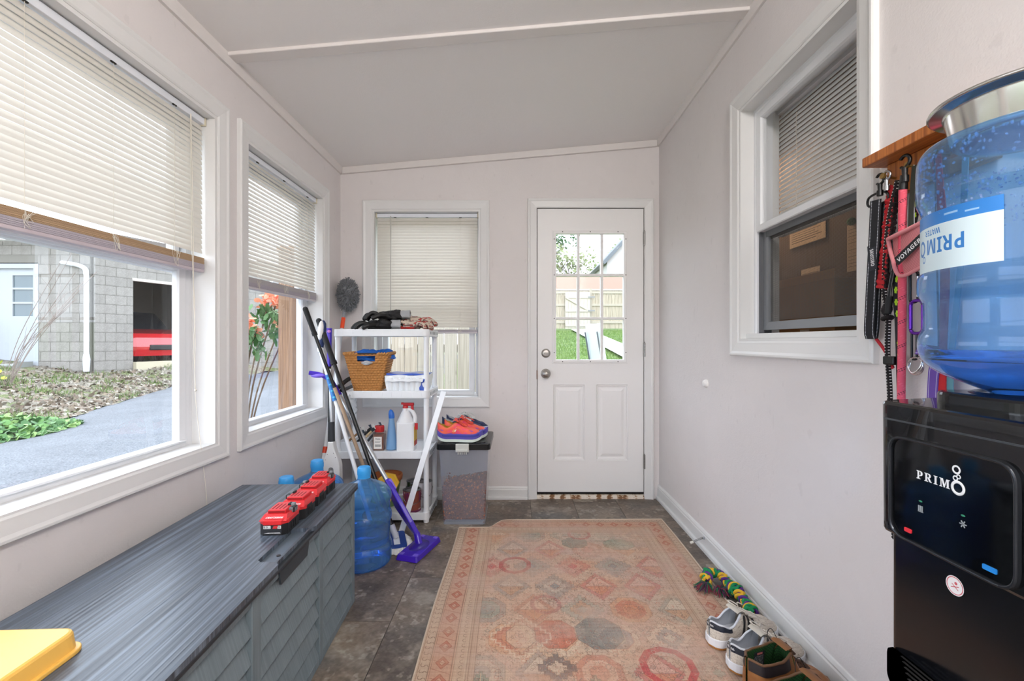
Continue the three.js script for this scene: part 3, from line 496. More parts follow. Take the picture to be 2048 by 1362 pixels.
// ───────────── outside, through the door: lawn, path, far fence ─────────────
const lawnY = (Z) => Z < 3.45 ? -0.06 : -0.06 + (Math.min(Z, 26) - 3.45) * 0.1027;
{
  const grassTex = dataTex(512, 512, (u, v) => { const a = fbm(u, v, 6, 6, 4, 131), b = fbm(u, v, 150, 150, 1, 133); return mix([104, 138, 62], [146, 172, 92], a * 1.6 - 0.3).map((x) => x + (b - 0.5) * 50); });
  struct('lawn_ground', grid(-1.4, 30, 3.4, 75, 20, 90, (X, Z) => lawnY(Z)), std('#bcbcbc', 0.95, { map: rep(grassTex, 0.5) }));
  const R = rng(19), n = 9000, bl = new THREE.ConeGeometry(0.007, 0.07, 3); bl.translate(0, 0.035, 0); const im = new THREE.InstancedMesh(bl, std('#bcbcbc', 0.9), n), m = new THREE.Matrix4(), q = new THREE.Quaternion();
  for (let i = 0; i < n; i++) { const Z = 9.5 + R() * 10, X = Z * (0.06 + R() * 0.2); q.setFromEuler(new THREE.Euler((R() - 0.5), R() * 6, (R() - 0.5))); m.compose(V(X, lawnY(Z), -Z), q, V(1, 0.6 + R() * 0.8, 1)); im.setMatrixAt(i, m); im.setColorAt(i, new THREE.Color(['#86aa4c', '#9abb60', '#76994a'][Math.floor(R() * 3)])); }
  im.name = 'lawn_grass'; shadows(im); im.userData = { label: 'short green lawn grass beyond the door', category: 'grass', kind: 'stuff' }; scene.add(im);
  // concrete path running up to the gate
  const pth = grid((Z) => 2.55 - (Z - 10) * 0.0 + (19.6 - Z) * 0.0 + (Z < 19.8 ? (19.8 - Z) * 0.02 : 0) - 0.1, (Z) => 3.3 + (19.8 - Z) * 0.02, 10.0, 19.8, 2, 20, (X, Z) => lawnY(Z) + 0.06);
  const slabs = structGroup('garden_path');
  for (let k = 0; k < 8; k++) { const z0 = 9.2 + k * 1.3, z1 = z0 + 1.27, xa = (Z) => 2.83 + (19.6 - Z) * -0.005 - Math.max(0, 19.6 - Z) * 0.005; const g = grid((Z) => 2.35 + (19.6 - Z) * 0.02, (Z) => 3.1 + (19.6 - Z) * 0.02, z0, z1, 1, 2, (X, Z) => lawnY(Z) + 0.075); obj('path_slab', g, std('#a8a59c', 0.9), slabs); }
}
{
  const t = thing('garden_fence', 'long pale board fence across the far end of the lawn', 'fence', [0, lawnY(20.2), -20.2]);
  const m = std('#dad6ce', 0.9, { map: rep(fenceTex, 1, 0.4) });
  for (let k = 0; k < 10; k++) { const g = []; for (let j = 0; j < 12; j++) { const x = -4 + k * 1.8 + j * 0.15; g.push(box(x + 0.004, x + 0.146, 0.05, 1.74, -0.012, 0.012)); } const o = obj('board_panel', uvBox(merged(g), 1, k * 0.37, 0), m, t); o.userData.kind = 'stuff'; }
  for (const [y, h] of [[0.28, 0.1], [1.05, 0.1], [1.6, 0.1]]) obj('rail', box(-4, 14, y, y + h, 0.012, 0.05), std('#a89f90', 0.9), t);
  obj('cap_rail', box(-4, 14, 1.74, 1.8, -0.05, 0.06), std('#c0bab0', 0.8), t);
  for (let x = -3.9; x < 14; x += 2.4) obj('post', box(x - 0.06, x + 0.06, 0, 1.82, -0.02, 0.07), std('#a1988a', 0.9), t);
}
{
  const t = thing('garden_gate', 'pale wooden garden gate with diagonal brace and black hinges', 'gate', [2.72, lawnY(20.05) + 0.05, -20.05]);
  const m = std('#b2aa9c', 0.9);
  for (let j = 0; j < 8; j++) obj('board', uvBox(box(-0.55 + j * 0.138, -0.55 + (j + 1) * 0.138 - 0.006, 0, 1.62, -0.02, 0)), m, t);
  obj('cross_rail', box(-0.55, 0.55, 0.1, 0.2, 0, 0.03), m, t); obj('cross_rail', box(-0.55, 0.55, 1.35, 1.45, 0, 0.03), m, t); obj('cross_rail', box(-0.55, 0.55, 0.75, 0.84, 0, 0.03), m, t);
  obj('brace', [rod([-0.5, 1.35, 0.015], [0.4, 0.84, 0.015], 0.045, 0.045, 4)], m, t);
  for (const y of [0.15, 0.8, 1.4]) obj('hinge', box(0.45, 0.75, y - 0.03, y + 0.03, 0.03, 0.045), std('#7d7d7d', 0.6), t);
}
{ // low building with a red-brown roof behind the fence
  const t = thing('shed_building', 'low building with a reddish brown roof behind the far fence', 'building', [4, lawnY(26), -27]);
  obj('wall', box(-9, 12, 0, 1.9, -4, 0), std('#d9d4c8', 0.9), t);
  obj('roof', ext(poly([[0.6, 1.75], [-3, 3.15], [-6.6, 1.75], [-6.4, 1.6], [-3, 2.9], [0.5, 1.62]]), 22).rotateY(-Math.PI / 2).translate(12.5, 0, 0).scale(1, 1, 1), std('#8a6858', 0.95), t);
  obj('gutter', box(-9.5, 12.5, 1.56, 1.7, 0.55, 0.68), std('#eeeeee', 0.5), t);
}
{ // white gabled house at the right
  const t = thing('neighbour_house', 'white gabled house rising behind the fence at the right', 'building', [10.6, 2.2, -38]);
  obj('wall', ext(poly([[-3, 0], [3.5, 0], [3.5, 6.0], [0.2, 9.2], [-3, 6.0]]), 7).translate(0, 0, -7), std('#b4b2ae', 0.8), t);
  obj('roof', [ext(poly([[-3.5, 5.5], [-3.2, 5.4], [0.2, 9.1], [0.2, 9.5]]), 7.6).translate(0, 0, -7.3), ext(poly([[0.2, 9.1], [3.7, 5.4], [4.1, 5.5], [0.2, 9.5]]), 7.6).translate(0, 0, -7.3)], std('#6a7074', 0.9), t);
}
{ // trees beyond
  const R = rng(123);
  const tree = (x, z, h, label, leafy, col) => {
    const t = thing('tree', label, 'tree', [x, lawnY(26), -z], 0, 'trees beyond the fence'), bm = std('#4f4842', 0.9);
    obj('trunk', rod([0, 0, 0], [0.1, h * 0.6, 0], 0.16, 0.07, 8), bm, t);
    const br = []; const tips = [];
    for (let k = 0; k < 26; k++) { const y = h * (0.3 + R() * 0.35), a = R() * 6.28, l = h * (0.18 + R() * 0.22), e = [Math.cos(a) * l, y + l * (0.6 + R() * 0.5), Math.sin(a) * l * 0.6]; br.push(rod([0.05, y, 0], e, 0.04, 0.012, 5)); for (let j = 0; j < 4; j++) { const p = lerp3([0.05, y, 0], e, 0.4 + R() * 0.6), b = l * 0.5; const q = [p[0] + (R() - 0.5) * b, p[1] + R() * b, p[2] + (R() - 0.5) * b]; br.push(rod(p, q, 0.014, 0.005, 4)); tips.push(q); } }
    const o = obj('branches', br, bm, t); o.userData.kind = 'stuff';
    const lv = []; for (const q of tips) for (let k = 0; k < leafy; k++) lv.push(new THREE.CircleGeometry(0.09 + R() * 0.06, 5).rotateX(R() * 3).rotateY(R() * 6).translate(q[0] + (R() - 0.5) * 0.9, q[1] + (R() - 0.5) * 0.9, q[2] + (R() - 0.5) * 0.9));
    if (lv.length) { const l = obj('foliage', lv, phys(col, 0.8, { side: THREE.DoubleSide, transmission: 0.3, thickness: 0 }), t); l.userData.kind = 'stuff'; }
  };
  tree(2.4, 43, 10.4, 'leafy green tree at the left above the far fence', 16, '#3c6234');
  tree(4.2, 35.6, 6.4, 'bare spreading tree above the middle of the far fence', 5, '#7c8a5c');
  tree(10.2, 52, 9.4, 'pale budding tree in front of the white gabled house', 10, '#74864c');
}
{ // grey board leaning outside the door
  const t = thing('folded_table', 'pale grey folded table leaning upright on the lawn outside the door', 'table', [1.55, lawnY(8.4), -8.4], 0.35);
  obj('top', mapped(box(-0.035, 0.035, 0.05, 1.0, -0.26, 0.26, 0.02), (q) => { q.x -= q.y * 0.14; }), std('#c3c9d2', 0.5), t);
  obj('frame', [rod([-0.06, 0.05, 0.24], [-0.2, 0.85, 0.24], 0.014), rod([-0.06, 0.05, -0.2], [-0.2, 0.85, -0.2], 0.014), rod([-0.08, 0.2, 0.24], [-0.08, 0.2, -0.2], 0.012)], std('#55595e', 0.5), t);
  obj('wheel', new THREE.CylinderGeometry(0.05, 0.05, 0.03, 16).rotateX(Math.PI / 2).translate(0.06, 0.05, 0.2), M.rubber, t);
}
{ // ground under and behind everything else, and behind the camera
  struct('yard_ground', [box(-40, 40, -0.4, -0.3, -70, 40)], std('#8f9a78', 0.95));
}
// ───────────── deck box ─────────────
const streak = (base, light, s, k = 1) => dataTex(256, 1024, (u, v) => { const g = fbm(u, v, 60, 3, 3, s), f = fbm(u, v, 160, 6, 2, s + 4), w = fbm(u, v, 8, 2, 3, s + 9); const t = Math.max(0, Math.min(1, (0.5 * g + 0.3 * f + 0.2 * w - 0.36) * 3)); return mix(base, light, t * k); });
const lidTex = streak([52, 60, 70], [104, 116, 130], 301), boxTex = streak([104, 117, 124], [118, 131, 138], 311);
const boxBump = dataTex(256, 1024, (u, v) => 255 * (0.6 * fbm(u, v, 70, 4, 3, 301) + 0.4 * fbm(u, v, 30, 3, 2, 305)), false);
{
  const t = thing('deck_box', 'long grey plastic deck box with louvred front under the side window', 'storage box', [-0.901, 0, -1.36], 0.0451);
  const bm = std('#ffffff', 0.5, { map: rep(boxTex, 3, 1.2), bumpMap: rep(boxBump, 3, 1.2), bumpScale: 0.0008 }), lm = std('#ffffff', 0.36, { map: rep(lidTex, 2.2, 0.75), bumpMap: rep(boxBump, 2.2, 0.75), bumpScale: 0.0016 }), bd = std('#3a434a', 0.7);
  const HL = 0.588, F = 0.232, B = -0.236;
  obj('shell', box(B, F - 0.02, 0.0, 0.482, -HL + 0.012, HL - 0.012), bd, t);
  obj('back_panel', uvBox(box(B - 0.006, B, 0, 0.482, -HL + 0.01, HL - 0.01)), bm, t);
  for (const s of [-1, 1]) obj('end_panel', uvBox(box(B, F, 0, 0.482, s * (HL - 0.012), s * HL, 0.004)), bm, t);
  // uprights and rails of the front
  const posts = [[-HL, -HL + 0.034], [-0.229, -0.197], [0.194, 0.238], [HL - 0.034, HL]];
  for (const [a, b] of posts) obj('upright', uvBox(box(F - 0.022, F + 0.002, 0.0, 0.482, a, b, 0.003)), bm, t);
  obj('bottom_rail', uvBox(box(F - 0.022, F + 0.001, 0.0, 0.03, -HL + 0.02, HL - 0.02, 0.003)), bm, t);
  obj('top_rail', uvBox(box(F - 0.022, F - 0.001, 0.452, 0.48, -HL + 0.02, HL - 0.02, 0.003)), bm, t);
  const panels = [[-HL + 0.034, -0.229], [-0.197, 0.194], [0.238, HL - 0.034]];
  for (const [a, b] of panels) for (let k = 0; k < 6; k++) {
    const y0 = 0.03 + k * 0.07, g = ext(poly([[F - 0.024, y0], [F - 0.001, y0], [F + 0.0005, y0 + 0.003], [F - 0.019, y0 + 0.07], [F - 0.024, y0 + 0.07]]), b - a - 0.004); g.translate(0, 0, a + 0.002);
    obj('louver_board', uvBox(g, 1, k * 0.13, k * 0.37), bm, t);
  }
  // lid with a recessed pull and lock eye
  const hz0 = -0.125, hz1 = 0.112;
  const x0 = B - 0.005, x1 = F + 0.012, z0 = -HL - 0.008, z1 = HL + 0.008, ha = F - 0.056, hb = F - 0.004;
  const outer = [[x0, -z0], [x0, -z1], [x1, -z1], [x1, -hz1 - 0.014], [x1 - 0.01, -hz1], [x1 - 0.01, -hz0], [x1, -hz0 + 0.014], [x1, -z0]];
  const inner = [[ha, -hz0 - 0.016], [ha, -hz1 + 0.016], [ha + 0.012, -hz1 + 0.004], [hb, -hz1 + 0.004], [hb, -hz0 - 0.004], [ha + 0.012, -hz0 - 0.004]];
  const lid = obj('lid', uvBox(ext(poly(outer, [inner]), 0.019).rotateX(-Math.PI / 2).translate(0, 0.486, 0)), lm, t);
  obj('lid_edge', [box(x0 - 0.001, x1 + 0.0015, 0.478, 0.492, z0 - 0.001, z1 + 0.001, 0.005)], std('#23282e', 0.5), t);
  obj('pull_recess', box(F - 0.06, F - 0.002, 0.48, 0.4925, hz0, hz1), std('#5a6570', 0.5), lid);
  obj('lock_eye', new THREE.CylinderGeometry(0.006, 0.006, 0.002, 12).translate(F - 0.024, 0.4935, 0.045), M.black, lid);
  obj('pull_lip', [ext(poly([[hz0 + 0.012, 0.479], [hz1 - 0.012, 0.479], [hz1 - 0.03, 0.428], [hz0 + 0.03, 0.428]]), 0.006).rotateY(-Math.PI / 2).translate(F + 0.002, 0, 0)], std('#2e363c', 0.6), t);
}
// ───────────── batteries on the lid ─────────────
const batRed = std('#d3262b', 0.42), batBlack = std('#17181a', 0.5), batGrey = std('#7c8084', 0.5);
const batText = canvasTex(512, 96, (c, W, H) => { c.fillStyle = '#d3262b'; c.fillRect(0, 0, W, H); c.fillStyle = '#f6f1f0'; c.font = 'italic bold 74px sans-serif'; c.textAlign = 'center'; c.textBaseline = 'middle'; c.setTransform(1, 0, -0.15, 1, 8, 0); c.fillText('CRAFTSMAN', W / 2, H / 2 + 4, W - 40); });
const batPlate = canvasTex(512, 256, (c, W, H) => { c.fillStyle = '#2b2d31'; c.fillRect(0, 0, W, H); c.fillStyle = '#d8d8d8'; c.fillRect(10, 12, 200, 86); c.fillRect(400, 12, 100, 86); c.fillStyle = '#c02a2e'; c.beginPath(); c.moveTo(260, 98); c.lineTo(300, 12); c.lineTo(420, 12); c.lineTo(380, 98); c.fill(); c.fillStyle = '#1b1b1d'; c.font = 'bold 78px sans-serif'; c.fillText('6.0', 22, 84); c.font = 'bold 30px sans-serif'; c.fillText('Ah', 150, 84); c.font = 'bold 70px sans-serif'; c.fillText('20', 405, 82); c.fillStyle = '#cfcfcf'; c.beginPath(); c.moveTo(20, 236); c.lineTo(140, 208); c.lineTo(470, 208); c.lineTo(490, 236); c.fill(); c.fillStyle = '#333'; c.font = 'bold 24px sans-serif'; c.fillText('LITHIUM ION', 170, 232); });
function chamfer(w, l, c) { return poly([[-w + c, -l], [w - c, -l], [w, -l + c], [w, l - c], [w - c, l], [-w + c, l], [-w, l - c], [-w, -l + c]]); }
function battery(x, z, turn, label, latchSide) {
  const t = thing('battery_pack', label, 'battery', [x, 0.5055, z], turn, 'red power tool batteries on the deck box lid');
  const up = (g) => g.rotateX(-Math.PI / 2);
  const base = obj('case', up(ext(chamfer(0.0425, 0.056, 0.014), 0.034, 0.003)), batBlack, t);
  for (const s of [-1, 1]) for (let k = 0; k < 3; k++) obj('grip_rib', box(s * 0.0415, s * 0.0445, 0.006, 0.028, -0.02 + k * 0.016, -0.012 + k * 0.016, 0.001), batBlack, base);
  obj('front_plate', new THREE.PlaneGeometry(0.056, 0.028).translate(0, 0.0175, 0.0568), std('#ffffff', 0.4, { map: batPlate }), base);
  const lower = up(ext(chamfer(0.0435, 0.057, 0.016), 0.011, 0.003)).translate(0, 0.034, 0);
  // sloping shoulder up to the terminal deck
  const sh = mapped(box(-0.042, 0.042, 0.044, 0.058, -0.055, 0.055, 0), (q) => { if (q.y > 0.05) { q.x *= 0.84; q.z = q.z > 0 ? 0.03 : -0.05; } });
  const body = obj('cover', [lower, sh], batRed, t);
  obj('rail', [box(-0.028, 0.028, 0.057, 0.069, -0.05, 0.026, 0.003)], batRed, body);
  for (let k = 0; k < 4; k++) obj('terminal_slot', box(-0.02 + k * 0.0115, -0.016 + k * 0.0115, 0.0685, 0.0696, -0.03, 0.016), std('#8e1519', 0.6), body);
  for (let k = 0; k < 3; k++) obj('vent_groove', box(-0.026, 0.026, 0.0622, 0.0635, 0.0255, 0.0268), std('#8e1519', 0.6), body).position.y = k * 0.002 - 0.002;
  const tx = new THREE.PlaneGeometry(0.062, 0.0115).rotateX(-Math.atan2(0.025, 0.0138)); tx.translate(0, 0.0513, 0.0432); obj('lettering', tx, std('#ffffff', 0.42, { map: batText }), body);
  const s = latchSide, l = obj('latch', [box(s * 0.02, s * 0.04, 0.05, 0.066, -0.03, 0.0, 0.003), box(s * 0.024, s * 0.038, 0.06, 0.074, -0.034, -0.018, 0.003)], batGrey, t);
  obj('latch_button', [box(s * 0.03, s * 0.0445, 0.05, 0.067, -0.028, -0.002, 0.003), box(s * 0.018, s * 0.026, 0.066, 0.075, -0.034, -0.014, 0.002)], batBlack, l);
  for (let k = 0; k < 3; k++) obj('latch_rib', box(s * 0.044, s * 0.0455, 0.053, 0.064, -0.025 + k * 0.008, -0.021 + k * 0.008), batGrey, l);
  obj('gauge_plate', [box(-s * 0.0435, -s * 0.0455, 0.03, 0.042, -0.01, 0.03, 0.002)], batBlack, body);
  return t;
}
battery(-0.772, -1.49, 0.07, 'nearest red battery pack, showing its black front plate and side latch', 1);
battery(-0.772, -1.612, 0.05, 'second red battery pack from the front of the lid', -1);
battery(-0.782, -1.733, 0.06, 'third red battery pack from the front of the lid', -1);
battery(-0.798, -1.862, 0.05, 'farthest red battery pack, next to the blue jug cap', 1);
{ // yellow plastic tray at the near end of the lid
  const t = thing('plastic_tray', 'yellow plastic tray upside down on the near end of the deck box', 'tray', [-1.0, 0.5055, -0.8], 0.0451);
  const ym = std('#f3c05c', 0.35);
  obj('body', mapped(ext(rrect(-0.14, 0.14, -0.105, 0.105, 0.03), 0.036, 0.006, 10).rotateX(-Math.PI / 2), (q) => { const k = 1 - q.y * 0.8; q.x *= k; q.z *= k; }), ym, t);
  obj('rim', ext(rrect(-0.146, 0.146, -0.111, 0.111, 0.034), 0.005, 0.002, 10).rotateX(-Math.PI / 2).translate(0, 0.001, 0), ym, t);
}
// ───────────── white plastic shelf unit ─────────────
const plast = std('#eceff2', 0.42);
const SH = [0.03, 0.4, 0.772, 1.152]; // undersides of the trays; tops 0.04 above
{
  const t = thing('shelf_unit', 'white plastic four tier shelf unit in the corner', 'shelf', [-0.83, 0, -2.97]);
  const hx = 0.295, hz = 0.18;
  SH.forEach((y, i) => {
    const yy = i ? y : 0.024;
    const rim = ext((() => { const s = rrect(-hx, hx, -hz, hz, 0.035); const h = rrect(-hx + 0.012, hx - 0.012, -hz + 0.012, hz - 0.012, 0.028); s.holes.push(h); return s; })(), 0.04, 0.002, 8).rotateX(-Math.PI / 2).translate(0, yy, 0);
    const tray = obj('tray', [rim, box(-hx + 0.01, hx - 0.01, yy + 0.028, yy + 0.034, -hz + 0.01, hz - 0.01)], plast, t);
    for (let k = 0; k < 9; k++) obj('rim_rib', box(-hx + 0.06 + k * 0.06, -hx + 0.064 + k * 0.06, yy + 0.006, yy + 0.036, hz, hz + 0.0015), plast, tray);
    for (let k = 0; k < 6; k++) obj('rim_slot', box(hx, hx + 0.0012, yy + 0.01, yy + 0.028, -0.12 + k * 0.045, -0.105 + k * 0.045), std('#8f9498', 0.6), tray);
  });
  for (const [x, z] of [[-0.274, 0.15], [0.274, 0.15], [-0.274, -0.135], [0.274, -0.135]]) {
    for (let i = 0; i < 3; i++) { const y0 = (i ? SH[i] : 0.024) + 0.036, y1 = SH[i + 1] + 0.01; obj('post', [rod([x, y0, z], [x, y1, z], 0.0165, 0.0155, 16), rod([x, y0, z], [x, y0 + 0.02, z], 0.0195, 0.0175, 16), rod([x, y1 - 0.03, z], [x, y1, z], 0.0165, 0.0185, 16)], plast, t); }
    obj('foot', rod([x, 0, z], [x, 0.03, z], 0.017, 0.02, 14), plast, t);
  }
}
const TOP = SH.map((y, i) => (i ? y : 0.024) + 0.0345);
// soft blobs and gloves
function noise3(x, y, z, s) { return Math.sin(x * 1.7 + s) * Math.cos(y * 2.3 - s * 1.3) + 0.5 * Math.sin(x * 4.1 + z * 3.3 + s * 2) + 0.35 * Math.cos(y * 7.3 + z * 6.1 - s) + 0.25 * Math.sin(x * 11 + y * 9 + z * 12 + s); }
function blob(c, r, amp, seed, bottom = -1e9, seg = 40) { const g = new THREE.SphereGeometry(1, seg, Math.round(seg * 0.7)); return mapped(g, (q) => { const k = 1 + amp * noise3(q.x * 2, q.y * 2, q.z * 2, seed); q.set(c[0] + q.x * r[0] * k, Math.max(bottom, c[1] + q.y * r[1] * k), c[2] + q.z * r[2] * k); }); }
function glove(name, label, pos, turn, mats, seed, spread = 1) {
  const t = thing(name, label, 'glove', pos, turn); t.scale.set(1.08, 1.3, 1.08);
  const R = rng(seed);
  obj('palm', [blob([0, 0.026, 0], [0.056, 0.024, 0.046], 0.1, seed, 0.002), blob([0.05, 0.03, 0.005], [0.05, 0.026, 0.044], 0.12, seed + 3, 0.002)], mats[0], t);
  for (let k = 0; k < 4; k++) { const z = -0.033 + k * 0.022 * spread, L = [0.055, 0.07, 0.066, 0.048][k]; obj('finger', [tube([[-0.03, 0.026, z * 0.9], [-0.055 - L * 0.3, 0.03 + R() * 0.01, z * 1.1], [-0.06 - L * 0.75, 0.022 + R() * 0.01, z * 1.25], [-0.06 - L, 0.011, z * 1.3]], 0.0105, 16, 10), new THREE.SphereGeometry(0.0105, 10, 8).translate(-0.06 - L, 0.011, z * 1.3)], mats[1], t); }
  obj('thumb', [tube([[0.0, 0.026, 0.035], [-0.03, 0.026, 0.06], [-0.062, 0.014, 0.07]], 0.012, 12, 10), new THREE.SphereGeometry(0.012, 10, 8).translate(-0.062, 0.014, 0.07)], mats[1], t);
  obj('cuff', mapped(lathe([[0.03, 0], [0.034, 0.01], [0.033, 0.03], [0.036, 0.055], [0.033, 0.055], [0.029, 0.03], [0.029, 0.01]], 28).rotateZ(-Math.PI / 2), (q) => { q.y *= 0.62; q.y += 0.004 * Math.sin(q.z * 120); }).translate(0.085, 0.03, 0.004), mats[2], t);
  return t;
}
const gBlack = std('#141415', 0.45), gBlack2 = std('#1c1c1e', 0.75), gGrey = std('#a7a9ad', 0.8);
glove('work_glove', 'black rubber palmed work glove with fingers hanging over the shelf edge', [-0.885, TOP[3], -2.872], 0.25, [gBlack2, gBlack, gGrey], 3);
glove('work_glove', 'crumpled black work glove lying behind and on the other black glove', [-0.83, TOP[3] + 0.005, -2.99], -0.5, [gBlack2, gBlack, gBlack2], 8);
{ const g = glove('work_glove', 'third black glove heaped on top of the glove pile', [-0.83, TOP[3] + 0.05, -2.915], 0.1, [gBlack2, gBlack, gGrey], 15); g.position.y += 0.012; }
const redGl = dataTex(128, 128, (u, v) => { const n = fbm(u, v, 4, 6, 3, 401); return n > 0.55 ? [196, 58, 52] : n > 0.45 ? [120, 92, 88] : [206, 190, 172]; });
const rg = std('#ffffff', 0.8, { map: redGl });
glove('garden_glove', 'red and grey patterned garden glove beside the black gloves', [-0.66, TOP[3], -2.9], 2.75, [rg, rg, std('#d9c8ad', 0.8)], 21);
glove('garden_glove', 'red patterned glove lying under the black glove heap', [-0.655, TOP[3] + 0.028, -2.965], 2.95, [rg, rg, gBlack2], 27);
{ // wicker basket
  const t = thing('wicker_basket', 'tan woven wicker basket filled with blue cloth', 'basket', [-0.945, TOP[2], -2.96], 0.12);
  const wk = std('#b98246', 0.75), wk2 = std('#a8743c', 0.75);
  const H = 0.235, wx = (v) => 0.082 + 0.053 * v, wz = (v) => 0.105 + 0.035 * v, rows = 15;
  // a wall is woven rows of strands bulging over and under the stakes
  function wall(ax, ox, cols, cut) {
    const nu = cols * 8, nv = rows * 6, pos = [], idx = [], uv = [];
    for (let j = 0; j <= nv; j++) for (let i = 0; i <= nu; i++) {
      const u = i / nu * 2 - 1, v = j / nv, r = Math.min(rows - 1, Math.floor(v * rows)), fr = v * rows - r, ph = i / nu * cols + (r & 1) * 0.5;
      const bump = 0.0065 * Math.abs(Math.sin(Math.PI * ph)) * Math.sin(Math.PI * fr) + 0.0015 * Math.sin(Math.PI * fr), half = ax ? wz(v) : wx(v), out = (ax ? wx(v) : wz(v)) + bump - 0.006 * Math.pow(Math.abs(u), 6);
      const y = v * H; pos.push(...(ax ? [ox * out, y, u * half] : [u * half, y, ox * out])); uv.push(u, v);
      if (i && j) { if (cut && v > cut[2] && v <= cut[3] && u > cut[0] && u < cut[1]) continue; const k = j * (nu + 1) + i; idx.push(k, k - 1, k - nu - 2, k, k - nu - 2, k - nu - 1); }
    }
    const g = new THREE.BufferGeometry(); g.setAttribute('position', new THREE.Float32BufferAttribute(pos, 3)); g.setAttribute('uv', new THREE.Float32BufferAttribute(uv, 2)); g.setIndex(idx); g.computeVertexNormals(); return g;
  }
  wk.side = wk2.side = THREE.DoubleSide;
  obj('woven_front', wall(0, 1, 11, [-0.42, 0.42, 0.8, 0.95]), wk, t); obj('woven_back', wall(0, -1, 11), wk, t);
  obj('woven_side', wall(1, 1, 13), wk2, t); obj('woven_side', wall(1, -1, 13), wk2, t);
  obj('bottom', box(-0.08, 0.08, 0, 0.006, -0.1, 0.1), wk2, t);
  const rim = []; for (let k = 0; k < 64; k++) { const per = (a) => { a = ((a % 1) + 1) % 1 * 4; const X = 0.135, Z = 0.14; return a < 1 ? [-X + 2 * X * a, Z] : a < 2 ? [X, Z - 2 * Z * (a - 1)] : a < 3 ? [X - 2 * X * (a - 2), -Z] : [-X, -Z + 2 * Z * (a - 3)]; }; const [a, b] = per(k / 64), [c, d] = per((k + 0.85) / 64); if (b > 0.13 && Math.abs(a) < 0.055) continue; rim.push(rod([a, H - 0.004, b], [c, H + 0.004, d], 0.0085, 0.0085, 8)); }
  obj('rim', rim, wk, t);
  obj('handle', rod([-0.06, H, 0.14], [0.06, H, 0.14], 0.006), std('#3a2a20', 0.6), t);
}
{
  const blue = std('#1f6fd0', 0.7, { bumpMap: rep(fineNoise, 6), bumpScale: 0.001 });
  const c = tag(obj('folded_cloth', [blob([-0.955, 1.02, -2.93], [0.085, 0.045, 0.08], 0.16, 31, 0.9, 56), blob([-0.885, 1.03, -2.99], [0.08, 0.035, 0.09], 0.2, 37, 0.9, 56), blob([-0.945, 0.95, -2.94], [0.07, 0.085, 0.06], 0.1, 33, 0.85, 48)], blue), 'bright blue cloth bunched up inside the wicker basket', 'cloth');
  tag(obj('cleaning_rag', [blob([-0.925, 0.985, -2.822], [0.03, 0.012, 0.012], 0.2, 5)], std('#b9bcc0', 0.9)), 'pale grey rag showing through the basket handle gap', 'rag');
}
{ // wrapped pack
  const t = thing('paper_pack', 'white and blue plastic wrapped pack of cups beside the basket', 'pack', [-0.682, TOP[2], -2.92], -0.04);
  const w = std('#e9edf0', 0.35), b = std('#2a52b8', 0.35);
  obj('wrapper', mapped(new THREE.BoxGeometry(0.25, 0.1, 0.2, 60, 16, 20).translate(0, 0.052, 0), (q) => { const e = Math.cos(q.y * 10 - 0.5); q.z *= 0.9 + 0.1 * e + (q.z > 0.09 ? 0.06 * Math.abs(Math.sin(q.x * 62)) : 0); q.x *= 0.9 + 0.12 * Math.min(1, q.y * 14); q.y += 0.003 * Math.sin(q.x * 40 + q.z * 30); q.y = Math.max(0.001, q.y); }), w, t);
  obj('label_band', [mapped(new THREE.BoxGeometry(0.242, 0.012, 0.2, 30, 1, 8).translate(0.0, 0.105, -0.005), (q) => { q.y += 0.003 * Math.sin(q.x * 40); }), mapped(new THREE.BoxGeometry(0.05, 0.07, 0.012, 8, 8, 2).translate(0.1, 0.045, 0.1), (q) => { q.z += 0.004 * Math.sin(q.y * 90 + q.x * 60); })], b, t);
  obj('flap', [mapped(new THREE.BoxGeometry(0.23, 0.004, 0.06, 30, 1, 10).translate(0, 0.098, 0.1), (q) => { q.y -= Math.max(0, q.z - 0.08) * 0.6 + 0.002 * Math.sin(q.x * 70); })], std('#f4f6f8', 0.3), t);
  for (let k = 0; k < 6; k++) obj('cup_stack', rod([-0.088 + k * 0.034, 0.006, 0.092], [-0.095 + k * 0.036, 0.088, 0.1], 0.0165, 0.0185, 18), w, t);
  obj('tear_strip', box(0.04, 0.12, 0.1115, 0.1135, 0.02, 0.028), std('#e8d24a', 0.5), t);
}
{
  const t = thing('spray_wand', 'black plastic hand wand lying beside the basket on the second shelf', 'tool', [-1.085, TOP[2], -2.83]);
  obj('handle', [tube([[-0.03, 0.01, 0.05], [0.0, 0.04, 0.02], [0.035, 0.075, -0.02], [0.06, 0.085, -0.05]], 0.013, 24, 10)], M.rubber, t);
  obj('nozzle', [tube([[0.02, 0.012, 0.06], [0.04, 0.02, 0.03], [0.07, 0.035, 0.01]], 0.011, 20, 10)], std('#3d4044', 0.6), t);
}
{ const g = mapped(new THREE.SphereGeometry(0.06, 26, 18), (q) => { const k = 1 + 0.18 * noise3(q.x * 40, q.y * 40, q.z * 40, 3); q.set(q.x * k * 0.9, q.y * k * 1.1, q.z * k * 0.6); }); g.translate(-1.03, 0.72, -2.785);
  tag(obj('plastic_bag', g, phys('#e8ecef', 0.25, { transmission: 0.6, thickness: 0 })), 'clear crumpled plastic bag hooked on the left shelf corner', 'bag'); }
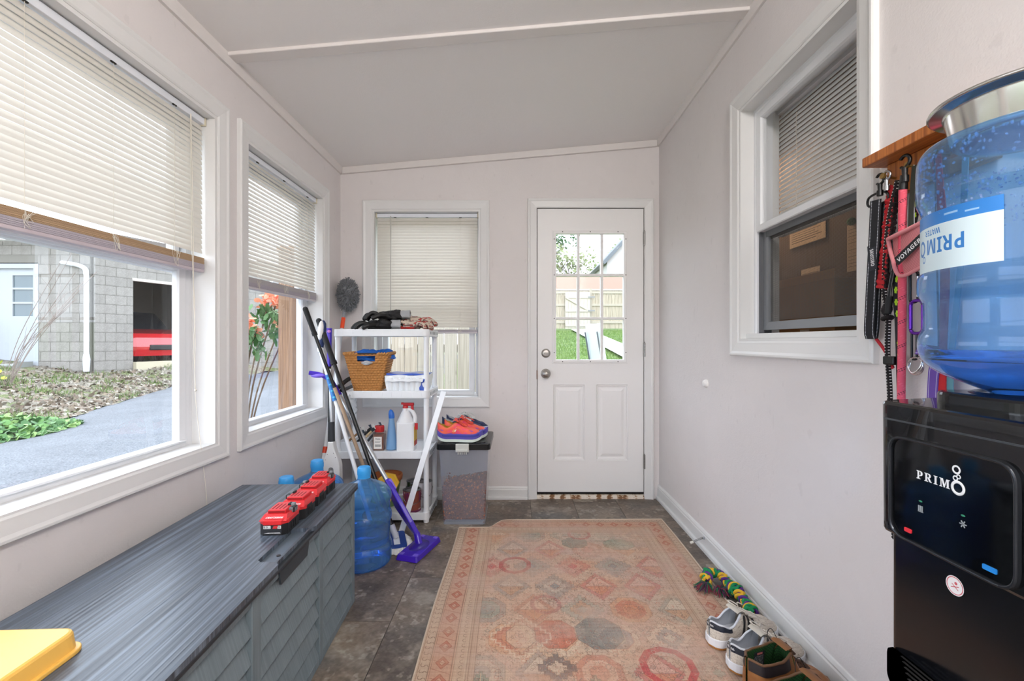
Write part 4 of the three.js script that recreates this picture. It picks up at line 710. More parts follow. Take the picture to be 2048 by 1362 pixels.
{ // jar with red lid
  const t = thing('spice_jar', 'clear jar of brown granules with a red lid', 'jar', [-0.864, TOP[1], -2.88]);
  obj('glass', ext(rrect(-0.036, 0.036, -0.034, 0.034, 0.012), 0.112, 0.003).rotateX(-Math.PI / 2), phys('#e8dcd4', 0.08, { transmission: 0.9, thickness: 0 }), t);
  obj('contents', ext(rrect(-0.033, 0.033, -0.031, 0.031, 0.012), 0.095).rotateX(-Math.PI / 2).translate(0, 0.004, 0), std('#9a6248', 0.9, { bumpMap: rep(fineNoise, 20), bumpScale: 0.002 }), t);
  obj('lid', lathe([[0, 0.152], [0.027, 0.152], [0.03, 0.149], [0.03, 0.118], [0.026, 0.112], [0, 0.112]], 32), std('#c4292c', 0.4), t);
  const lt = canvasTex(128, 192, (c, W, H) => { c.fillStyle = '#efece6'; c.fillRect(0, 0, W, H); c.fillStyle = '#333'; c.font = 'bold 34px serif'; c.fillText('Nuts', 26, 46); c.fillRect(18, 70, 92, 4); c.fillRect(18, 84, 80, 4); for (let k = 0; k < 24; k++) c.fillRect(18 + k * 4, 120, 1 + (k * 7) % 3, 40); });
  obj('label', new THREE.PlaneGeometry(0.05, 0.076).translate(0, 0.05, 0.0375), std('#ffffff', 0.6, { map: lt }), t);
}
{ // blue spray-free bottle
  const t = thing('squeeze_bottle', 'pale blue slender bottle with a darker blue slanted cap', 'bottle', [-0.789, TOP[1], -2.885]);
  obj('body', lathe([[0, 0], [0.032, 0.001], [0.034, 0.008], [0.031, 0.05], [0.026, 0.1], [0.021, 0.15], [0.017, 0.19], [0.0165, 0.205], [0, 0.206]], 36), phys('#8fc0ee', 0.3, { transmission: 0.35, thickness: 0.01 }), t);
  obj('cap', mapped(lathe([[0.018, 0.198], [0.019, 0.225], [0.017, 0.242], [0.009, 0.256], [0, 0.258]], 28), (q) => { if (q.y > 0.22) q.y -= (q.x + 0.015) * 0.5; }), std('#2a6fcd', 0.35), t);
}
{ // cleaner jug with red pump sprayer
  const t = thing('cleaner_jug', 'large white cleaner jug with red trigger sprayer cap', 'bottle', [-0.693, TOP[1], -2.885]);
  const w = std('#eef0f2', 0.4);
  obj('body', [mapped(ext(rrect(-0.056, 0.056, -0.05, 0.05, 0.022), 0.17, 0.006, 8).rotateX(-Math.PI / 2), (q) => q), mapped(new THREE.CylinderGeometry(0.022, 0.056, 0.075, 24).translate(-0.008, 0.206, 0), (q) => { q.z *= 0.9; })], w, t);
  obj('handle', [tube([[0.05, 0.16, 0], [0.053, 0.205, 0], [0.036, 0.242, 0], [0.008, 0.255, 0]], 0.0125, 24, 10), rod([-0.008, 0.235, 0], [-0.008, 0.262, 0], 0.02, 0.0185)], w, t);
  obj('label', box(0.0555, 0.0568, 0.04, 0.15, -0.038, 0.038), std('#d7b13a', 0.5), t);
  obj('label_stripe', box(0.0565, 0.0575, 0.03, 0.06, -0.038, 0.038), std('#b93028', 0.5), t);
  const red = std('#c3222a', 0.4);
  obj('sprayer', [rod([-0.008, 0.262, 0], [-0.008, 0.276, 0], 0.018, 0.016), box(-0.022, 0.046, 0.276, 0.296, -0.011, 0.011, 0.005), box(0.028, 0.044, 0.238, 0.28, -0.007, 0.007, 0.003), box(-0.034, -0.02, 0.284, 0.298, -0.009, 0.009, 0.003)], red, t);
  obj('hang_tag', box(0.055, 0.075, 0.13, 0.17, 0.02, 0.024), red, t);
}
{ // tray of brushes
  const t = thing('brush_tray', 'white plastic tub at the left of the third shelf', 'tub', [-1.01, TOP[1], -2.895]);
  obj('tub', mapped(ext((() => { const s = rrect(-0.1, 0.1, -0.075, 0.075, 0.02); s.holes.push(rrect(-0.096, 0.096, -0.071, 0.071, 0.018)); return s; })(), 0.06, 0.001).rotateX(-Math.PI / 2), (q) => { const k = 0.9 + q.y * 1.6; q.x *= k; q.z *= k; }), std('#e6eaee', 0.4), t);
  obj('tub_floor', box(-0.088, 0.088, 0, 0.004, -0.064, 0.064), plast, t);
  const R = rng(71), brush = [['#8c6a48', 'wooden handled scrub brush'], ['#d8d8d8', 'white handled scrub brush'], ['#2b2d31', 'black handled scrub brush'], ['#c9b48e', 'pale wood handled brush'], ['#4a5058', 'grey handled brush']];
  brush.forEach(([col, lab], k) => {
    const b = thing('scrub_brush', lab + [' at the left of the tub', ' in the middle of the tub', ' leaning right in the tub', ' nearest the jar', ' at the back of the tub'][k], 'brush', [-1.07 + k * 0.032, TOP[1] + 0.012, -2.9 + (k % 2) * 0.03], 0);
    obj('handle', tube([[-0.02, 0.014, 0], [0.03, 0.06 + k * 0.004, 0.005], [0.085, 0.1 + k * 0.008, 0.008]], 0.0075, 14, 8), std(col, 0.6), b);
    obj('head', [box(-0.012, 0.012, 0.0, 0.02, -0.015, 0.015, 0.004).rotateZ(0.7).translate(0.083, 0.088 + k * 0.008, 0.008)], std(k % 2 ? '#27303a' : '#1b1b1c', 0.7), b);
    const br = []; for (let j = 0; j < 14; j++) br.push(rod([0.08 + R() * 0.014, 0.1 + k * 0.008, 0.008 + (R() - 0.5) * 0.022], [0.068 + R() * 0.014, 0.126 + k * 0.008, 0.008 + (R() - 0.5) * 0.03], 0.0012, 0.001, 4));
    const o = obj('bristles', br, std(k % 2 ? '#e8e8e6' : '#3c4a5c', 0.8), b); o.userData.kind = 'stuff';
  });
}
{ // flower pot
  const t = thing('flower_pot', 'terracotta flower pot with a green glazed outside on the bottom shelf', 'pot', [-0.84, TOP[0], -2.96]);
  obj('glazed_body', lathe([[0, 0], [0.058, 0], [0.062, 0.004], [0.088, 0.15], [0.09, 0.162]], 44), std('#6d8a52', 0.35, { side: THREE.DoubleSide }), t);
  obj('rim', lathe([[0.086, 0.16], [0.098, 0.165], [0.101, 0.185], [0.099, 0.198], [0.093, 0.2], [0.088, 0.195], [0.084, 0.16], [0.058, 0.012], [0, 0.01]], 44), std('#b3683c', 0.8), t);
}
function paintCan(x, z, h, r, label, body, drip) {
  const t = thing('paint_can', label, 'paint can', [x, TOP[0], z], 0.3, 'paint cans on the bottom shelf');
  obj('body', lathe([[0, 0], [r, 0], [r, 0.004], [r - 0.002, 0.008], [r - 0.002, h - 0.008], [r + 0.001, h - 0.004], [r + 0.001, h]], 36), body, t);
  obj('lid', lathe([[0, h - 0.006], [r - 0.016, h - 0.006], [r - 0.013, h - 0.002], [r - 0.008, h - 0.008], [r - 0.003, h - 0.001], [r + 0.001, h]], 36), M.steel, t);
  obj('bail', tube([[-r - 0.003, h * 0.75, 0], [-r * 0.7, h * 0.5, r * 0.8], [0, h * 0.42, r * 1.12], [r * 0.7, h * 0.5, r * 0.8], [r + 0.003, h * 0.75, 0]], 0.0015, 24, 6), M.steel, t);
  if (drip) obj('paint_drips', drip(h, r), std('#6e2a52', 0.4), t);
}
const canTex = canvasTex(512, 128, (c, W, H) => { c.fillStyle = '#8a4436'; c.fillRect(0, 0, W, H); c.fillStyle = '#d9c9b8'; c.fillRect(60, 62, 120, 26); c.fillRect(300, 62, 120, 26); c.fillStyle = '#5d2a3c'; c.fillRect(0, 100, W, 28); c.fillStyle = '#e8e0d8'; c.font = 'italic bold 34px serif'; c.fillText('Premium', 70, 44); c.fillText('Premium', 320, 44); });
paintCan(-0.655, -2.865, 0.13, 0.056, 'front paint can with a maroon label and purple drips', std('#ffffff', 0.45, { map: canTex }), (h, r) => { const g = []; const R = rng(5); g.push(lathe([[r - 0.0015, 0.001], [r + 0.001, 0.001], [r + 0.001, 0.012], [r - 0.0015, 0.012]], 36)); for (let k = 0; k < 9; k++) { const a = R() * 3.1, l = 0.02 + R() * 0.07; g.push(rod([Math.cos(a) * (r - 0.0012), h - 0.006, Math.sin(a) * (r - 0.0012)], [Math.cos(a) * (r - 0.0012), h - 0.006 - l, Math.sin(a) * (r - 0.0012)], 0.004, 0.0028, 6)); } return g; });
paintCan(-0.67, -3.02, 0.14, 0.056, 'grey metal paint can just behind the maroon can', M.steel, null);
paintCan(-0.595, -2.955, 0.155, 0.05, 'pale paint can at the back right of the bottom shelf', std('#c9c8cc', 0.4), null);
{ // yellow scoop beside the pot
  const t = thing('hand_scoop', 'yellow plastic hand scoop leaning by the flower pot', 'scoop', [-0.83, TOP[0], -2.84]);
  obj('pan', mapped(ext(poly([[-0.06, 0], [0.05, 0], [0.06, 0.16], [0.02, 0.2], [-0.04, 0.19], [-0.07, 0.14]]), 0.012, 0.004), (q) => { q.z -= q.y * 0.2 + (q.x * q.x) * 4; }).rotateZ(-0.35).translate(-0.01, 0.05, 0.04), std('#e9b93c', 0.4), t);
  obj('grip', tube([[-0.03, 0.012, 0.05], [-0.02, 0.04, 0.05], [0.0, 0.08, 0.04]], 0.011, 14, 10), std('#e8762e', 0.4), t);
}
// ───────────── brooms and mops ─────────────
const metalPole = std('#c4c7ca', 0.3, { metalness: 0.85 }), whitePole = std('#e9ecef', 0.35), navy = std('#1b2f5e', 0.45), purple = std('#3f1fb0', 0.32), purpleLt = std('#7a5fd6', 0.35);
function alongLine(a, b) { return (t) => lerp3(a, b, t); }
{ // broom: black grip, tan stick, bristle head on the floor
  const t = thing('push_broom', 'broom with black grip and tan stick leaning on the side window', 'broom');
  const L = alongLine([-0.792, 0.1, -2.68], [-1.215, 1.31, -2.62]);
  obj('stick', rod(L(0), L(0.62), 0.0105), std('#b49a80', 0.6), t);
  obj('upper_pole', rod(L(0.6), L(0.9), 0.0095), M.black, t);
  obj('grip', [rod(L(0.88), L(0.995), 0.0135, 0.015), rod(L(0.87), L(0.885), 0.0155), new THREE.SphereGeometry(0.015, 12, 8).translate(...L(0.995))], M.rubber, t);
  obj('head', box(-0.9, -0.74, 0.08, 0.115, -2.705, -2.655, 0.01), M.black, t);
  const br = [], R = rng(3); for (let k = 0; k < 160; k++) { const x = -0.895 + R() * 0.15, z = -2.7 + R() * 0.04; br.push(rod([x, 0.085, z], [x + (R() - 0.5) * 0.02, 0.001, z + (R() - 0.5) * 0.02], 0.0012, 0.001, 3)); }
  const b = obj('bristles', br, std('#2c3a5c', 0.9), t); b.userData.kind = 'stuff';
}
{ // fringe mop on a black pole
  const t = thing('fringe_mop', 'black poled mop with navy and white fringed head on the floor', 'mop');
  const L = alongLine([-0.66, 0.045, -2.5], [-1.2, 1.255, -2.76]);
  obj('pole', rod(L(0.02), L(0.8), 0.0115), M.black, t);
  obj('grip', [rod(L(0.78), L(0.99), 0.0155, 0.017), rod(L(0.775), L(0.79), 0.0185), new THREE.SphereGeometry(0.017, 12, 8).translate(...L(0.99))], M.rubber, t);
  obj('joint', [rod(L(-0.005), L(0.05), 0.016)], std('#c9ced4', 0.5), t);
  const H = new THREE.Matrix4().makeRotationY(0.32).setPosition(-0.662, 0, -2.5);
  const pad = obj('pad', ext(rrect(-0.055, 0.055, -0.1, 0.1, 0.02), 0.012, 0.004).rotateX(-Math.PI / 2).translate(0, 0.02, 0).applyMatrix4(H), std('#1d3f86', 0.8), t);
  obj('stripe', box(-0.012, 0.02, 0.034, 0.0375, -0.08, 0.08, 0.001).applyMatrix4(H), std('#d9dcdf', 0.8), pad);
  const fr = [], R = rng(9); for (let k = 0; k < 120; k++) { const a = k / 120 * 6.283, c = Math.cos(a), s = Math.sin(a), p = [c * 0.055 * (1 + 0.2 * Math.abs(s)), 0.02, s * 0.1], q = [c * (0.08 + R() * 0.012), 0.006, s * (0.128 + R() * 0.014)]; fr.push(tube([p, [(p[0] + q[0]) / 2, 0.022, (p[2] + q[2]) / 2 + (R() - 0.5) * 0.006], q], 0.0034, 6, 5)); }
  const f = obj('fringe', merged(fr).applyMatrix4(H), std('#dcdcd8', 0.95), t); f.userData.kind = 'stuff';
}
{ // spray mop with blue grip
  const t = thing('spray_mop', 'white spray mop with navy oval handle and blue finger grip', 'mop');
  const L = alongLine([-0.78, 0.03, -2.52], [-1.205, 1.14, -2.76]);
  obj('pole', [rod(L(0.04), L(0.68), 0.0115), rod(L(0.78), L(0.93), 0.014, 0.0155), rod(L(0.66), L(0.8), 0.0125)], whitePole, t);
  const grip = obj('blue_grip', [rod(L(0.665), L(0.8), 0.0168, 0.0168, 16)], std('#1c6fb8', 0.4), t);
  for (let k = 0; k < 4; k++) { const p = L(0.683 + k * 0.033); obj('finger_pad', new THREE.SphereGeometry(0.011, 12, 8).scale(1, 0.8, 0.6).translate(p[0] + 0.003, p[1], p[2] + 0.0125), std('#3fa6d6', 0.45), grip); }
  obj('collar', [rod(L(0.925), L(0.945), 0.019)], whitePole, t);
  const A = L(0.94), up = V(...L(1)).sub(V(...L(0))).normalize();
  const q = new THREE.Quaternion().setFromUnitVectors(V(0, 1, 0), V(0.12, 1, 0.05).normalize());
  const hb = lathe([[0, 0], [0.016, 0.0], [0.018, 0.03], [0.015, 0.05], [0.02, 0.09], [0.023, 0.12], [0.019, 0.155], [0.008, 0.172], [0, 0.174]], 28).scale(1, 1, 0.8).applyQuaternion(q).translate(...A);
  obj('handle_back', hb, navy, t);
  obj('handle_face', new THREE.SphereGeometry(1, 24, 16).scale(0.0175, 0.058, 0.012).applyQuaternion(q).translate(A[0] + 0.009, A[1] + 0.112, A[2] + 0.018), std('#eceae8', 0.4), t);
  obj('head', [box(-0.83, -0.74, 0.004, 0.03, -2.6, -2.46, 0.008), rod(L(0), L(0.06), 0.018)], whitePole, t);
}
{ // flat mop with silver pole, purple shroud and head
  const t = thing('flat_mop', 'purple flat floor mop with a silver pole and curved purple handle end', 'mop');
  const a = [-0.535, 0.075, -2.46], b = [-1.06, 0.806, -2.72], L = alongLine(a, b);
  obj('pole', [rod(L(0.36), L(1), 0.0125, 0.0125, 18), rod(L(0.66), L(0.67), 0.0138)], metalPole, t);
  obj('handle', [rod(L(0.985), L(1.06), 0.015, 0.0145), tube([L(1.04), L(1.1), [-1.125, 0.893, -2.735], [-1.175, 0.92, -2.725], [-1.232, 0.932, -2.71]], 0.013, 24, 12)], purple, t);
  obj('handle_tip', mapped(new THREE.SphereGeometry(0.02, 18, 12), (q) => { q.x *= 2.2; q.y *= 0.7; }).translate(-1.185, 0.914, -2.722), purpleLt, t);
  // tapering shroud: wide flat plate narrowing to the swivel
  const u = V(...b).sub(V(...a)).normalize(), side = V(0.55, 0, 0.83).normalize(), sd = side.clone().sub(u.clone().multiplyScalar(side.dot(u))).normalize(), nn = V().crossVectors(u, sd);
  const S = poly([[-0.018, 0.0], [0.016, 0.0], [0.03, 0.07], [0.034, 0.19], [0.03, 0.29], [0.024, 0.34], [-0.024, 0.34], [-0.07, 0.31], [-0.125, 0.2], [-0.075, 0.09]]);
  const M4 = new THREE.Matrix4().makeBasis(sd, u, nn.clone().negate()).setPosition(...a);
  obj('shroud', ext(S, 0.014, 0.006, 6).translate(0, 0, -0.007).applyMatrix4(M4), purple, t);
  obj('shroud_clip', ext(rrect(-0.02, 0.026, 0.265, 0.335, 0.008), 0.012, 0.003).translate(0, 0, -0.017).applyMatrix4(M4), purpleLt, t);
  obj('swivel', [rod(a, [-0.518, 0.025, -2.44], 0.017, 0.021), new THREE.SphereGeometry(0.018, 14, 10).translate(...a)], purple, t);
  const H = new THREE.Matrix4().makeRotationY(-0.3).setPosition(-0.517, 0, -2.432);
  const head = obj('head', mapped(ext(rrect(-0.062, 0.062, -0.135, 0.135, 0.012), 0.02, 0.004).rotateX(-Math.PI / 2), (q) => { if (q.y > 0.012) { q.x *= 0.92; q.z *= 0.95; } }).translate(0, 0.005, 0).applyMatrix4(H), purple, t);
  obj('head_dome', [new THREE.SphereGeometry(1, 24, 10, 0, 6.3, 0, 1.57).scale(0.05, 0.014, 0.075).translate(0, 0.026, 0).applyMatrix4(H)], std('#2b1480', 0.3), head);
  for (const [x, z] of [[-0.04, -0.11], [0.04, -0.11], [-0.04, 0.11], [0.04, 0.11]]) obj('cloth_gripper', box(x - 0.012, x + 0.012, 0.028, 0.032, z - 0.012, z + 0.012, 0.002).applyMatrix4(H), purpleLt, head);
}
{ // duster with long pole in the corner
  const t = thing('pole_duster', 'fluffy grey duster on a long white pole in the corner', 'duster');
  const L = alongLine([-1.2, 0.0, -2.7], [-1.183, 1.225, -3.1]);
  obj('pole', [rod(L(0), L(0.36), 0.0125), rod(L(0.36), L(0.96), 0.011)], whitePole, t);
  obj('red_ring', rod(L(0.345), L(0.375), 0.0142), std('#e0431c', 0.4), t);
  obj('orange_collar', rod(L(0.985), L(1.045), 0.0135), std('#ea4a1a', 0.45), t); obj('grey_collar', rod(L(1.04), L(1.09), 0.0125), std('#8c9096', 0.5), t); obj('white_collar', rod(L(0.95), L(0.99), 0.0118), whitePole, t);
  const R = rng(12), c = [-1.158, 1.44, -3.135], fr = [];
  obj('core', blob(c, [0.055, 0.095, 0.05], 0.05, 2), std('#7d7f83', 0.95), t);
  for (let k = 0; k < 950; k++) { const a = R() * 6.283, z = R() * 2 - 1, s = Math.sqrt(1 - z * z), d = [Math.cos(a) * s, z, Math.sin(a) * s], p = [c[0] + d[0] * 0.052, c[1] + d[1] * 0.092, c[2] + d[2] * 0.046], l = 0.016 + R() * 0.012, q = [p[0] + d[0] * l + (R() - 0.5) * 0.014, p[1] + d[1] * l + (R() - 0.5) * 0.014, p[2] + d[2] * l + (R() - 0.5) * 0.014]; fr.push(rod(p, q, 0.0034, 0.003, 5)); }
  const f = obj('fluff', fr, std('#7d7f83', 0.95), t); f.userData.kind = 'stuff';
}
{ // upright sprayer mop with a yoke and tank
  const t = thing('steam_mop', 'upright white mop with an arched yoke, clear tank and dark grip', 'mop', [-1.055, 0, -2.64], 0);
  t.rotation.z = 0.06; t.rotation.x = -0.09;
  const w = std('#e6e6e4', 0.45);
  obj('pole', rod([0, 0.6, 0], [0, 0.96, 0], 0.0105), metalPole, t);
  obj('grip', rod([0, 0.525, 0], [0, 0.645, 0], 0.0155), std('#2e3136', 0.6), t);
  const s = new THREE.Shape(); s.moveTo(-0.047, 0.06); s.lineTo(-0.05, 0.38); s.bezierCurveTo(-0.05, 0.44, -0.018, 0.46, -0.017, 0.53); s.lineTo(0.017, 0.53); s.bezierCurveTo(0.018, 0.46, 0.05, 0.44, 0.05, 0.38); s.lineTo(0.047, 0.06);
  const h = new THREE.Path(); h.moveTo(-0.021, 0.1); h.lineTo(-0.021, 0.37); h.absarc(0, 0.37, 0.021, Math.PI, 0, true); h.lineTo(0.021, 0.1); s.holes.push(h);
  const y = obj('yoke', ext(s, 0.04, 0.006, 14).translate(0, 0, -0.02), w, t);
  for (const [x, v] of [[-0.03, 0.43], [0.028, 0.44], [-0.018, 0.46], [0.018, 0.465]]) obj('screw_hole', new THREE.CylinderGeometry(0.002, 0.002, 0.002, 8).rotateX(Math.PI / 2).translate(x, v, 0.0265), M.black, y);
  obj('tank', [lathe([[0, 0.16], [0.02, 0.16], [0.02, 0.3], [0.014, 0.335], [0.01, 0.345], [0, 0.345]], 24)], phys('#c9ccd8', 0.2, { transmission: 0.5, thickness: 0 }), t);
  obj('tank_base', [lathe([[0, 0.1], [0.0205, 0.1], [0.0205, 0.285], [0, 0.285]], 24)], std('#2618a0', 0.4), t);
  obj('foot', box(-0.1, 0.06, 0.0, 0.06, -0.04, 0.06, 0.012), w, t);
}
{
  const t = thing('duster_handle', 'purple tubular handle with a pink hollow end behind the mops', 'handle');
  const L = alongLine([-1.12, 0.0, -2.74], [-1.19, 1.2, -2.9]);
  obj('tube', [rod(L(0.8), L(1), 0.0125, 0.0165, 20, true)], std('#3a1aa8', 0.35, { side: THREE.DoubleSide }), t);
  obj('end_ring', new THREE.TorusGeometry(0.0155, 0.003, 8, 24).rotateX(Math.PI / 2).translate(...L(1)), std('#5a30c8', 0.35), t);
  obj('end_plug', new THREE.SphereGeometry(0.011, 16, 10).translate(...L(0.985)).translate(0.003, 0, 0.01), std('#d58ad0', 0.4), t);
  obj('stick', rod(L(0), L(0.81), 0.009), M.rubber, t);
}
{ // white plastic strip leaning on the shelf
  const a = V(-0.67, 0.001, -2.645), b = V(-0.44, 0.815, -2.765), u = b.clone().sub(a), len = u.length(); u.normalize();
  const side = V(1, 0, 0.35).sub(u.clone().multiplyScalar(V(1, 0, 0.35).dot(u))).normalize(), n = V().crossVectors(side, u);
  const g = ext(poly([[-0.018, 0], [0.018, 0], [0.018, 0.004], [0.004, 0.004], [0.004, 0.012], [0.0, 0.012], [0.0, 0.004], [-0.018, 0.004]]), len); g.applyMatrix4(new THREE.Matrix4().makeBasis(side, n.clone().negate(), u).setPosition(a));
  const t = thing('trim_strip', 'long white plastic strip leaning against the front of the shelf', 'strip'); obj('strip', g, std('#eef0f2', 0.35), t);
}
// ───────────── pet food bin ─────────────
{
  const t = thing('food_bin', 'tall translucent bin of kibble with a black latched lid', 'bin', [-0.318, 0, -2.935]);
  const wallM = phys('#e3e7f0', 0.16, { transmission: 0.8, thickness: 0, side: THREE.DoubleSide });
  const k = (y) => 0.83 + 0.17 * y / 0.49, hx = 0.152, hz = 0.185;
  const shell = mapped(ext((() => { const s = rrect(-hx, hx, -hz, hz, 0.022); return s; })(), 0.48, 0, 8).rotateX(-Math.PI / 2), (q) => { const f = k(q.y); q.x *= f; q.z *= f; q.y += 0.004; });
  // walls only: drop the top cap
  const p = shell.attributes.position, keep = []; for (let i = 0; i < p.count; i += 3) if (!(p.getY(i) > 0.48 && p.getY(i + 1) > 0.48 && p.getY(i + 2) > 0.48)) for (let j = 0; j < 3; j++) keep.push(p.getX(i + j), p.getY(i + j), p.getZ(i + j));
  const sg = new THREE.BufferGeometry(); sg.setAttribute('position', new THREE.Float32BufferAttribute(keep, 3)); sg.computeVertexNormals();
  obj('wall', sg, wallM, t);
  obj('foot_rim', mapped(ext((() => { const s = rrect(-hx, hx, -hz, hz, 0.02); s.holes.push(rrect(-hx + 0.004, hx - 0.004, -hz + 0.004, hz - 0.004, 0.018)); return s; })(), 0.03, 0, 6).rotateX(-Math.PI / 2), (q) => { q.x *= 0.835; q.z *= 0.835; }), phys('#b9c0cc', 0.4, { transmission: 0.5, thickness: 0 }), t);
  const lid = obj('lid', [ext(rrect(-hx - 0.012, hx + 0.012, -hz - 0.012, hz + 0.008, 0.025), 0.03, 0.004, 8).rotateX(-Math.PI / 2).translate(0, 0.468, 0)], std('#121315', 0.25), t);
  obj('lid_panel', ext(rrect(-hx + 0.02, hx - 0.02, -hz + 0.02, hz - 0.03, 0.02), 0.004, 0.002).rotateX(-Math.PI / 2).translate(0, 0.5, 0), std('#17181a', 0.3), lid);
  obj('latch', [box(-0.045, 0.035, 0.452, 0.503, hz + 0.008, hz + 0.022, 0.004), box(-0.04, 0.03, 0.456, 0.47, hz + 0.018, hz + 0.026, 0.003)], std('#c6c8c2', 0.4), t);
  const teeth = []; for (let i = 0; i < 5; i++) teeth.push(box(-0.034 + i * 0.012, -0.028 + i * 0.012, 0.436, 0.452, hz + 0.001, hz + 0.008, 0.001)); obj('catch', teeth, std('#d8d9d4', 0.3), t);
  // kibble, heaped a little to the right
  const top = (x) => 0.215 + x * 0.14; const R = rng(55);
  obj('kibble_bed', mapped(new THREE.BoxGeometry(2 * hx - 0.03, 0.2, 2 * hz - 0.03, 8, 6, 8).translate(0, 0.112, 0), (q) => { if (q.y > 0.2) q.y = top(q.x) - 0.012; const f = k(q.y); q.x *= f * 0.97; q.z *= f * 0.97; }), std('#6a3d30', 0.9), t);
  const n = 5200, im = new THREE.InstancedMesh(new THREE.IcosahedronGeometry(0.0062, 0), std('#ffffff', 0.9), n), m = new THREE.Matrix4(), q = new THREE.Quaternion();
  for (let i = 0; i < n; i++) { const f = R(), y0 = R(); let x = (R() * 2 - 1) * (hx - 0.009), z = (R() * 2 - 1) * (hz - 0.009), y = 0.012 + y0 * (top(x) - 0.012); const w = R(); if (w < 0.45) z = hz - 0.009; else if (w < 0.7) x = hx - 0.009; else if (w < 0.85) x = -hx + 0.009; else y = top(x) + R() * 0.004; const kk = k(y); q.setFromEuler(new THREE.Euler(R() * 6, R() * 6, R() * 6)); m.compose(V(x * kk, y, z * kk), q, V(1 + R() * 0.4, 0.7 + R() * 0.5, 1)); im.setMatrixAt(i, m); im.setColorAt(i, new THREE.Color(['#7a3f30', '#8a4a36', '#6c3630', '#5e3434', '#c8703e', '#93503c'][R() < 0.1 ? 4 : Math.floor(R() * 4)])); }
  im.name = 'kibble'; im.userData.kind = 'stuff'; shadows(im); t.add(im);
}
// ───────────── shoes ─────────────
// outline: half width over s (0 heel … 1 toe); height of the upper's top edge; half opening
function shoeShape({ len, wid, hTop, open, so = 0.44, base = 0.03 }) {
  const hw = (s) => { const W = wid / 2; if (s < 0.13) return W * 0.74 * Math.sqrt(Math.max(0, 1 - ((0.13 - s) / 0.13) ** 2)); if (s < 0.4) return W * (0.74 - 0.03 * Math.sin((s - 0.13) / 0.27 * Math.PI)); if (s < 0.7) { const t = (s - 0.4) / 0.3; return W * (0.74 + 0.26 * t * t * (3 - 2 * t)); } return W * Math.pow(Math.max(0, 1 - ((s - 0.7) / 0.3) ** 2.3), 0.5); };
  const off = (s) => 0.006 * Math.sin(Math.max(0, s - 0.4) * 2.6) * (wid / 0.1);
  const surf = (s, v, side, o = 0) => { // v 0 sole … 1 top edge
    const H = hTop(s), w = hw(s), e = Math.min(w * 0.96, open(s)), p = s < so ? 3.2 : 2.0 + (1 - s) * 0.5;
    const x = w + (e - w) * Math.pow(v, p) + 0.004 * Math.sin(v * Math.PI) * Math.min(1, Math.min(s, 1 - s) / 0.12);
    return [(s - 0.5) * len, base + (H - base) * (s < so ? v : Math.sin(v * Math.PI / 2) ** 0.9) + o * (v > 0.7 && s > so ? 1 : 0), side * (x + o) + off(s)];
  };
  return { hw, off, surf, len, wid, base, hTop, open, so };
}
function sheet(f, s0, s1, v0, v1, ns = 40, nv = 14) { const pos = [], uv = [], idx = []; for (let j = 0; j <= nv; j++) for (let i = 0; i <= ns; i++) { const s = s0 + (s1 - s0) * i / ns, v = v0 + (v1 - v0) * j / nv; pos.push(...f(s, v)); uv.push(s * 0.28, v * 0.1); if (i && j) { const k = j * (ns + 1) + i; idx.push(k, k - 1, k - ns - 2, k, k - ns - 2, k - ns - 1); } } const g = new THREE.BufferGeometry(); g.setAttribute('position', new THREE.Float32BufferAttribute(pos, 3)); g.setAttribute('uv', new THREE.Float32BufferAttribute(uv, 2)); g.setIndex(idx); g.computeVertexNormals(); return g; }
function soleGeo(S, k, y0, y1, flare = 0, rocker = 0) { const pts = []; const n = 40; for (let i = 0; i <= n; i++) { const s = i / n; pts.push([(s - 0.5) * S.len * k, (S.hw(s) + flare) * k + S.off(s)]); } for (let i = n; i >= 0; i--) { const s = i / n; pts.push([(s - 0.5) * S.len * k, -(S.hw(s) + flare) * k + S.off(s)]); } const c = []; for (const p of pts) { const l = c[c.length - 1]; if (!l || Math.hypot(p[0] - l[0], p[1] - l[1]) > 0.0008) c.push(p); } return mapped(ext(poly(c), y1 - y0, 0.0025).rotateX(-Math.PI / 2).scale(1, 1, -1).translate(0, y0, 0), (q) => { const e = Math.max(0, Math.abs(q.x / (S.len / 2)) - 0.55); q.y += rocker * e * e; }); }
const DS = { side: THREE.DoubleSide }, cosine = (q) => 0.0005 + 0.999 * 0.5 * (1 - Math.cos(Math.PI * q));
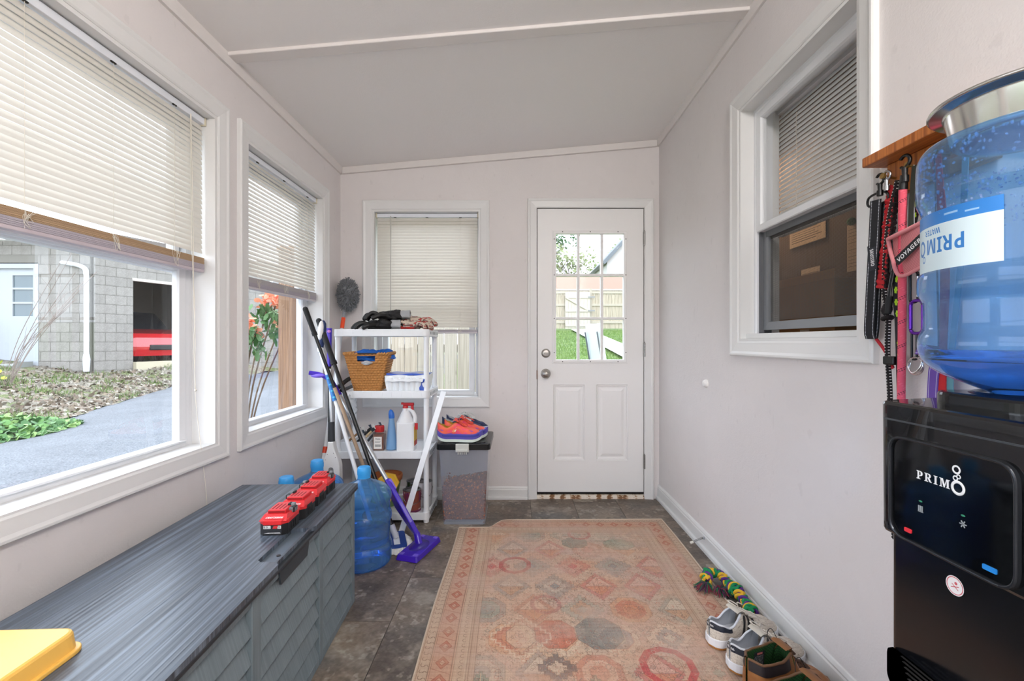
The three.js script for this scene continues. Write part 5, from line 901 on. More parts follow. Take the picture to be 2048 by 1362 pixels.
function buildShoe(t, S, m, o = {}) {
  const up = obj('upper', [-1, 1].map((sd) => sheet((s, v) => S.surf(cosine(s), v, sd), 0, 1, 0, 1, 70, 16)), m.upper, t);
  obj('lining', [...[-1, 1].map((sd) => sheet((s, v) => { const p = S.surf(s, v, sd, -0.0045); return p; }, 0.06, S.so + 0.1, 0.05, 1, 30, 12)), ...[-1, 1].map((sd) => sheet((s, v) => { const a = S.surf(s, 1, sd), b = S.surf(s, 1, sd, -0.0045); return [a[0], a[1] + 0.0015, a[2] + (b[2] - a[2]) * v]; }, 0.005, S.so, 0, 1, 30, 2))], m.lining, t);
  obj('insole', mapped(sheet((s, v) => [(s - 0.5) * S.len, S.base + 0.008, (v * 2 - 1) * S.hw(s) * 0.9 + S.off(s)], 0.02, 0.7, 0, 1, 20, 4), (q) => q), m.insole ?? m.lining, t);
  obj('midsole', soleGeo(S, 1.02, o.out ?? 0.008, S.base + 0.006, 0.002, o.rocker ?? 0), m.mid, t);
  obj('outsole', soleGeo(S, 1.0, 0.0005, o.out ?? 0.008, 0.001, o.rocker ?? 0), m.out, t);
  // tongue and laces
  const so = S.so, tg = obj('tongue', mapped(sheet((s, v) => { const H = S.hTop(s), w = Math.min(S.open(s) + 0.012, 0.03); return [(s - 0.5) * S.len - (s < so ? 0.008 : 0), H + 0.002 - (s > so + 0.1 ? 0.003 : 0) + (s < so + 0.02 ? 0.012 : 0), (v * 2 - 1) * w + S.off(s)]; }, so - 0.05, so + 0.26, 0, 1, 14, 6), (q) => q), m.tongue ?? m.upper, t);
  const lc = []; for (let k = 0; k < 6; k++) { const s = so + 0.01 + k * 0.04, H = S.hTop(s) + 0.005, w = 0.016 + k * 0.001; lc.push(strap([[(s - 0.5) * S.len, H - 0.002, -w + S.off(s)], [(s + 0.012 - 0.5) * S.len, H + 0.004, S.off(s)], [(s + 0.03 - 0.5) * S.len, H - 0.003, w + S.off(s)]], [1, 0, 0.2], 0.006, 0.0022, 8), strap([[(s - 0.5) * S.len, H - 0.002, w + S.off(s)], [(s + 0.012 - 0.5) * S.len, H + 0.006, S.off(s)], [(s + 0.03 - 0.5) * S.len, H - 0.003, -w + S.off(s)]], [1, 0, -0.2], 0.006, 0.0022, 8)); }
  const x0 = (so + 0.0 - 0.5) * S.len, H0 = S.hTop(so) + 0.008;
  if (!o.noBow) for (const sd of [-1, 1]) { lc.push(tube([[x0 + 0.01, H0, 0], [x0 - 0.012, H0 + 0.014, sd * 0.028], [x0 + 0.012, H0 + 0.004, sd * 0.042], [x0 + 0.016, H0 + 0.004, sd * 0.012]], 0.0022, 18, 6)); lc.push(tube([[x0 + 0.008, H0, 0], [x0 + 0.035, H0 - 0.002, sd * 0.034], [x0 + 0.07, H0 - 0.022, sd * 0.046]], 0.0022, 14, 6)); }
  obj('laces', lc, m.lace, t);
  return up;
}
function sidePatch(S, sd, s0, s1, v0, v1, slant, o = 0.0012) { return sheet((s, v) => S.surf(s + slant * (v - 0.5), v, sd, o), s0, s1, v0, v1, 8, 8); }
const interp = (P) => (s) => { for (let i = 0; i + 1 < P.length; i++) if (s <= P[i + 1][0]) { const t = (s - P[i][0]) / (P[i + 1][0] - P[i][0]), e = t * t * (3 - 2 * t); return P[i][1] + (P[i + 1][1] - P[i][1]) * e; } return P[P.length - 1][1]; };
// coral running shoes and navy trainers on the bin lid
{
  const marb = dataTex(256, 128, (u, v) => { const a = fbm(u, v, 5, 4, 4, 501), b = fbm(u, v, 9, 7, 3, 507); let c = mix([240, 74, 62], [247, 120, 92], a * 1.5 - 0.2); if (b > 0.6 && v < 0.6) c = mix(c, [150, 80, 190], Math.min(0.85, (b - 0.6) * 7)); if (b < 0.36) c = mix(c, [240, 70, 140], 0.7); return c; });
  const midT = dataTex(256, 64, (u, v) => { const a = fbm(u, v, 8, 4, 3, 511); return v < 0.35 ? [214, 226, 218] : a > 0.5 ? [70, 66, 158] : [170, 120, 190]; });
  const S = shoeShape({ len: 0.275, wid: 0.094, base: 0.04, so: 0.42, hTop: interp([[0, 0.113], [0.08, 0.1], [0.22, 0.082], [0.42, 0.112], [0.62, 0.088], [0.85, 0.07], [1, 0.05]]), open: interp([[0, 0.004], [0.12, 0.026], [0.3, 0.03], [0.42, 0.022], [0.5, 0.002], [1, 0]]) });
  const m = { upper: std('#ffffff', 0.7, { map: rep(marb, 3.5, 8), side: THREE.DoubleSide }), lining: std('#e9b23e', 0.8, DS), mid: std('#5a4fae', 0.6), out: std('#d9e4da', 0.7), lace: std('#e8503e', 0.7), tongue: std('#e0483c', 0.7, DS), insole: std('#b8402f', 0.8, DS) };
  const logo = canvasTex(128, 128, (c, W, H) => { c.fillStyle = '#ee5a4a'; c.fillRect(0, 0, W, H); c.strokeStyle = '#f3e08a'; c.lineWidth = 12; c.beginPath(); c.arc(44, 62, 26, 0, 6.3); c.stroke(); c.fillStyle = '#f5eef0'; c.font = 'bold 86px sans-serif'; c.fillText('K', 66, 98); });
  const mk = (label, x, z, turn) => {
    const t = thing('running_shoe', label, 'shoe', [x, 0.508, z], turn, 'running shoes on the bin lid');
    buildShoe(t, S, m, { out: 0.018, rocker: 0.1 });
    obj('blue_band', [-1, 1].map((sd) => sheet((s, v) => { const w = S.hw(s) * 1.02 + 0.0052; const e = Math.max(0, Math.abs((s - 0.5) * 2) - 0.55); return [(s - 0.5) * S.len * 1.02, 0.03 + v * 0.012 + 0.1 * e * e, sd * w + S.off(s)]; }, 0.12, 0.93, 0, 1, 30, 2)), std('#3a3f9a', 0.6), t);
    obj('emblem', [1, -1].map((sd) => sheet((s, v) => S.surf(s, v, sd, 0.0014), 0.34, 0.44, 0.18, 0.58, 8, 8)).map((g) => { const uv = g.attributes.uv; for (let j = 0; j <= 8; j++) for (let i = 0; i <= 8; i++) uv.setXY(j * 9 + i, i / 8, j / 8); return g; }), std('#ffffff', 0.6, { map: logo, side: THREE.DoubleSide }), t);
    return t;
  };
  mk('front coral running shoe with blue and purple sole on the bin lid', -0.345, -2.805, 0.03);
  mk('second coral running shoe tucked behind the front coral shoe', -0.318, -2.9, 0.0);
  const m2 = { upper: std('#2a3358', 0.75, DS), lining: std('#c9ccd0', 0.8, DS), mid: std('#d5d7d8', 0.6), out: std('#9a9da0', 0.7), lace: std('#d8dad6', 0.8), tongue: std('#aab0ae', 0.8, DS) };
  const S2 = shoeShape({ len: 0.28, wid: 0.09, base: 0.034, so: 0.44, hTop: interp([[0, 0.118], [0.08, 0.1], [0.22, 0.085], [0.44, 0.115], [0.62, 0.09], [0.85, 0.068], [1, 0.045]]), open: interp([[0, 0.004], [0.12, 0.026], [0.3, 0.03], [0.44, 0.022], [0.52, 0.002], [1, 0]]) });
  for (const [lab, x, z] of [['navy trainer with pale laces right behind the coral shoes', -0.345, -2.99], ['navy trainer at the back of the bin lid by the wall', -0.33, -3.08]]) { const t = thing('running_shoe', lab, 'shoe', [x, 0.508, z], 0.02, 'running shoes on the bin lid'); buildShoe(t, S2, m2, {}); }
}
// ───────────── rug ─────────────
const RUG = { x0: -0.342, x1: 0.911, z0: 1.0, z1: 2.855 };
const rugTex = canvasTex(1364, 2016, (c, W, H) => {
  // drawn in centimetre-like units: W = 1.253 m, H = 1.855 m, top of the canvas = far end
  const P = W / 1.253, R = rng(2024), X = (m) => (m - RUG.x0) * P, Y = (z) => (RUG.z1 - z) * P;
  c.fillStyle = '#c9b09e'; c.fillRect(0, 0, W, H);
  const blot = (x, y, r, col, a) => { c.globalAlpha = a * 0.35; c.fillStyle = col; for (let m = 0; m < 4; m++) { c.beginPath(); for (let q = 0; q < 16; q++) { const t = q / 16 * 6.283, d = r * (0.45 + 0.14 * m) * (0.75 + R() * 0.5); const X2 = x + Math.cos(t) * d * 1.3, Y2 = y + Math.sin(t) * d * 0.8; q ? c.lineTo(X2, Y2) : c.moveTo(X2, Y2); } c.closePath(); c.fill(); } c.globalAlpha = 1; };
  for (let k = 0; k < 60; k++) blot(R() * W, R() * H, 60 + R() * 170, ['#cf9a82', '#bda99a', '#cdb7a5', '#cb9a88', '#b5a89c'][k % 5], 0.5);
  const line = '#8a6f62', rust = '#bb6c5c', teal = '#8fa096', slate = '#7f8890', crim = '#bd5058', org = '#d99a72', crm = '#e2d2c0';
  const path = (pts, fill, stroke, lw = 2, a = 1) => { c.globalAlpha = a; c.beginPath(); pts.forEach(([x, y], i) => i ? c.lineTo(x, y) : c.moveTo(x, y)); c.closePath(); if (fill) { c.fillStyle = fill; c.fill(); } if (stroke) { c.strokeStyle = stroke; c.lineWidth = lw; c.stroke(); } c.globalAlpha = 1; };
  const oct = (x, y, rx, ry, n = 8, st = 0) => Array.from({ length: n }, (_, i) => [x + Math.cos((i + 0.5) / n * 6.283) * rx, y + Math.sin((i + 0.5) / n * 6.283) * ry]);
  const steps = (x, y, rx, ry, n) => { const q = []; for (let i = 0; i < n; i++) { const a = i / n, b = (i + 1) / n; q.push([rx * a, ry * (1 - a)], [rx * a + rx / n * 0.5, ry * (1 - a)], [rx * a + rx / n * 0.5, ry * (1 - b)]); } const all = []; for (const [sx, sy, rev] of [[1, -1, 0], [1, 1, 1], [-1, 1, 0], [-1, -1, 1]]) { const l = rev ? [...q].reverse() : q; for (const [a, b] of l) all.push([x + sx * a, y + sy * b]); } return all; };
  // the field: medallions in offset rows
  const fx0 = X(-0.1), fx1 = X(0.68), rows = 10, rowH = H / rows;
  const cols = [[crim, crm], [teal, org], [slate, crm], [org, rust], [crm, slate], [rust, crm], [teal, crm], [slate, teal]];
  let n = 0;
  for (let r = 0; r <= rows; r++) for (let k = -1; k < 5; k++) {
    const x = X(-0.02) + (k + (r & 1) * 0.5) * 0.2 * P, y = 60 + r * rowH * 0.98, [a, b] = cols[Math.floor(R() * cols.length)], rx = 0.088 * P, ry = 0.095 * P;
    if (x < X(-0.17) || x > X(0.74)) continue;
    const kind = Math.floor(R() * 3), al = 0.22 + R() * 0.22;
    if (kind === 0) { path(oct(x, y, rx, ry), a, line, 2.5, al); path(oct(x, y, rx * 0.72, ry * 0.72), b, rust, 2.5, al + 0.1); path(oct(x, y, rx * 0.4, ry * 0.4), a, line, 2, al); }
    else if (kind === 1) { path(steps(x, y, rx * 1.1, ry * 1.1, 6), a, line, 2.5, al); path(steps(x, y, rx * 0.66, ry * 0.66, 4), b, line, 2, al); path(steps(x, y, rx * 0.3, ry * 0.3, 3), a, rust, 2, al + 0.2); }
    else { path(steps(x, y, rx, ry * 1.2, 9), a, line, 2, al); path([[x - rx * 0.7, y], [x, y - ry * 0.9], [x + rx * 0.7, y]], crm, line, 2, 0.5); path([[x - rx * 0.7, y + 4], [x, y + ry * 0.8], [x + rx * 0.7, y + 4]], org, line, 2, 0.45); c.strokeStyle = line; c.globalAlpha = 0.6; c.lineWidth = 2; c.beginPath(); c.moveTo(x, y - ry); c.lineTo(x, y + ry); c.stroke(); c.globalAlpha = 1; }
    n++;
  }
  // strong spots seen in the photograph
  const ring = (mx, mz, r, col, a = 0.7) => { path(oct(X(mx), Y(mz), r * P, r * P * 1.05, 10), null, col, r * P * 0.3, a); path(oct(X(mx), Y(mz), r * P * 0.6, r * P * 0.62, 8), null, line, 2.5, 0.7); };
  ring(-0.005, 2.27, 0.072, '#b24a4c', 0.75); ring(0.13, 1.93, 0.06, '#a8646a', 0.45); ring(0.52, 1.56, 0.085, '#b9444a', 0.75);
  path(oct(X(0.32), Y(2.52), 0.075 * P, 0.07 * P), '#74837f', line, 3, 0.6); path(oct(X(0.32), Y(1.74), 0.095 * P, 0.1 * P), '#5f6c74', line, 3, 0.6); path(oct(X(0.15), Y(1.735), 0.085 * P, 0.09 * P), '#b8584a', line, 3, 0.6);
  path(steps(X(0.14), Y(1.555), 0.075 * P, 0.07 * P, 4), '#5d5a60', line, 3, 0.6); path(steps(X(0.14), Y(1.555), 0.04 * P, 0.035 * P, 3), '#d9c7b2', line, 2, 0.8);
  path(steps(X(0.02), Y(1.72), 0.12 * P, 0.13 * P, 7), null, '#dccbb8', 7, 0.75); path(steps(X(0.02), Y(1.72), 0.095 * P, 0.1 * P, 6), null, '#9a5248', 3, 0.6); path(oct(X(0.02), Y(1.72), 0.06 * P, 0.07 * P, 8), '#d2bda8', '#7a5f52', 3, 0.7);
  path(oct(X(0.56), Y(2.5), 0.09 * P, 0.07 * P), '#7d9a8a', line, 3, 0.55); ring(0.36, 2.63, 0.06, '#b64c4e', 0.5);
  for (const [mx, mz] of [[-0.12, 1.4], [0.26, 1.38], [0.62, 1.36]]) { path(steps(X(mx), Y(mz), 0.1 * P, 0.14 * P, 9), '#7c8c80', line, 2, 0.6); path([[X(mx) - 0.07 * P, Y(mz)], [X(mx), Y(mz) + 0.09 * P], [X(mx) + 0.07 * P, Y(mz)]], '#cfa78c', line, 2, 0.8); c.strokeStyle = '#c9b49c'; c.lineWidth = 4; c.beginPath(); c.moveTo(X(mx), Y(mz) - 0.13 * P); c.lineTo(X(mx), Y(mz) + 0.12 * P); c.stroke(); }
  // small scrolls and twigs everywhere
  for (let k = 0; k < 15000; k++) { const x = fx0 - 40 + R() * (fx1 - fx0 + 80), y = R() * H, r = 3 + R() * 8; c.strokeStyle = ['#6d574c', '#7d6458', rust, '#66686c', crm, '#6d574c'][k % 6]; c.globalAlpha = 0.35 + R() * 0.4; c.lineWidth = 1.8; c.beginPath(); if (R() < 0.5) c.arc(x, y, r, R() * 6, R() * 6 + 2); else { c.moveTo(x, y); c.lineTo(x + (R() - 0.5) * 22, y + (R() - 0.5) * 22); } c.stroke(); }
  c.globalAlpha = 1;
  // borders: cream outer with scrolls, wide rust guard with diamonds, cream inner
  const band = (i0, i1, fill) => { c.fillStyle = fill; const a = i0 * P, b = i1 * P; c.globalAlpha = 0.8; c.fillRect(a, a, b - a, H - 2 * a); c.fillRect(W - b, a, b - a, H - 2 * a); c.fillRect(a, a, W - 2 * a, b - a); c.fillRect(a, H - b, W - 2 * a, b - a); c.globalAlpha = 1; };
  band(0, 0.045, '#c8b5a4'); band(0.045, 0.125, '#caa28e'); band(0.125, 0.175, '#c7b19e'); band(0.175, 0.2, '#bfa694');
  for (const i of [0.008, 0.043, 0.05, 0.12, 0.128, 0.172, 0.18, 0.2]) { c.strokeStyle = line; c.globalAlpha = 0.75; c.lineWidth = i === 0.043 || i === 0.12 ? 4 : 2.2; c.strokeRect(i * P, i * P, W - 2 * i * P, H - 2 * i * P); } c.globalAlpha = 1;
  const border = (d, sp, fn) => { for (let y = d * P; y < H - d * P; y += sp * P) { fn(d * P, y, 0); fn(W - d * P, y, 0); } for (let x = d * P; x < W - d * P; x += sp * P) { fn(x, d * P, 1); fn(x, H - d * P, 1); } };
  border(0.0855, 0.085, (x, y) => { path([[x - 26, y], [x, y - 34], [x + 26, y], [x, y + 34]], '#b5604e', '#8d4a40', 2.5, 0.55); path([[x - 12, y], [x, y - 16], [x + 12, y], [x, y + 16]], '#d6bba6', '#8d4a40', 2, 0.7); });
  border(0.0855, 0.0425, (x, y) => { c.strokeStyle = '#94584a'; c.globalAlpha = 0.55; c.lineWidth = 3; c.beginPath(); c.moveTo(x - 36, y - 14); c.lineTo(x + 36, y + 14); c.stroke(); c.globalAlpha = 1; });
  border(0.026, 0.03, (x, y) => { c.strokeStyle = '#6f5a50'; c.globalAlpha = 0.6; c.lineWidth = 3; c.beginPath(); c.arc(x - 5, y, 9, 0.4, 4); c.stroke(); c.beginPath(); c.arc(x + 7, y + 9, 7, 3, 6.5); c.stroke(); c.globalAlpha = 1; });
  border(0.15, 0.028, (x, y) => { c.strokeStyle = '#6f5a50'; c.globalAlpha = 0.55; c.lineWidth = 2.6; c.beginPath(); c.arc(x + 4, y, 9, 1, 5); c.stroke(); c.globalAlpha = 1; });
  // wear and weave
  for (let k = 0; k < 130; k++) blot(R() * W, R() * H, 40 + R() * 120, k % 3 ? '#c7b3a4' : '#c8a492', 0.3);
  for (let y = 0; y < H; y += 3) { c.globalAlpha = 0.05 + R() * 0.07; c.fillStyle = R() < 0.5 ? '#efe2d2' : '#5b463c'; c.fillRect(0, y, W, 1.6); }
  for (let x = 0; x < W; x += 4) { c.globalAlpha = 0.04 + R() * 0.05; c.fillStyle = R() < 0.5 ? '#efe2d2' : '#5b463c'; c.fillRect(x, 0, 1.4, H); }
  for (let k = 0; k < 26000; k++) { c.globalAlpha = 0.12 + R() * 0.2; c.fillStyle = R() < 0.5 ? '#e2d0bd' : '#6d564a'; c.fillRect(R() * W, R() * H, 2 + R() * 3, 1.6); }
  c.globalAlpha = 1;
});
{
  const nx = 90, nz = 130, pos = [], uv = [], idx = [], zf = (x) => x < -0.155 ? 2.726 : x < -0.08 ? 2.726 + (x + 0.155) / 0.075 * 0.118 : 2.846 + (x - 0.4) * 0.012;
  for (let j = 0; j <= nz; j++) for (let i = 0; i <= nx; i++) { const u = i / nx, v = j / nz, x = RUG.x0 + (RUG.x1 - RUG.x0) * u + 0.004 * Math.sin(v * 9), z = RUG.z0 + (zf(x) - RUG.z0) * v, e = Math.exp(-(((x + 0.12) / 0.1) ** 2)) * Math.exp(-(((zf(x) - z) / 0.09) ** 2)); pos.push(x, 0.003 + 0.005 * e * Math.abs(Math.sin((x - z) * 30)) + 0.0006 * (1 + Math.sin(z * 11 + x * 3)), -z); uv.push(u, (z - RUG.z0) / (RUG.z1 - RUG.z0)); if (i && j) { const k = j * (nx + 1) + i; idx.push(k, k - nx - 2, k - 1, k, k - nx - 1, k - nx - 2); } }
  const g = new THREE.BufferGeometry(); g.setAttribute('position', new THREE.Float32BufferAttribute(pos, 3)); g.setAttribute('uv', new THREE.Float32BufferAttribute(uv, 2)); g.setIndex(idx); g.computeVertexNormals();
  const t = thing('area_rug', 'faded pink persian patterned rug on the tile floor', 'rug');
  obj('pile', g, std('#f2e9e0', 0.95, { map: rugTex, bumpMap: rep(fineNoise, 8, 12), bumpScale: 0.0012, side: THREE.DoubleSide }), t);
  const edge = (pts) => tube(pts, 0.0035, 80, 6), L = [], Rr = [], F = []; for (let k = 0; k <= 30; k++) { const v = k / 30; L.push([RUG.x0 + 0.004 * Math.sin(v * 9), 0.0042, -(RUG.z0 + (zf(RUG.x0) - RUG.z0) * v)]); Rr.push([RUG.x1 + 0.004 * Math.sin(v * 9), 0.0042, -(RUG.z0 + (zf(RUG.x1) - RUG.z0) * v)]); }
  for (let k = 0; k <= 40; k++) { const x = RUG.x0 + (RUG.x1 - RUG.x0) * k / 40; F.push([x, 0.0045, -zf(x)]); }
  obj('bound_edge', [edge(L), edge(Rr), edge(F)], std('#c9b7a4', 0.95), t);
}
// ───────────── rope toy ─────────────
{
  const t = thing('rope_toy', 'green yellow and purple braided rope dog toy by the baseboard', 'dog toy');
  const C = new THREE.CatmullRomCurve3([[0.865, 0.03, -2.06], [0.9, 0.034, -2.13], [0.945, 0.036, -2.11], [0.955, 0.03, -2.03], [0.957, 0.034, -1.96], [0.958, 0.03, -1.89], [0.94, 0.03, -1.81]].map((p) => V(...p)));
  const cols = ['#0f8a52', '#e8b62f', '#5a2a80', '#0f8a52', '#e8b62f', '#5a2a80', '#0f8a52', '#e8b62f'], N = 240, len = C.getLength();
  const rad = (s) => 0.016 + 0.009 * Math.exp(-(((s - 0.12) / 0.06) ** 2)) + 0.011 * Math.exp(-(((s - 0.6) / 0.07) ** 2)) + 0.009 * Math.exp(-(((s - 0.95) / 0.05) ** 2));
  const fr = C.computeFrenetFrames(N, false);
  cols.forEach((col, k) => { const pts = []; for (let i = 0; i <= N; i++) { const s = i / N, p = C.getPointAt(s), dir = k % 2 ? 1 : -1, a = dir * s * len * 85 + Math.floor(k / 2) * 1.571 + (k % 2) * 1.0, r = rad(s) * (0.8 + 0.22 * Math.sin(s * len * 124 + k * 2.1)); pts.push(p.addScaledVector(V(0, 1, 0), Math.sin(a) * r).addScaledVector(fr.tangents[i].clone().cross(V(0, 1, 0)).normalize(), Math.cos(a) * r)); } obj('strand', new THREE.TubeGeometry(new THREE.CatmullRomCurve3(pts), 520, 0.0066, 7), std(col, 0.85), t); });
  const R = rng(66), tas = [[], [], []]; for (let k = 0; k < 150; k++) { const e = k % 2 ? [0.862, 0.025, -2.055] : [0.905, 0.02, -2.02], a = R() * 6.28, l = 0.02 + R() * 0.025, o = k % 2 ? -0.012 : 0.0; tas[k % 3].push(tube([[e[0], e[1], e[2]], [e[0] + Math.cos(a) * l * 0.6 + o, 0.014 + R() * 0.02, e[2] + Math.sin(a) * l * 0.5 + 0.012], [e[0] + Math.cos(a) * l + o * 2, 0.008 + R() * 0.012, e[2] + Math.sin(a) * l * 0.9 + 0.024]], 0.0016, 8, 4)); }
  tas.forEach((g, k) => { const o = obj('tassel', g, std(['#17704c', '#5c2f56', '#8c3040'][k], 0.95), t); o.userData.kind = 'stuff'; });
}
// ───────────── sneakers and boots by the right wall ─────────────
{
  const S = shoeShape({ len: 0.292, wid: 0.104, base: 0.026, so: 0.42, hTop: interp([[0, 0.092], [0.1, 0.082], [0.22, 0.068], [0.42, 0.105], [0.62, 0.078], [0.85, 0.06], [1, 0.038]]), open: interp([[0, 0.006], [0.12, 0.03], [0.3, 0.034], [0.42, 0.024], [0.5, 0.002], [1, 0]]) });
  const suede = dataTex(256, 256, (u, v) => { const a = fbm(u, v, 6, 6, 4, 601), b = fbm(u, v, 60, 60, 2, 603); let c = mix([216, 208, 196], [188, 176, 162], Math.max(0, (a - 0.45) * 2.4)); if (b > 0.72) c = mix(c, [110, 92, 78], 0.6); return c; });
  const m = { upper: std('#ffffff', 0.8, { map: rep(suede, 4, 10), side: THREE.DoubleSide }), lining: std('#c3c8d0', 0.85, DS), mid: std('#e9ebf0', 0.6), out: std('#b4793c', 0.6), lace: std('#ded7cc', 0.8), tongue: std('#cfc8bc', 0.8, DS), insole: std('#8f96a0', 0.9, DS) };
  const tabT = canvasTex(256, 64, (c, W, H) => { c.fillStyle = '#1b2130'; c.fillRect(0, 0, W, H); c.fillStyle = '#f0f0f0'; c.font = 'bold 46px sans-serif'; c.textAlign = 'center'; c.fillText('adidas', W / 2, 46); });
  const mk = (label, x, z, turn) => {
    const t = thing('sneaker', label, 'shoe', [x, 0.0075, z], turn, 'white sneakers by the wall');
    buildShoe(t, S, m, { out: 0.009 });
    const dk = std('#232020', 0.7, DS);
    for (const sd of [-1, 1]) { for (let k = 0; k < 3; k++) obj('side_stripe', sidePatch(S, sd, 0.39 + k * 0.075, 0.43 + k * 0.075, 0.03, 0.86, 0.07), dk, t); }
    const f = (s, v, sd) => S.surf(s, 0.62 + 0.38 * v, sd, 0.0016);
    obj('heel_tab', [sheet((s, v) => f(0.0006 + 0.24 * s * s, v * (1 - 0.35 * s) + 0.35 * s * 0.6, 1), 0, 1, 0, 1, 24, 6), sheet((s, v) => f(0.0006 + 0.24 * s * s, v * (1 - 0.35 * s) + 0.35 * s * 0.6, -1), 0, 1, 0, 1, 24, 6)], std('#1b2130', 0.6, DS), t);
    const lg = sheet((a, v) => { const k = (a - 0.5) * 2, sd = k < 0 ? -1 : 1, s = Math.abs(k) ** 2 * 0.05 + 0.0006; return S.surf(s, 0.68 + 0.22 * v, sd, 0.0026); }, 0, 1, 0, 1, 20, 4); const uv = lg.attributes.uv; for (let j = 0; j <= 4; j++) for (let i = 0; i <= 20; i++) uv.setXY(j * 21 + i, i / 20, j / 4);
    obj('heel_lettering', lg, std('#ffffff', 0.6, { map: tabT, side: THREE.DoubleSide }), t);
    obj('collar_trim', [-1, 1].map((sd) => tube(Array.from({ length: 12 }, (_, i) => S.surf(0.001 + (i / 11) ** 2 * 0.4, 1, sd)), 0.0035, 30, 7)), std('#dfe3ea', 0.8), t);
    return t;
  };
  mk('worn off-white sneaker farther from the boots, toe against the baseboard', 0.845, -1.705, 0.3);
  mk('worn off-white sneaker next to the brown boots', 0.862, -1.575, 0.27);
  // boots
  const B = shoeShape({ len: 0.3, wid: 0.112, base: 0.034, so: 0.46, hTop: interp([[0, 0.155], [0.12, 0.148], [0.3, 0.15], [0.46, 0.165], [0.6, 0.105], [0.85, 0.078], [1, 0.048]]), open: interp([[0, 0.006], [0.1, 0.034], [0.3, 0.046], [0.44, 0.03], [0.5, 0.002], [1, 0]]) });
  const lea = dataTex(256, 256, (u, v) => { const a = fbm(u, v, 5, 5, 5, 621); return mix([120, 74, 38], [166, 112, 62], a * 1.6 - 0.3); });
  const green = dataTex(128, 128, (u, v) => { const k = (Math.floor(u * 24) + Math.floor(v * 24)) & 1; return k ? [38, 92, 40] : [22, 58, 26]; });
  const bm = { upper: std('#ffffff', 0.5, { map: rep(lea, 4, 10), side: THREE.DoubleSide }), lining: std('#ffffff', 0.9, { map: rep(green, 10, 10), side: THREE.DoubleSide }), mid: std('#54402e', 0.7), out: std('#2a2420', 0.8), lace: std('#4a3324', 0.8), tongue: std('#8a5a30', 0.6, DS), insole: std('#101210', 0.9, DS) };
  const tagT = canvasTex(96, 160, (c, W, H) => { const R = rng(3); c.fillStyle = '#20242a'; c.fillRect(0, 0, W, H); c.fillStyle = '#d87a78'; c.fillRect(20, 10, 50, 22); c.fillStyle = '#d9dde2'; for (let y = 42; y < H - 10; y += 9) for (let x = 10; x < W - 12; x += 5 + R() * 9) c.fillRect(x, y, 3 + R() * 4, 4); });
  const mkB = (label, x, z, turn) => {
    const t = thing('work_boot', label, 'boot', [x, 0.0075, z], turn, 'brown boots by the wall');
    buildShoe(t, B, bm, { out: 0.012, noBow: true });
    obj('collar', [-1, 1].map((sd) => sheet((s, v) => B.surf(0.0006 + 0.4 * s * s, 0.74 + 0.26 * v, sd, 0.003), 0, 1, 0, 1, 30, 5)), std('#241f22', 0.45, DS), t);
    obj('collar_edge', [-1, 1].map((sd) => tube(Array.from({ length: 14 }, (_, i) => B.surf(0.001 + (i / 13) ** 2 * 0.45, 1, sd)), 0.004, 34, 7)), std('#6b4a30', 0.6), t);
    const lt = sheet((s, v) => { const p = B.surf(0.2 + 0.13 * s, 0.45 + 0.45 * v, -1, -0.0062); return p; }, 0, 1, 0, 1, 6, 6), uv = lt.attributes.uv; for (let j = 0; j <= 6; j++) for (let i = 0; i <= 6; i++) uv.setXY(j * 7 + i, 1 - i / 6, j / 6);
    obj('size_label', lt, std('#ffffff', 0.7, { map: tagT, side: THREE.DoubleSide }), t);
    obj('pull_loop', tube([[-0.03, 0.155, -0.045], [-0.02, 0.18, -0.055], [0.0, 0.182, -0.06], [0.012, 0.155, -0.05]], 0.0012, 18, 5), M.black, t);
    return t;
  };
  mkB('brown leather boot with green lining next to the white sneakers', 0.84, -1.41, 0.26);
  mkB('brown leather boot with green lining nearest the water cooler', 0.845, -1.275, 0.22);
}
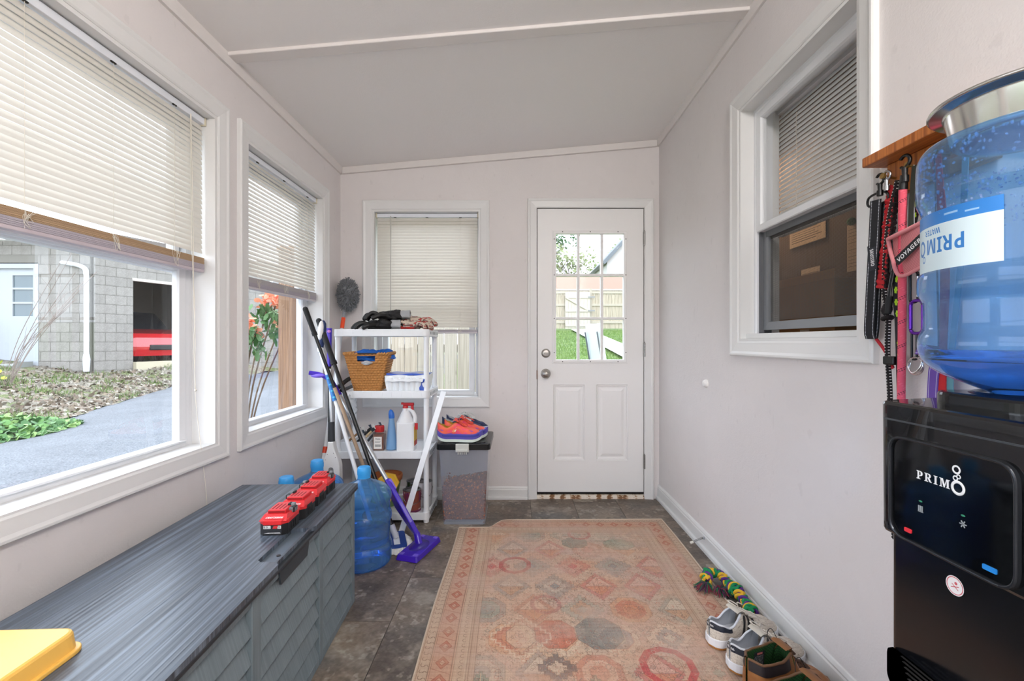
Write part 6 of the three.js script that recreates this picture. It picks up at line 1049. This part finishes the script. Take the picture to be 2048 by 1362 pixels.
// ───────────── water cooler, jugs, bowl ─────────────
const gloss = phys('#0b0c0e', 0.09, { clearcoat: 0.6 }), gloss2 = phys('#101114', 0.14);
{
  const t = thing('water_cooler', 'glossy black water cooler standing against the right wall', 'water cooler', [0.6825, 0, -0.72]);
  t.quaternion.setFromRotationMatrix(new THREE.Matrix4().makeBasis(V(0, 0, 1), V(0, 1, 0), V(-1, 0, 0)));
  const D = -0.325, HW = 0.139;
  obj('lower_cabinet', box(-HW + 0.004, HW - 0.004, 0.02, 0.52, D, -0.012, 0.018), gloss2, t);
  obj('dispense_column', [box(-HW + 0.002, HW - 0.002, 0.5, 0.79, D, -0.02, 0.016)], gloss2, t);
  obj('feet', [box(-HW + 0.01, HW - 0.01, 0, 0.03, D + 0.01, -0.03)], M.rubber, t);
  // upper module: rounded plan, top rising slightly to the back
  const up = mapped(ext(rrect(-HW, HW, D, 0, 0.022), 0.228, 0.006, 10).rotateX(-Math.PI / 2).scale(1, 1, -1).translate(0, 0.772, 0), (q) => { if (q.y > 0.9) q.y += -q.z * 0.045; if (q.y < 0.8) { q.x *= 0.985; } });
  obj('upper_module', up, gloss, t);
  obj('top_seam', [box(-HW + 0.016, HW - 0.016, 0.973, 0.976, -0.003, 0.0012)], std('#3a3d42', 0.4), t);
  // control panel with a raised rim
  const rim = (() => { const s = rrect(-0.106, 0.106, 0.77, 0.949, 0.03); s.holes.push(rrect(-0.1015, 0.1015, 0.7745, 0.9445, 0.027)); return ext(s, 0.006, 0.0018, 12); })();
  const pan = obj('control_panel', ext(rrect(-0.1015, 0.1015, 0.7745, 0.9445, 0.027), 0.002, 0, 12).translate(0, 0, 0.001), phys('#08090b', 0.06), t);
  obj('panel_rim', rim.translate(0, 0, 0.0), std('#35383d', 0.22, { metalness: 0.6 }), t);
  const FL = new FontLoader(), font = await FL.loadAsync('fonts/droid/droid_serif_bold.typeface.json');
  const white = std('#f0f2f4', 0.5);
  let x = -0.051; for (const ch of 'PRIM') { const g = new TextGeometry(ch, { font, size: 0.0138, depth: 0.0004, curveSegments: 5 }); g.computeBoundingBox(); const w = g.boundingBox.max.x - g.boundingBox.min.x; g.translate(x - g.boundingBox.min.x, 0.8845, 0.0034); obj('letter', g, white, pan); x += w + 0.0036; }
  const ring = (u, v, r, k) => new THREE.TorusGeometry(r, k, 8, 28).scale(1, 1, 0.3).translate(u, v, 0.0036);
  obj('bubble_mark', [ring(x + 0.0095, 0.8905, 0.0092, 0.0022), ring(x + 0.0055, 0.9045, 0.0033, 0.001), ring(x + 0.0105, 0.908, 0.0028, 0.0009), ring(x + 0.007, 0.918, 0.0055, 0.0015)], white, pan);
  obj('hot_button', ext(rrect(-0.075, -0.061, 0.7855, 0.7925, 0.002), 0.0015).translate(0, 0, 0.003), std('#e0303c', 0.4), pan);
  obj('cold_button', ext(rrect(0.058, 0.078, 0.786, 0.7935, 0.002), 0.0015).translate(0, 0, 0.003), std('#1f86d8', 0.4), pan);
  const icon = (u, v) => [0, 1, 2].map((k) => box(u - 0.0045 + k * 0.0032, u - 0.0025 + k * 0.0032, v - 0.005, v + 0.004, 0.003, 0.0035)).concat(box(u - 0.005, u + 0.005, v - 0.0065, v - 0.0055, 0.003, 0.0035));
  obj('steam_icon', icon(-0.044, 0.836), std('#9aa0a4', 0.5), pan);
  obj('frost_icon', [0, 1, 2].map((k) => box(-0.0055, 0.0055, -0.0008, 0.0008, 0.003, 0.0035).rotateZ(k * 1.047).translate(0.0285, 0.838, 0)), std('#9aa0a4', 0.5), pan);
  for (const [u, v] of [[-0.044, 0.8475], [0.0285, 0.851]]) obj('indicator', new THREE.SphereGeometry(0.0022, 10, 6).scale(1.6, 0.7, 0.3).translate(u, v, 0.0032), std('#2f8a6a', 0.4), pan);
  const stk = canvasTex(128, 128, (c) => { c.fillStyle = '#f4efee'; c.beginPath(); c.arc(64, 64, 62, 0, 7); c.fill(); c.strokeStyle = '#c8525a'; c.lineWidth = 5; c.beginPath(); c.arc(64, 64, 54, 0, 7); c.stroke(); c.beginPath(); c.moveTo(38, 82); c.lineTo(92, 60); c.moveTo(44, 56); c.lineTo(88, 86); c.stroke(); c.fillStyle = '#c8525a'; c.beginPath(); c.arc(72, 46, 10, 0, 7); c.fill(); });
  obj('warning_sticker', new THREE.CircleGeometry(0.0155, 28).translate(-0.008, 0.725, -0.0194), std('#ffffff', 0.5, { map: stk }), t);
  // drip tray with slots
  const dt = obj('drip_tray', ext((() => { const s = new THREE.Shape(); s.moveTo(-0.128, -0.02); s.lineTo(-0.126, -0.008); s.quadraticCurveTo(-0.08, 0.038, 0, 0.042); s.quadraticCurveTo(0.08, 0.038, 0.126, -0.008); s.lineTo(0.128, -0.02); return s; })(), 0.03, 0.004, 12).rotateX(-Math.PI / 2).scale(1, 1, -1).translate(0, 0.515, 0), gloss2, t);
  for (let k = 0; k < 5; k++) obj('drain_slot', box(-0.1 + k * 0.014, 0.1 - k * 0.014, 0.5485, 0.5496, -0.014 + k * 0.009, -0.01 + k * 0.009), M.dark, dt);
    // raised collar for the jug
  obj('jug_collar', [ext(rrect(-0.088, 0.088, -0.088, 0.088, 0.045), 0.024, 0.006, 12).rotateX(-Math.PI / 2).translate(0, 1.001, -0.131), lathe([[0.055, 1.024], [0.066, 1.034], [0.072, 1.03], [0.074, 1.02]], 40).translate(0, 0, -0.131)], gloss2, t);
}
const jugFloor = phys('#7cc2f6', 0.05, { transmission: 0.8, thickness: 0, ior: 1.4, side: THREE.DoubleSide });
const jugBlue = phys('#a6d2f6', 0.05, { transmission: 0.9, thickness: 0, ior: 1.4, side: THREE.DoubleSide });
const waterM = phys('#bfe0ff', 0.0, { transmission: 1, thickness: 0.2, ior: 1.33, attenuationColor: new THREE.Color('#4a9cec'), attenuationDistance: 0.45 });
// upright jug profile, neck up: radius over height
const JP = [[0, 0.012], [0.05, 0.01], [0.1, 0.002], [0.122, 0.004], [0.133, 0.016], [0.1365, 0.035], [0.137, 0.085], [0.134, 0.1], [0.1295, 0.112], [0.1285, 0.12], [0.1285, 0.165], [0.1285, 0.21], [0.1305, 0.216], [0.1345, 0.222], [0.1355, 0.237], [0.1345, 0.25], [0.1295, 0.262], [0.1275, 0.27], [0.1275, 0.306], [0.1305, 0.316], [0.134, 0.326], [0.1345, 0.345], [0.128, 0.365], [0.108, 0.385], [0.075, 0.402], [0.045, 0.416], [0.031, 0.43], [0.0285, 0.47]];
const jugWall = () => { const c = new THREE.SplineCurve(JP.map(([r, y]) => new THREE.Vector2(r, y))); return new THREE.LatheGeometry(c.getPoints(150), 64); };
function water(h) { const p = JP.filter(([, y], i) => i > 0 && y < h).map(([r, y]) => [r - 0.0035, Math.max(y, 0.006) + 0.003]); const last = p[p.length - 1]; p.push([last[0], h]); return lathe([[0, p[0][1]], ...p, [0, h]], 64); }
function floorJug(x, z, label, fill) {
  const t = thing('water_jug', label, 'water jug', [x, 0, -z], 0, 'blue water jugs on the floor');
  obj('bottle', jugWall(), jugFloor, t);
  if (fill) obj('water', water(fill), waterM, t);
  obj('cap', [lathe([[0, 0.486], [0.026, 0.486], [0.031, 0.482], [0.032, 0.47], [0.0335, 0.468], [0.0335, 0.448], [0.0315, 0.446], [0.0315, 0.43]], 40), lathe([[0.0, 0.4868], [0.008, 0.4868], [0.01, 0.4855]], 20)], std('#3aa0e6', 0.4), t);
  return t;
}
floorJug(-0.768, 2.3, 'blue water jug standing beside the end of the deck box', 0.165);
floorJug(-1.062, 2.43, 'blue capped jug behind the batteries, near the corner', 0.3);
floorJug(-1.075, 2.13, 'blue jug whose cap barely shows over the deck box lid by the wall', 0.3);
{ // inverted jug on the cooler
  const cx = 0.8135, cz = -0.72, t = thing('water_jug', 'nearly empty blue jug upside down on the black cooler', 'water jug', [cx, 1.448, cz]);
  const inv = (g) => g.rotateX(Math.PI);
  obj('bottle', inv(jugWall()), jugBlue, t);
  // water left in the shoulder below
  const h = 1.448 - 1.102, p = JP.filter(([r, y]) => y > h && r > 0.03).map(([r, y]) => [r - 0.0035, y]); const wg = lathe([[0, h], [p[0][0], h], ...p, [0.028, 0.436], [0, 0.436]], 64);
  obj('water', inv(wg), waterM, t);
  // paper label round the front
  const lt = canvasTex(1024, 420, (c, W, H) => {
    c.fillStyle = '#d9ecf3'; c.fillRect(0, 0, W, H);
    c.fillStyle = '#2a7fd0'; c.fillRect(0, 0, W, 96); c.fillStyle = '#9cc6ee'; c.fillRect(640, 34, 110, 14); c.fillRect(800, 50, 90, 12);
    c.save(); c.translate(W, H); c.rotate(Math.PI); c.fillStyle = '#2f7cc8'; c.font = 'bold 150px sans-serif'; c.textBaseline = 'alphabetic'; c.fillText('PRIM', 215, 232); c.strokeStyle = '#2f7cc8'; c.lineWidth = 20; c.beginPath(); c.arc(676, 180, 50, 0, 7); c.stroke(); c.lineWidth = 10; c.beginPath(); c.arc(640, 96, 22, 0, 7); c.stroke(); c.font = 'bold 58px sans-serif'; c.fillText('WATER', 420, 302); c.restore();
  });
  const f = [-0.749, 0.663], l = [-0.663, -0.749], pos = [], uv = [], idx = [], n = 40, r = 0.1304;
  for (let i = 0; i <= n; i++) { const a = (11 + (100 - 11) * i / n) * Math.PI / 180, nx = Math.cos(a) * f[0] + Math.sin(a) * l[0], nz = Math.cos(a) * f[1] + Math.sin(a) * l[1]; for (const y of [1.232, 1.328]) { pos.push(nx * r, y - 1.448, nz * r); uv.push(1 - i / n, y > 1.3 ? 1 : 0); } if (i) { const k = i * 2; idx.push(k, k - 2, k - 1, k, k - 1, k + 1); } }
  const g = new THREE.BufferGeometry(); g.setAttribute('position', new THREE.Float32BufferAttribute(pos, 3)); g.setAttribute('uv', new THREE.Float32BufferAttribute(uv, 2)); g.setIndex(idx); g.computeVertexNormals();
  obj('label', g, std('#ffffff', 0.4, { map: lt, side: THREE.DoubleSide }), t);
  // condensation inside, mostly near the top
  const R = rng(40), dn = 900, dm = new THREE.InstancedMesh(new THREE.SphereGeometry(0.0013, 6, 4), phys('#cfe6fb', 0.02, { transmission: 0.8, thickness: 0 }), dn), m = new THREE.Matrix4();
  for (let i = 0; i < dn; i++) { const y = -0.02 - R() ** 1.8 * 0.11, a = R() * 6.283, rr = y > -0.03 ? 0.131 : y > -0.078 ? 0.1345 : 0.1285; m.makeScale(0.5 + R() * 1.6, 0.5 + R() * 2, 0.5 + R() * 1.6).setPosition(Math.cos(a) * rr, y, Math.sin(a) * rr); dm.setMatrixAt(i, m); }
  dm.name = 'droplets'; dm.userData.kind = 'stuff'; shadows(dm); t.add(dm);
}
{
  const t = thing('dog_bowl', 'stainless steel dog bowl on top of the upside down jug', 'bowl', [0.8135, 1.442, -0.72]);
  obj('bowl', lathe([[0, 0.001], [0.088, 0.001], [0.092, 0.005], [0.101, 0.05], [0.103, 0.054], [0.119, 0.056], [0.1225, 0.059], [0.121, 0.0625], [0.117, 0.0625], [0.102, 0.058], [0.098, 0.052], [0.089, 0.008], [0, 0.006]], 72), std('#c9c7c2', 0.16, { metalness: 1 }), t);
}
// ───────────── wall shelf with pegs and leashes ─────────────
const oakTex = woodTex([186, 112, 52], [128, 66, 24], 701, 2), oak = std('#ffffff', 0.45, { map: rep(oakTex, 3, 0.9) });
{
  const t = thing('peg_shelf', 'orange stained wooden peg shelf on the wall above the leashes', 'shelf', [1.018, 0, 0]);
  obj('top_board', uvBox(box(-0.072, 0, 1.59, 1.616, -1.245, -0.93, 0.003)).rotateX(0), oak, t);
  obj('back_board', uvBox(box(-0.02, 0, 1.5, 1.59, -1.225, -0.95, 0.003)), oak, t);
  for (const z of [-1.197, -1.122, -1.048, -0.974]) obj('peg', [rod([-0.015, 1.545, z], [-0.052, 1.551, z], 0.0035, 0.0035, 10), rod([-0.05, 1.551, z], [-0.056, 1.552, z], 0.0075, 0.0075, 14)], std('#a88a52', 0.35, { metalness: 0.9 }), t);
}
const webTex = (base, dash, extra) => canvasTex(128, 512, (c, W, H) => { c.fillStyle = base; c.fillRect(0, 0, W, H); c.fillStyle = dash; for (const x of [14, W - 22]) for (let y = 0; y < H; y += 32) c.fillRect(x, y, 8, 18); if (extra) extra(c, W, H); });
const perM = (t, k) => { const c = t.clone(); c.wrapS = c.wrapT = THREE.RepeatWrapping; c.repeat.set(1, k); c.needsUpdate = true; return c; };
function snapHook(t, x, y, z, m = M.black, s = 1) { obj('snap_hook', [new THREE.TorusGeometry(0.013 * s, 0.0036 * s, 8, 20, 4.9).rotateY(Math.PI / 2).rotateX(0.6).translate(x, y, z), rod([x, y - 0.012 * s, z], [x, y - 0.032 * s, z], 0.006 * s, 0.005 * s, 10), rod([x, y - 0.03 * s, z], [x, y - 0.044 * s, z], 0.0075 * s, 0.0075 * s, 10)], m, t); }
const cat = 'leash', grp = 'leashes on the peg shelf';
{ // black webbing lead with reflective stitching
  const t = thing('dog_leash', 'wide black webbing leash with white stitched edges', cat, [0, 0, 0], 0, grp);
  const w = perM(webTex('#15161c', '#e4e6ee'), 16);
  obj('webbing', [strap([[0.968, 1.497, -1.224], [0.972, 1.36, -1.238], [0.976, 1.23, -1.252], [0.98, 1.13, -1.26], [0.986, 1.121, -1.26], [0.989, 1.14, -1.259], [0.988, 1.24, -1.25], [0.985, 1.36, -1.238], [0.982, 1.49, -1.224]], [0, 0, 1], 0.036, 0.0022, 70)], std('#ffffff', 0.8, { map: w }), t);
  const lt = canvasTex(64, 256, (c, W, H) => { c.fillStyle = '#23252d'; c.fillRect(0, 0, W, H); c.save(); c.translate(W / 2, H / 2); c.rotate(Math.PI / 2); c.fillStyle = '#e8e8ea'; c.font = 'bold 40px sans-serif'; c.textAlign = 'center'; c.fillText('SAUSSBO', 0, 14, 230); c.restore(); });
  obj('sewn_label', new THREE.PlaneGeometry(0.028, 0.07).rotateY(-Math.PI / 2).rotateX(-0.1).translate(0.9705, 1.345, -1.24), std('#ffffff', 0.7, { map: lt }), t);
  obj('buckle', tube([[0.972, 1.512, -1.252], [0.972, 1.512, -1.2], [0.976, 1.488, -1.196], [0.976, 1.488, -1.256]], 0.0032, 30, 7, true), M.black, t);
  snapHook(t, 0.968, 1.548, -1.21);
}
{ // red bungee lead with black flecked rope tail
  const t = thing('dog_leash', 'red and black gathered bungee leash ending in a flecked black rope', cat, [0, 0, 0], 0, grp);
  const pts = []; for (let i = 0; i <= 60; i++) { const k = i / 60; pts.push([0.982 + 0.0018 * Math.sin(i * 2.1), 1.52 - k * 0.26, -1.183 - 0.036 * k + 0.002 * Math.cos(i * 1.7)]); }
  obj('bungee', [strap(pts.map(([a, b, c], i) => [a - 0.003 * Math.abs(Math.sin(i * 1.3)), b, c]), [0, 0, 1], 0.026, 0.008, 130)], std('#b81e26', 0.85), t);
  obj('edge_binding', [strap(pts.map(([a, b, c]) => [a - 0.001, b, c + 0.0135]), [0, 0, 1], 0.006, 0.011, 60)], std('#241417', 0.85), t);
  const rt = canvasTex(64, 256, (c, W, H) => { c.fillStyle = '#1a1416'; c.fillRect(0, 0, W, H); c.fillStyle = '#ece8e6'; for (let y = 0; y < H; y += 32) { for (let k = 0; k < 3; k++) c.fillRect(6 + k * 18, y + k * 5, 9, 9); } });
  const flecked = (pts, r) => { const g = tube(pts, r, 120, 10), uv = g.attributes.uv, L = new THREE.CatmullRomCurve3(pts.map((p) => V(...p))).getLength(); for (let i = 0; i < uv.count; i++) uv.setXY(i, uv.getY(i), uv.getX(i) * L * 16); return g; };
  obj('rope', flecked([[0.98, 1.53, -1.168], [0.978, 1.42, -1.195], [0.982, 1.26, -1.213], [0.984, 1.19, -1.203], [0.984, 1.09, -1.205], [0.986, 0.975, -1.2], [0.988, 0.8, -1.2], [0.99, 0.6, -1.19]], 0.0062), std('#ffffff', 0.85, { map: rep(rt, 1) }), t);
  obj('knot', [blob([0.982, 1.2, -1.205], [0.011, 0.016, 0.013], 0.1, 3), new THREE.TorusGeometry(0.009, 0.006, 8, 16).rotateX(1.3).translate(0.982, 1.178, -1.203)], std('#1a1416', 0.85), t);
  obj('cord_stop', box(0.975, 0.992, 1.055, 1.078, -1.212, -1.176, 0.004), M.black, t);
  obj('red_tail', strap([[0.99, 1.125, -1.252], [0.99, 1.09, -1.22], [0.988, 1.046, -1.192]], [0, 0.4, 1], 0.008, 0.003, 16), std('#b01c2a', 0.8), t);
  snapHook(t, 0.97, 1.55, -1.19, M.steel, 0.9);
}
{ // small black clicker on a clip
  const t = thing('clip_light', 'slim black clip-on torch hanging between the leashes', 'torch', [0.985, 0, -1.189]);
  obj('barrel', [rod([0, 1.297, 0], [0, 1.372, 0], 0.0075, 0.0075, 16), rod([0, 1.372, 0], [0, 1.384, 0], 0.006)], std('#26282c', 0.35), t);
  obj('ring', new THREE.TorusGeometry(0.008, 0.0015, 8, 18).rotateY(1.2).translate(0, 1.393, 0), M.steel, t);
  obj('clasp', tube([[0, 1.4, 0], [-0.002, 1.42, 0.006], [0, 1.44, 0], [0.002, 1.46, -0.003], [-0.0, 1.5, -0.002], [-0.012, 1.55, -0.006]], 0.0018, 24, 6), M.steel, t);
}
{ // printed lanyard
  const t = thing('lanyard', 'black lanyard printed with green hops and white lettering', 'lanyard', [0, 0, 0], 0, grp);
  const lt = canvasTex(96, 1024, (c, W, H) => { c.fillStyle = '#15171c'; c.fillRect(0, 0, W, H); for (const y of [60, 140, 225, 300, 640, 720, 800, 880]) { c.fillStyle = '#a9d62a'; for (let k = 0; k < 6; k++) { c.beginPath(); c.ellipse(48 + Math.cos(k) * 15, y + Math.sin(k) * 14, 12, 9, k, 0, 7); c.fill(); } } c.save(); c.translate(60, 600); c.rotate(-Math.PI / 2); c.fillStyle = '#f2f2f2'; c.font = 'italic bold 70px serif'; c.fillText('Tröegs', 0, 0, 240); c.restore(); });
  obj('band', strap([[0.985, 1.54, -1.118], [0.986, 1.43, -1.124], [0.986, 1.33, -1.165], [0.984, 1.25, -1.178], [0.984, 1.17, -1.172], [0.984, 0.985, -1.165], [0.988, 0.8, -1.16]], [0, 0, 1], 0.02, 0.0016, 60), std('#ffffff', 0.7, { map: perM(lt, 2.6) }), t);
  const ct = strap([[0.98, 1.5, -1.15], [0.98, 1.36, -1.168], [0.979, 1.26, -1.19], [0.979, 1.21, -1.196]], [0, 0, 1], 0.012, 0.002, 30); obj('side_cord', ct, std('#ffffff', 0.8, { map: perM(webTex('#17181c', '#e8e8ea'), 40) }), t);
  obj('cord_end', rod([0.979, 1.235, -1.192], [0.979, 1.19, -1.198], 0.008, 0.0075), M.rubber, t);
}
{ // thick pink rope lead
  const t = thing('dog_leash', 'thick pink rope leash with black flecks', cat, [0, 0, 0], 0, grp);
  const pt = canvasTex(128, 256, (c, W, H) => { c.fillStyle = '#e0566a'; c.fillRect(0, 0, W, H); c.fillStyle = '#f08090'; for (let k = 0; k < 40; k++) c.fillRect((k * 37) % W, (k * 53) % H, 10, 3); c.fillStyle = '#1c1618'; for (let k = 0; k < 10; k++) { c.fillRect(8 + k * 12, 40 + k * 11, 9, 6); c.fillRect(4 + k * 12, 56 + k * 11, 9, 6); } });
  const pts = [[0.966, 1.5, -1.136], [0.968, 1.4, -1.14], [0.972, 1.27, -1.145], [0.974, 1.12, -1.148], [0.978, 0.98, -1.155], [0.985, 0.8, -1.16], [0.985, 0.3, -1.14], [0.982, 0.06, -1.1]], g = tube(pts, 0.0088, 120, 12), uv = g.attributes.uv; for (let i = 0; i < uv.count; i++) uv.setXY(i, uv.getY(i), uv.getX(i) * 24);
  obj('rope', g, std('#ffffff', 0.8, { map: rep(pt, 1) }), t);
  obj('hook_boot', [rod([0.966, 1.495, -1.136], [0.966, 1.53, -1.132], 0.0095, 0.008)], M.black, t);
  snapHook(t, 0.964, 1.562, -1.128, M.black, 1.15);
}
{ // pink mesh muzzle-like collar
  const t = thing('dog_harness', 'pink mesh dog harness with a black name patch beside the jug', 'harness', [0.965, 1.33, -1.128]);
  const mt = dataTex(64, 64, (u, v) => { const a = Math.hypot((u * 4 % 1) - 0.5, (v * 4 % 1) - 0.5); return a < 0.28 ? [150, 78, 84] : [222, 138, 142]; });
  const g = sheet((s, v) => { const a = -0.4 + s * 2.0, r = 0.055 - v * 0.018, y = 0.06 - v * 0.12; return [-Math.sin(a) * 0.016 * (1 - v * 0.3), y * 0.85 + s * 0.016, 0.07 - (1 - s) * 0.115 * (1 - 0.35 * v) - 0.012 * Math.sin(v * 3)]; }, 0, 1, 0, 1, 16, 16);
  obj('mesh_panel', g, std('#ffffff', 0.85, { map: rep(mt, 40, 80), side: THREE.DoubleSide }), t);
  obj('padded_edge', [tube([[-0.006, 0.05, -0.045], [-0.016, 0.053, 0.0], [-0.014, 0.066, 0.068]], 0.0055, 20, 8), tube([[-0.006, 0.05, -0.045], [-0.006, 0.0, -0.032], [-0.008, -0.05, -0.006], [-0.01, -0.038, 0.06]], 0.0045, 24, 8)], std('#d98a8e', 0.85), t);
  const nt = canvasTex(256, 80, (c, W, H) => { c.fillStyle = '#151517'; c.fillRect(0, 0, W, H); c.fillStyle = '#f0f0f0'; c.font = 'bold 50px sans-serif'; c.fillText('VOYAGER', 12, 58); });
  obj('name_patch', new THREE.PlaneGeometry(0.085, 0.024).rotateY(-Math.PI / 2).rotateX(-0.55).translate(-0.022, 0.006, 0.036), std('#ffffff', 0.7, { map: nt, side: THREE.DoubleSide }), t);
  obj('hang_strap', strap([[0.006, 0.215, 0.02], [0.002, 0.13, 0.016], [-0.004, 0.06, 0.02]], [0, 0, 1], 0.014, 0.002, 14), std('#2a2d24', 0.8), t);
}
function ringPath(w, h, r, tr) { const s = rrect(-w / 2, w / 2, -h / 2, h / 2, r).getPoints(8); return tube(s.slice(0, -1).map((p) => [0, p.y, p.x]), tr, 64, 8, true); }
{ const t = thing('carabiner', 'black and silver carabiner hanging above the purple one', 'carabiner', [0.978, 1.25, -1.118], 0, 'carabiners'); obj('body', ringPath(0.022, 0.075, 0.01, 0.0032), std('#2a2b2e', 0.3, { metalness: 0.7 }), t); obj('gate', rod([0, -0.025, 0.011], [0, 0.025, 0.011], 0.0036), M.steel, t); obj('swivel', rod([0, 0.036, 0], [0, 0.3, 0.0], 0.0016), M.steel, t); }
{ const t = thing('carabiner', 'purple aluminium carabiner hanging beside the pink rope leash', 'carabiner', [0.976, 1.176, -1.108], 0, 'carabiners'); obj('body', ringPath(0.034, 0.08, 0.014, 0.004), std('#6a2aa8', 0.25, { metalness: 0.6 }), t); obj('gate', rod([0, -0.024, -0.017], [0, 0.024, -0.017], 0.0036), std('#55228c', 0.3, { metalness: 0.6 }), t); }
{ const t = thing('carabiner', 'small dark carabiner and split rings below the purple carabiner', 'carabiner', [0.976, 1.105, -1.115], 0, 'carabiners'); obj('body', ringPath(0.014, 0.066, 0.006, 0.0026), std('#2c2d30', 0.3, { metalness: 0.7 }), t); obj('split_ring', [0, 1, 2].map((k) => new THREE.TorusGeometry(0.021, 0.0018, 8, 30).rotateY(1.2 + k * 0.2).rotateX(0.9 + k * 0.15).translate(-0.002, -0.045 - k * 0.002, 0.006)), M.chrome, t); }
{ // purple collar
  const t = thing('dog_collar', 'purple webbing collar with dashed stitching behind the cooler', 'collar', [0, 0, 0], 0, grp);
  const w = perM(webTex('#6a4a9c', '#e6e2ee'), 26);
  obj('webbing', [strap([[0.97, 1.098, -1.1], [0.966, 1.094, -1.07], [0.976, 1.085, -1.058], [0.982, 1.04, -1.07], [0.984, 0.97, -1.076], [0.988, 0.85, -1.08]], [0, 0.3, 1], 0.026, 0.002, 44)], std('#ffffff', 0.8, { map: w }), t);
  obj('loop', strap([[0.97, 1.098, -1.1], [0.985, 1.094, -1.08], [0.985, 1.09, -1.05]], [0, 1, 0], 0.026, 0.002, 14), std('#3f3a62', 0.8), t);
  obj('hanging_cord', rod([0.985, 1.1, -1.06], [0.966, 1.55, -1.05], 0.0018, 0.0018, 6), M.black, t);
}
{ const t = thing('dog_leash', 'plain red leash strap hanging behind the jug neck', cat, [0, 0, 0], 0, grp); obj('webbing', strap([[0.966, 1.55, -1.046], [0.985, 1.3, -1.045], [0.985, 1.08, -1.052], [0.986, 0.97, -1.054], [0.99, 0.8, -1.05]], [0, 0, 1], 0.022, 0.0022, 40), std('#c01f24', 0.75), t); }
{ const t = thing('dog_leash', 'teal leash strap farthest right behind the cooler', cat, [0, 0, 0], 0, grp); obj('webbing', strap([[0.966, 1.55, -0.976], [0.988, 1.3, -1.01], [0.988, 1.05, -1.034], [0.988, 0.8, -1.034]], [0, 0, 1], 0.014, 0.002, 30), std('#5f8f98', 0.75), t); }
// ───────────── small fittings ─────────────
{ const t = thing('wall_bumper', 'round white door bumper on the right wall', 'door bumper', [1.018, 0.893, -2.43]); obj('cup', lathe([[0, 0.02], [0.009, 0.02], [0.016, 0.017], [0.021, 0.008], [0.022, 0]], 30).rotateZ(Math.PI / 2), std('#f0eeec', 0.5), t); }
{
  const t = thing('door_stop', 'spring door stop on the right baseboard', 'door stop', [0.997, 0.07, -2.425]);
  const pts = []; for (let i = 0; i <= 90; i++) { const k = i / 90; pts.push([-0.004 - k * 0.05, -k * 0.02 + Math.sin(k * 75) * 0.005, Math.cos(k * 75) * 0.005]); }
  obj('spring', tube(pts, 0.0011, 300, 5), M.steel, t); obj('tip', rod([-0.052, -0.02, 0], [-0.068, -0.026, 0], 0.006, 0.007), std('#e8e2d4', 0.6), t); obj('plate', rod([0.008, 0, 0], [-0.004, 0, 0], 0.008, 0.006), M.steel, t);
}
// things in the house, seen through the inner window
{
  const paper = (w, h, title, lines, col) => canvasTex(256, Math.round(256 * h / w), (c, W, H) => { c.fillStyle = col; c.fillRect(0, 0, W, H); c.fillStyle = '#3b332c'; if (title) { c.font = 'bold 20px sans-serif'; c.fillText(title, 44, 30, W - 56); c.beginPath(); c.arc(26, 24, 13, 0, 7); c.fill(); } for (let k = 0; k < lines; k++) c.fillRect(18, 48 + k * ((H - 60) / lines), W - 36 - (k * 37) % 60, 3); });
  const put = (label, z0, z1, y0, y1, tex, x = 1.612) => tag(obj('paper_notice', box(x - 0.002, x, y0, y1, -z1, -z0), std('#ffffff', 0.8, { map: tex })), label, 'paper', 'papers in the house');
  const Z = (z) => z * 1.612 / 1.5;
  put('pinned paper notice with a printed heading behind the inner window', Z(2.202), Z(2.491), 1.66, 1.81, paper(0.29, 0.16, 'HOUSEHOLD NOTES', 7, '#b9a48c'));
  put('pinned paper sheet partly hidden at the right of the inner window', Z(1.93), Z(2.06), 1.455, 1.68, paper(0.13, 0.22, '', 12, '#b09b84'));
  put('small paper note under the printed notice', Z(2.245), Z(2.391), 1.4, 1.52, paper(0.14, 0.12, '', 4, '#c2ae96'));
  tag(obj('magnet', new THREE.IcosahedronGeometry(0.02, 1).translate(1.6, 1.69, -2.17), std('#2f5a34', 0.7)), 'green clover shaped magnet over the right paper sheet', 'magnet');
  const bx = thing('cardboard_box', 'brown cardboard box inside the house behind the window screen', 'box', [1.5, 0.9, -2.22]);
  obj('carton', box(-0.1, 0.09, 0, 0.5, -0.2, 0.22, 0.004), std('#8a6848', 0.85), bx); obj('flap', box(-0.1, -0.095, 0.5, 0.54, -0.2, 0.22), std('#96724e', 0.85), bx); obj('tape', box(-0.102, -0.1, 0.26, 0.275, -0.02, 0.05), std('#b0a89c', 0.5), bx);
  const tb = thing('side_table', 'table carrying the cardboard box inside the house', 'table', [1.5, 0, -2.22]); obj('top', box(-0.11, 0.1, 0.87, 0.9, -0.35, 0.3, 0.004), std('#4a3a2c', 0.6), tb); for (const [x, z] of [[-0.09, -0.3], [0.08, -0.3], [-0.09, 0.26], [0.08, 0.26]]) obj('leg', box(x - 0.02, x + 0.02, 0.02, 0.87, z - 0.02, z + 0.02), std('#4a3a2c', 0.6), tb);
}
renderer.render(scene, camera);
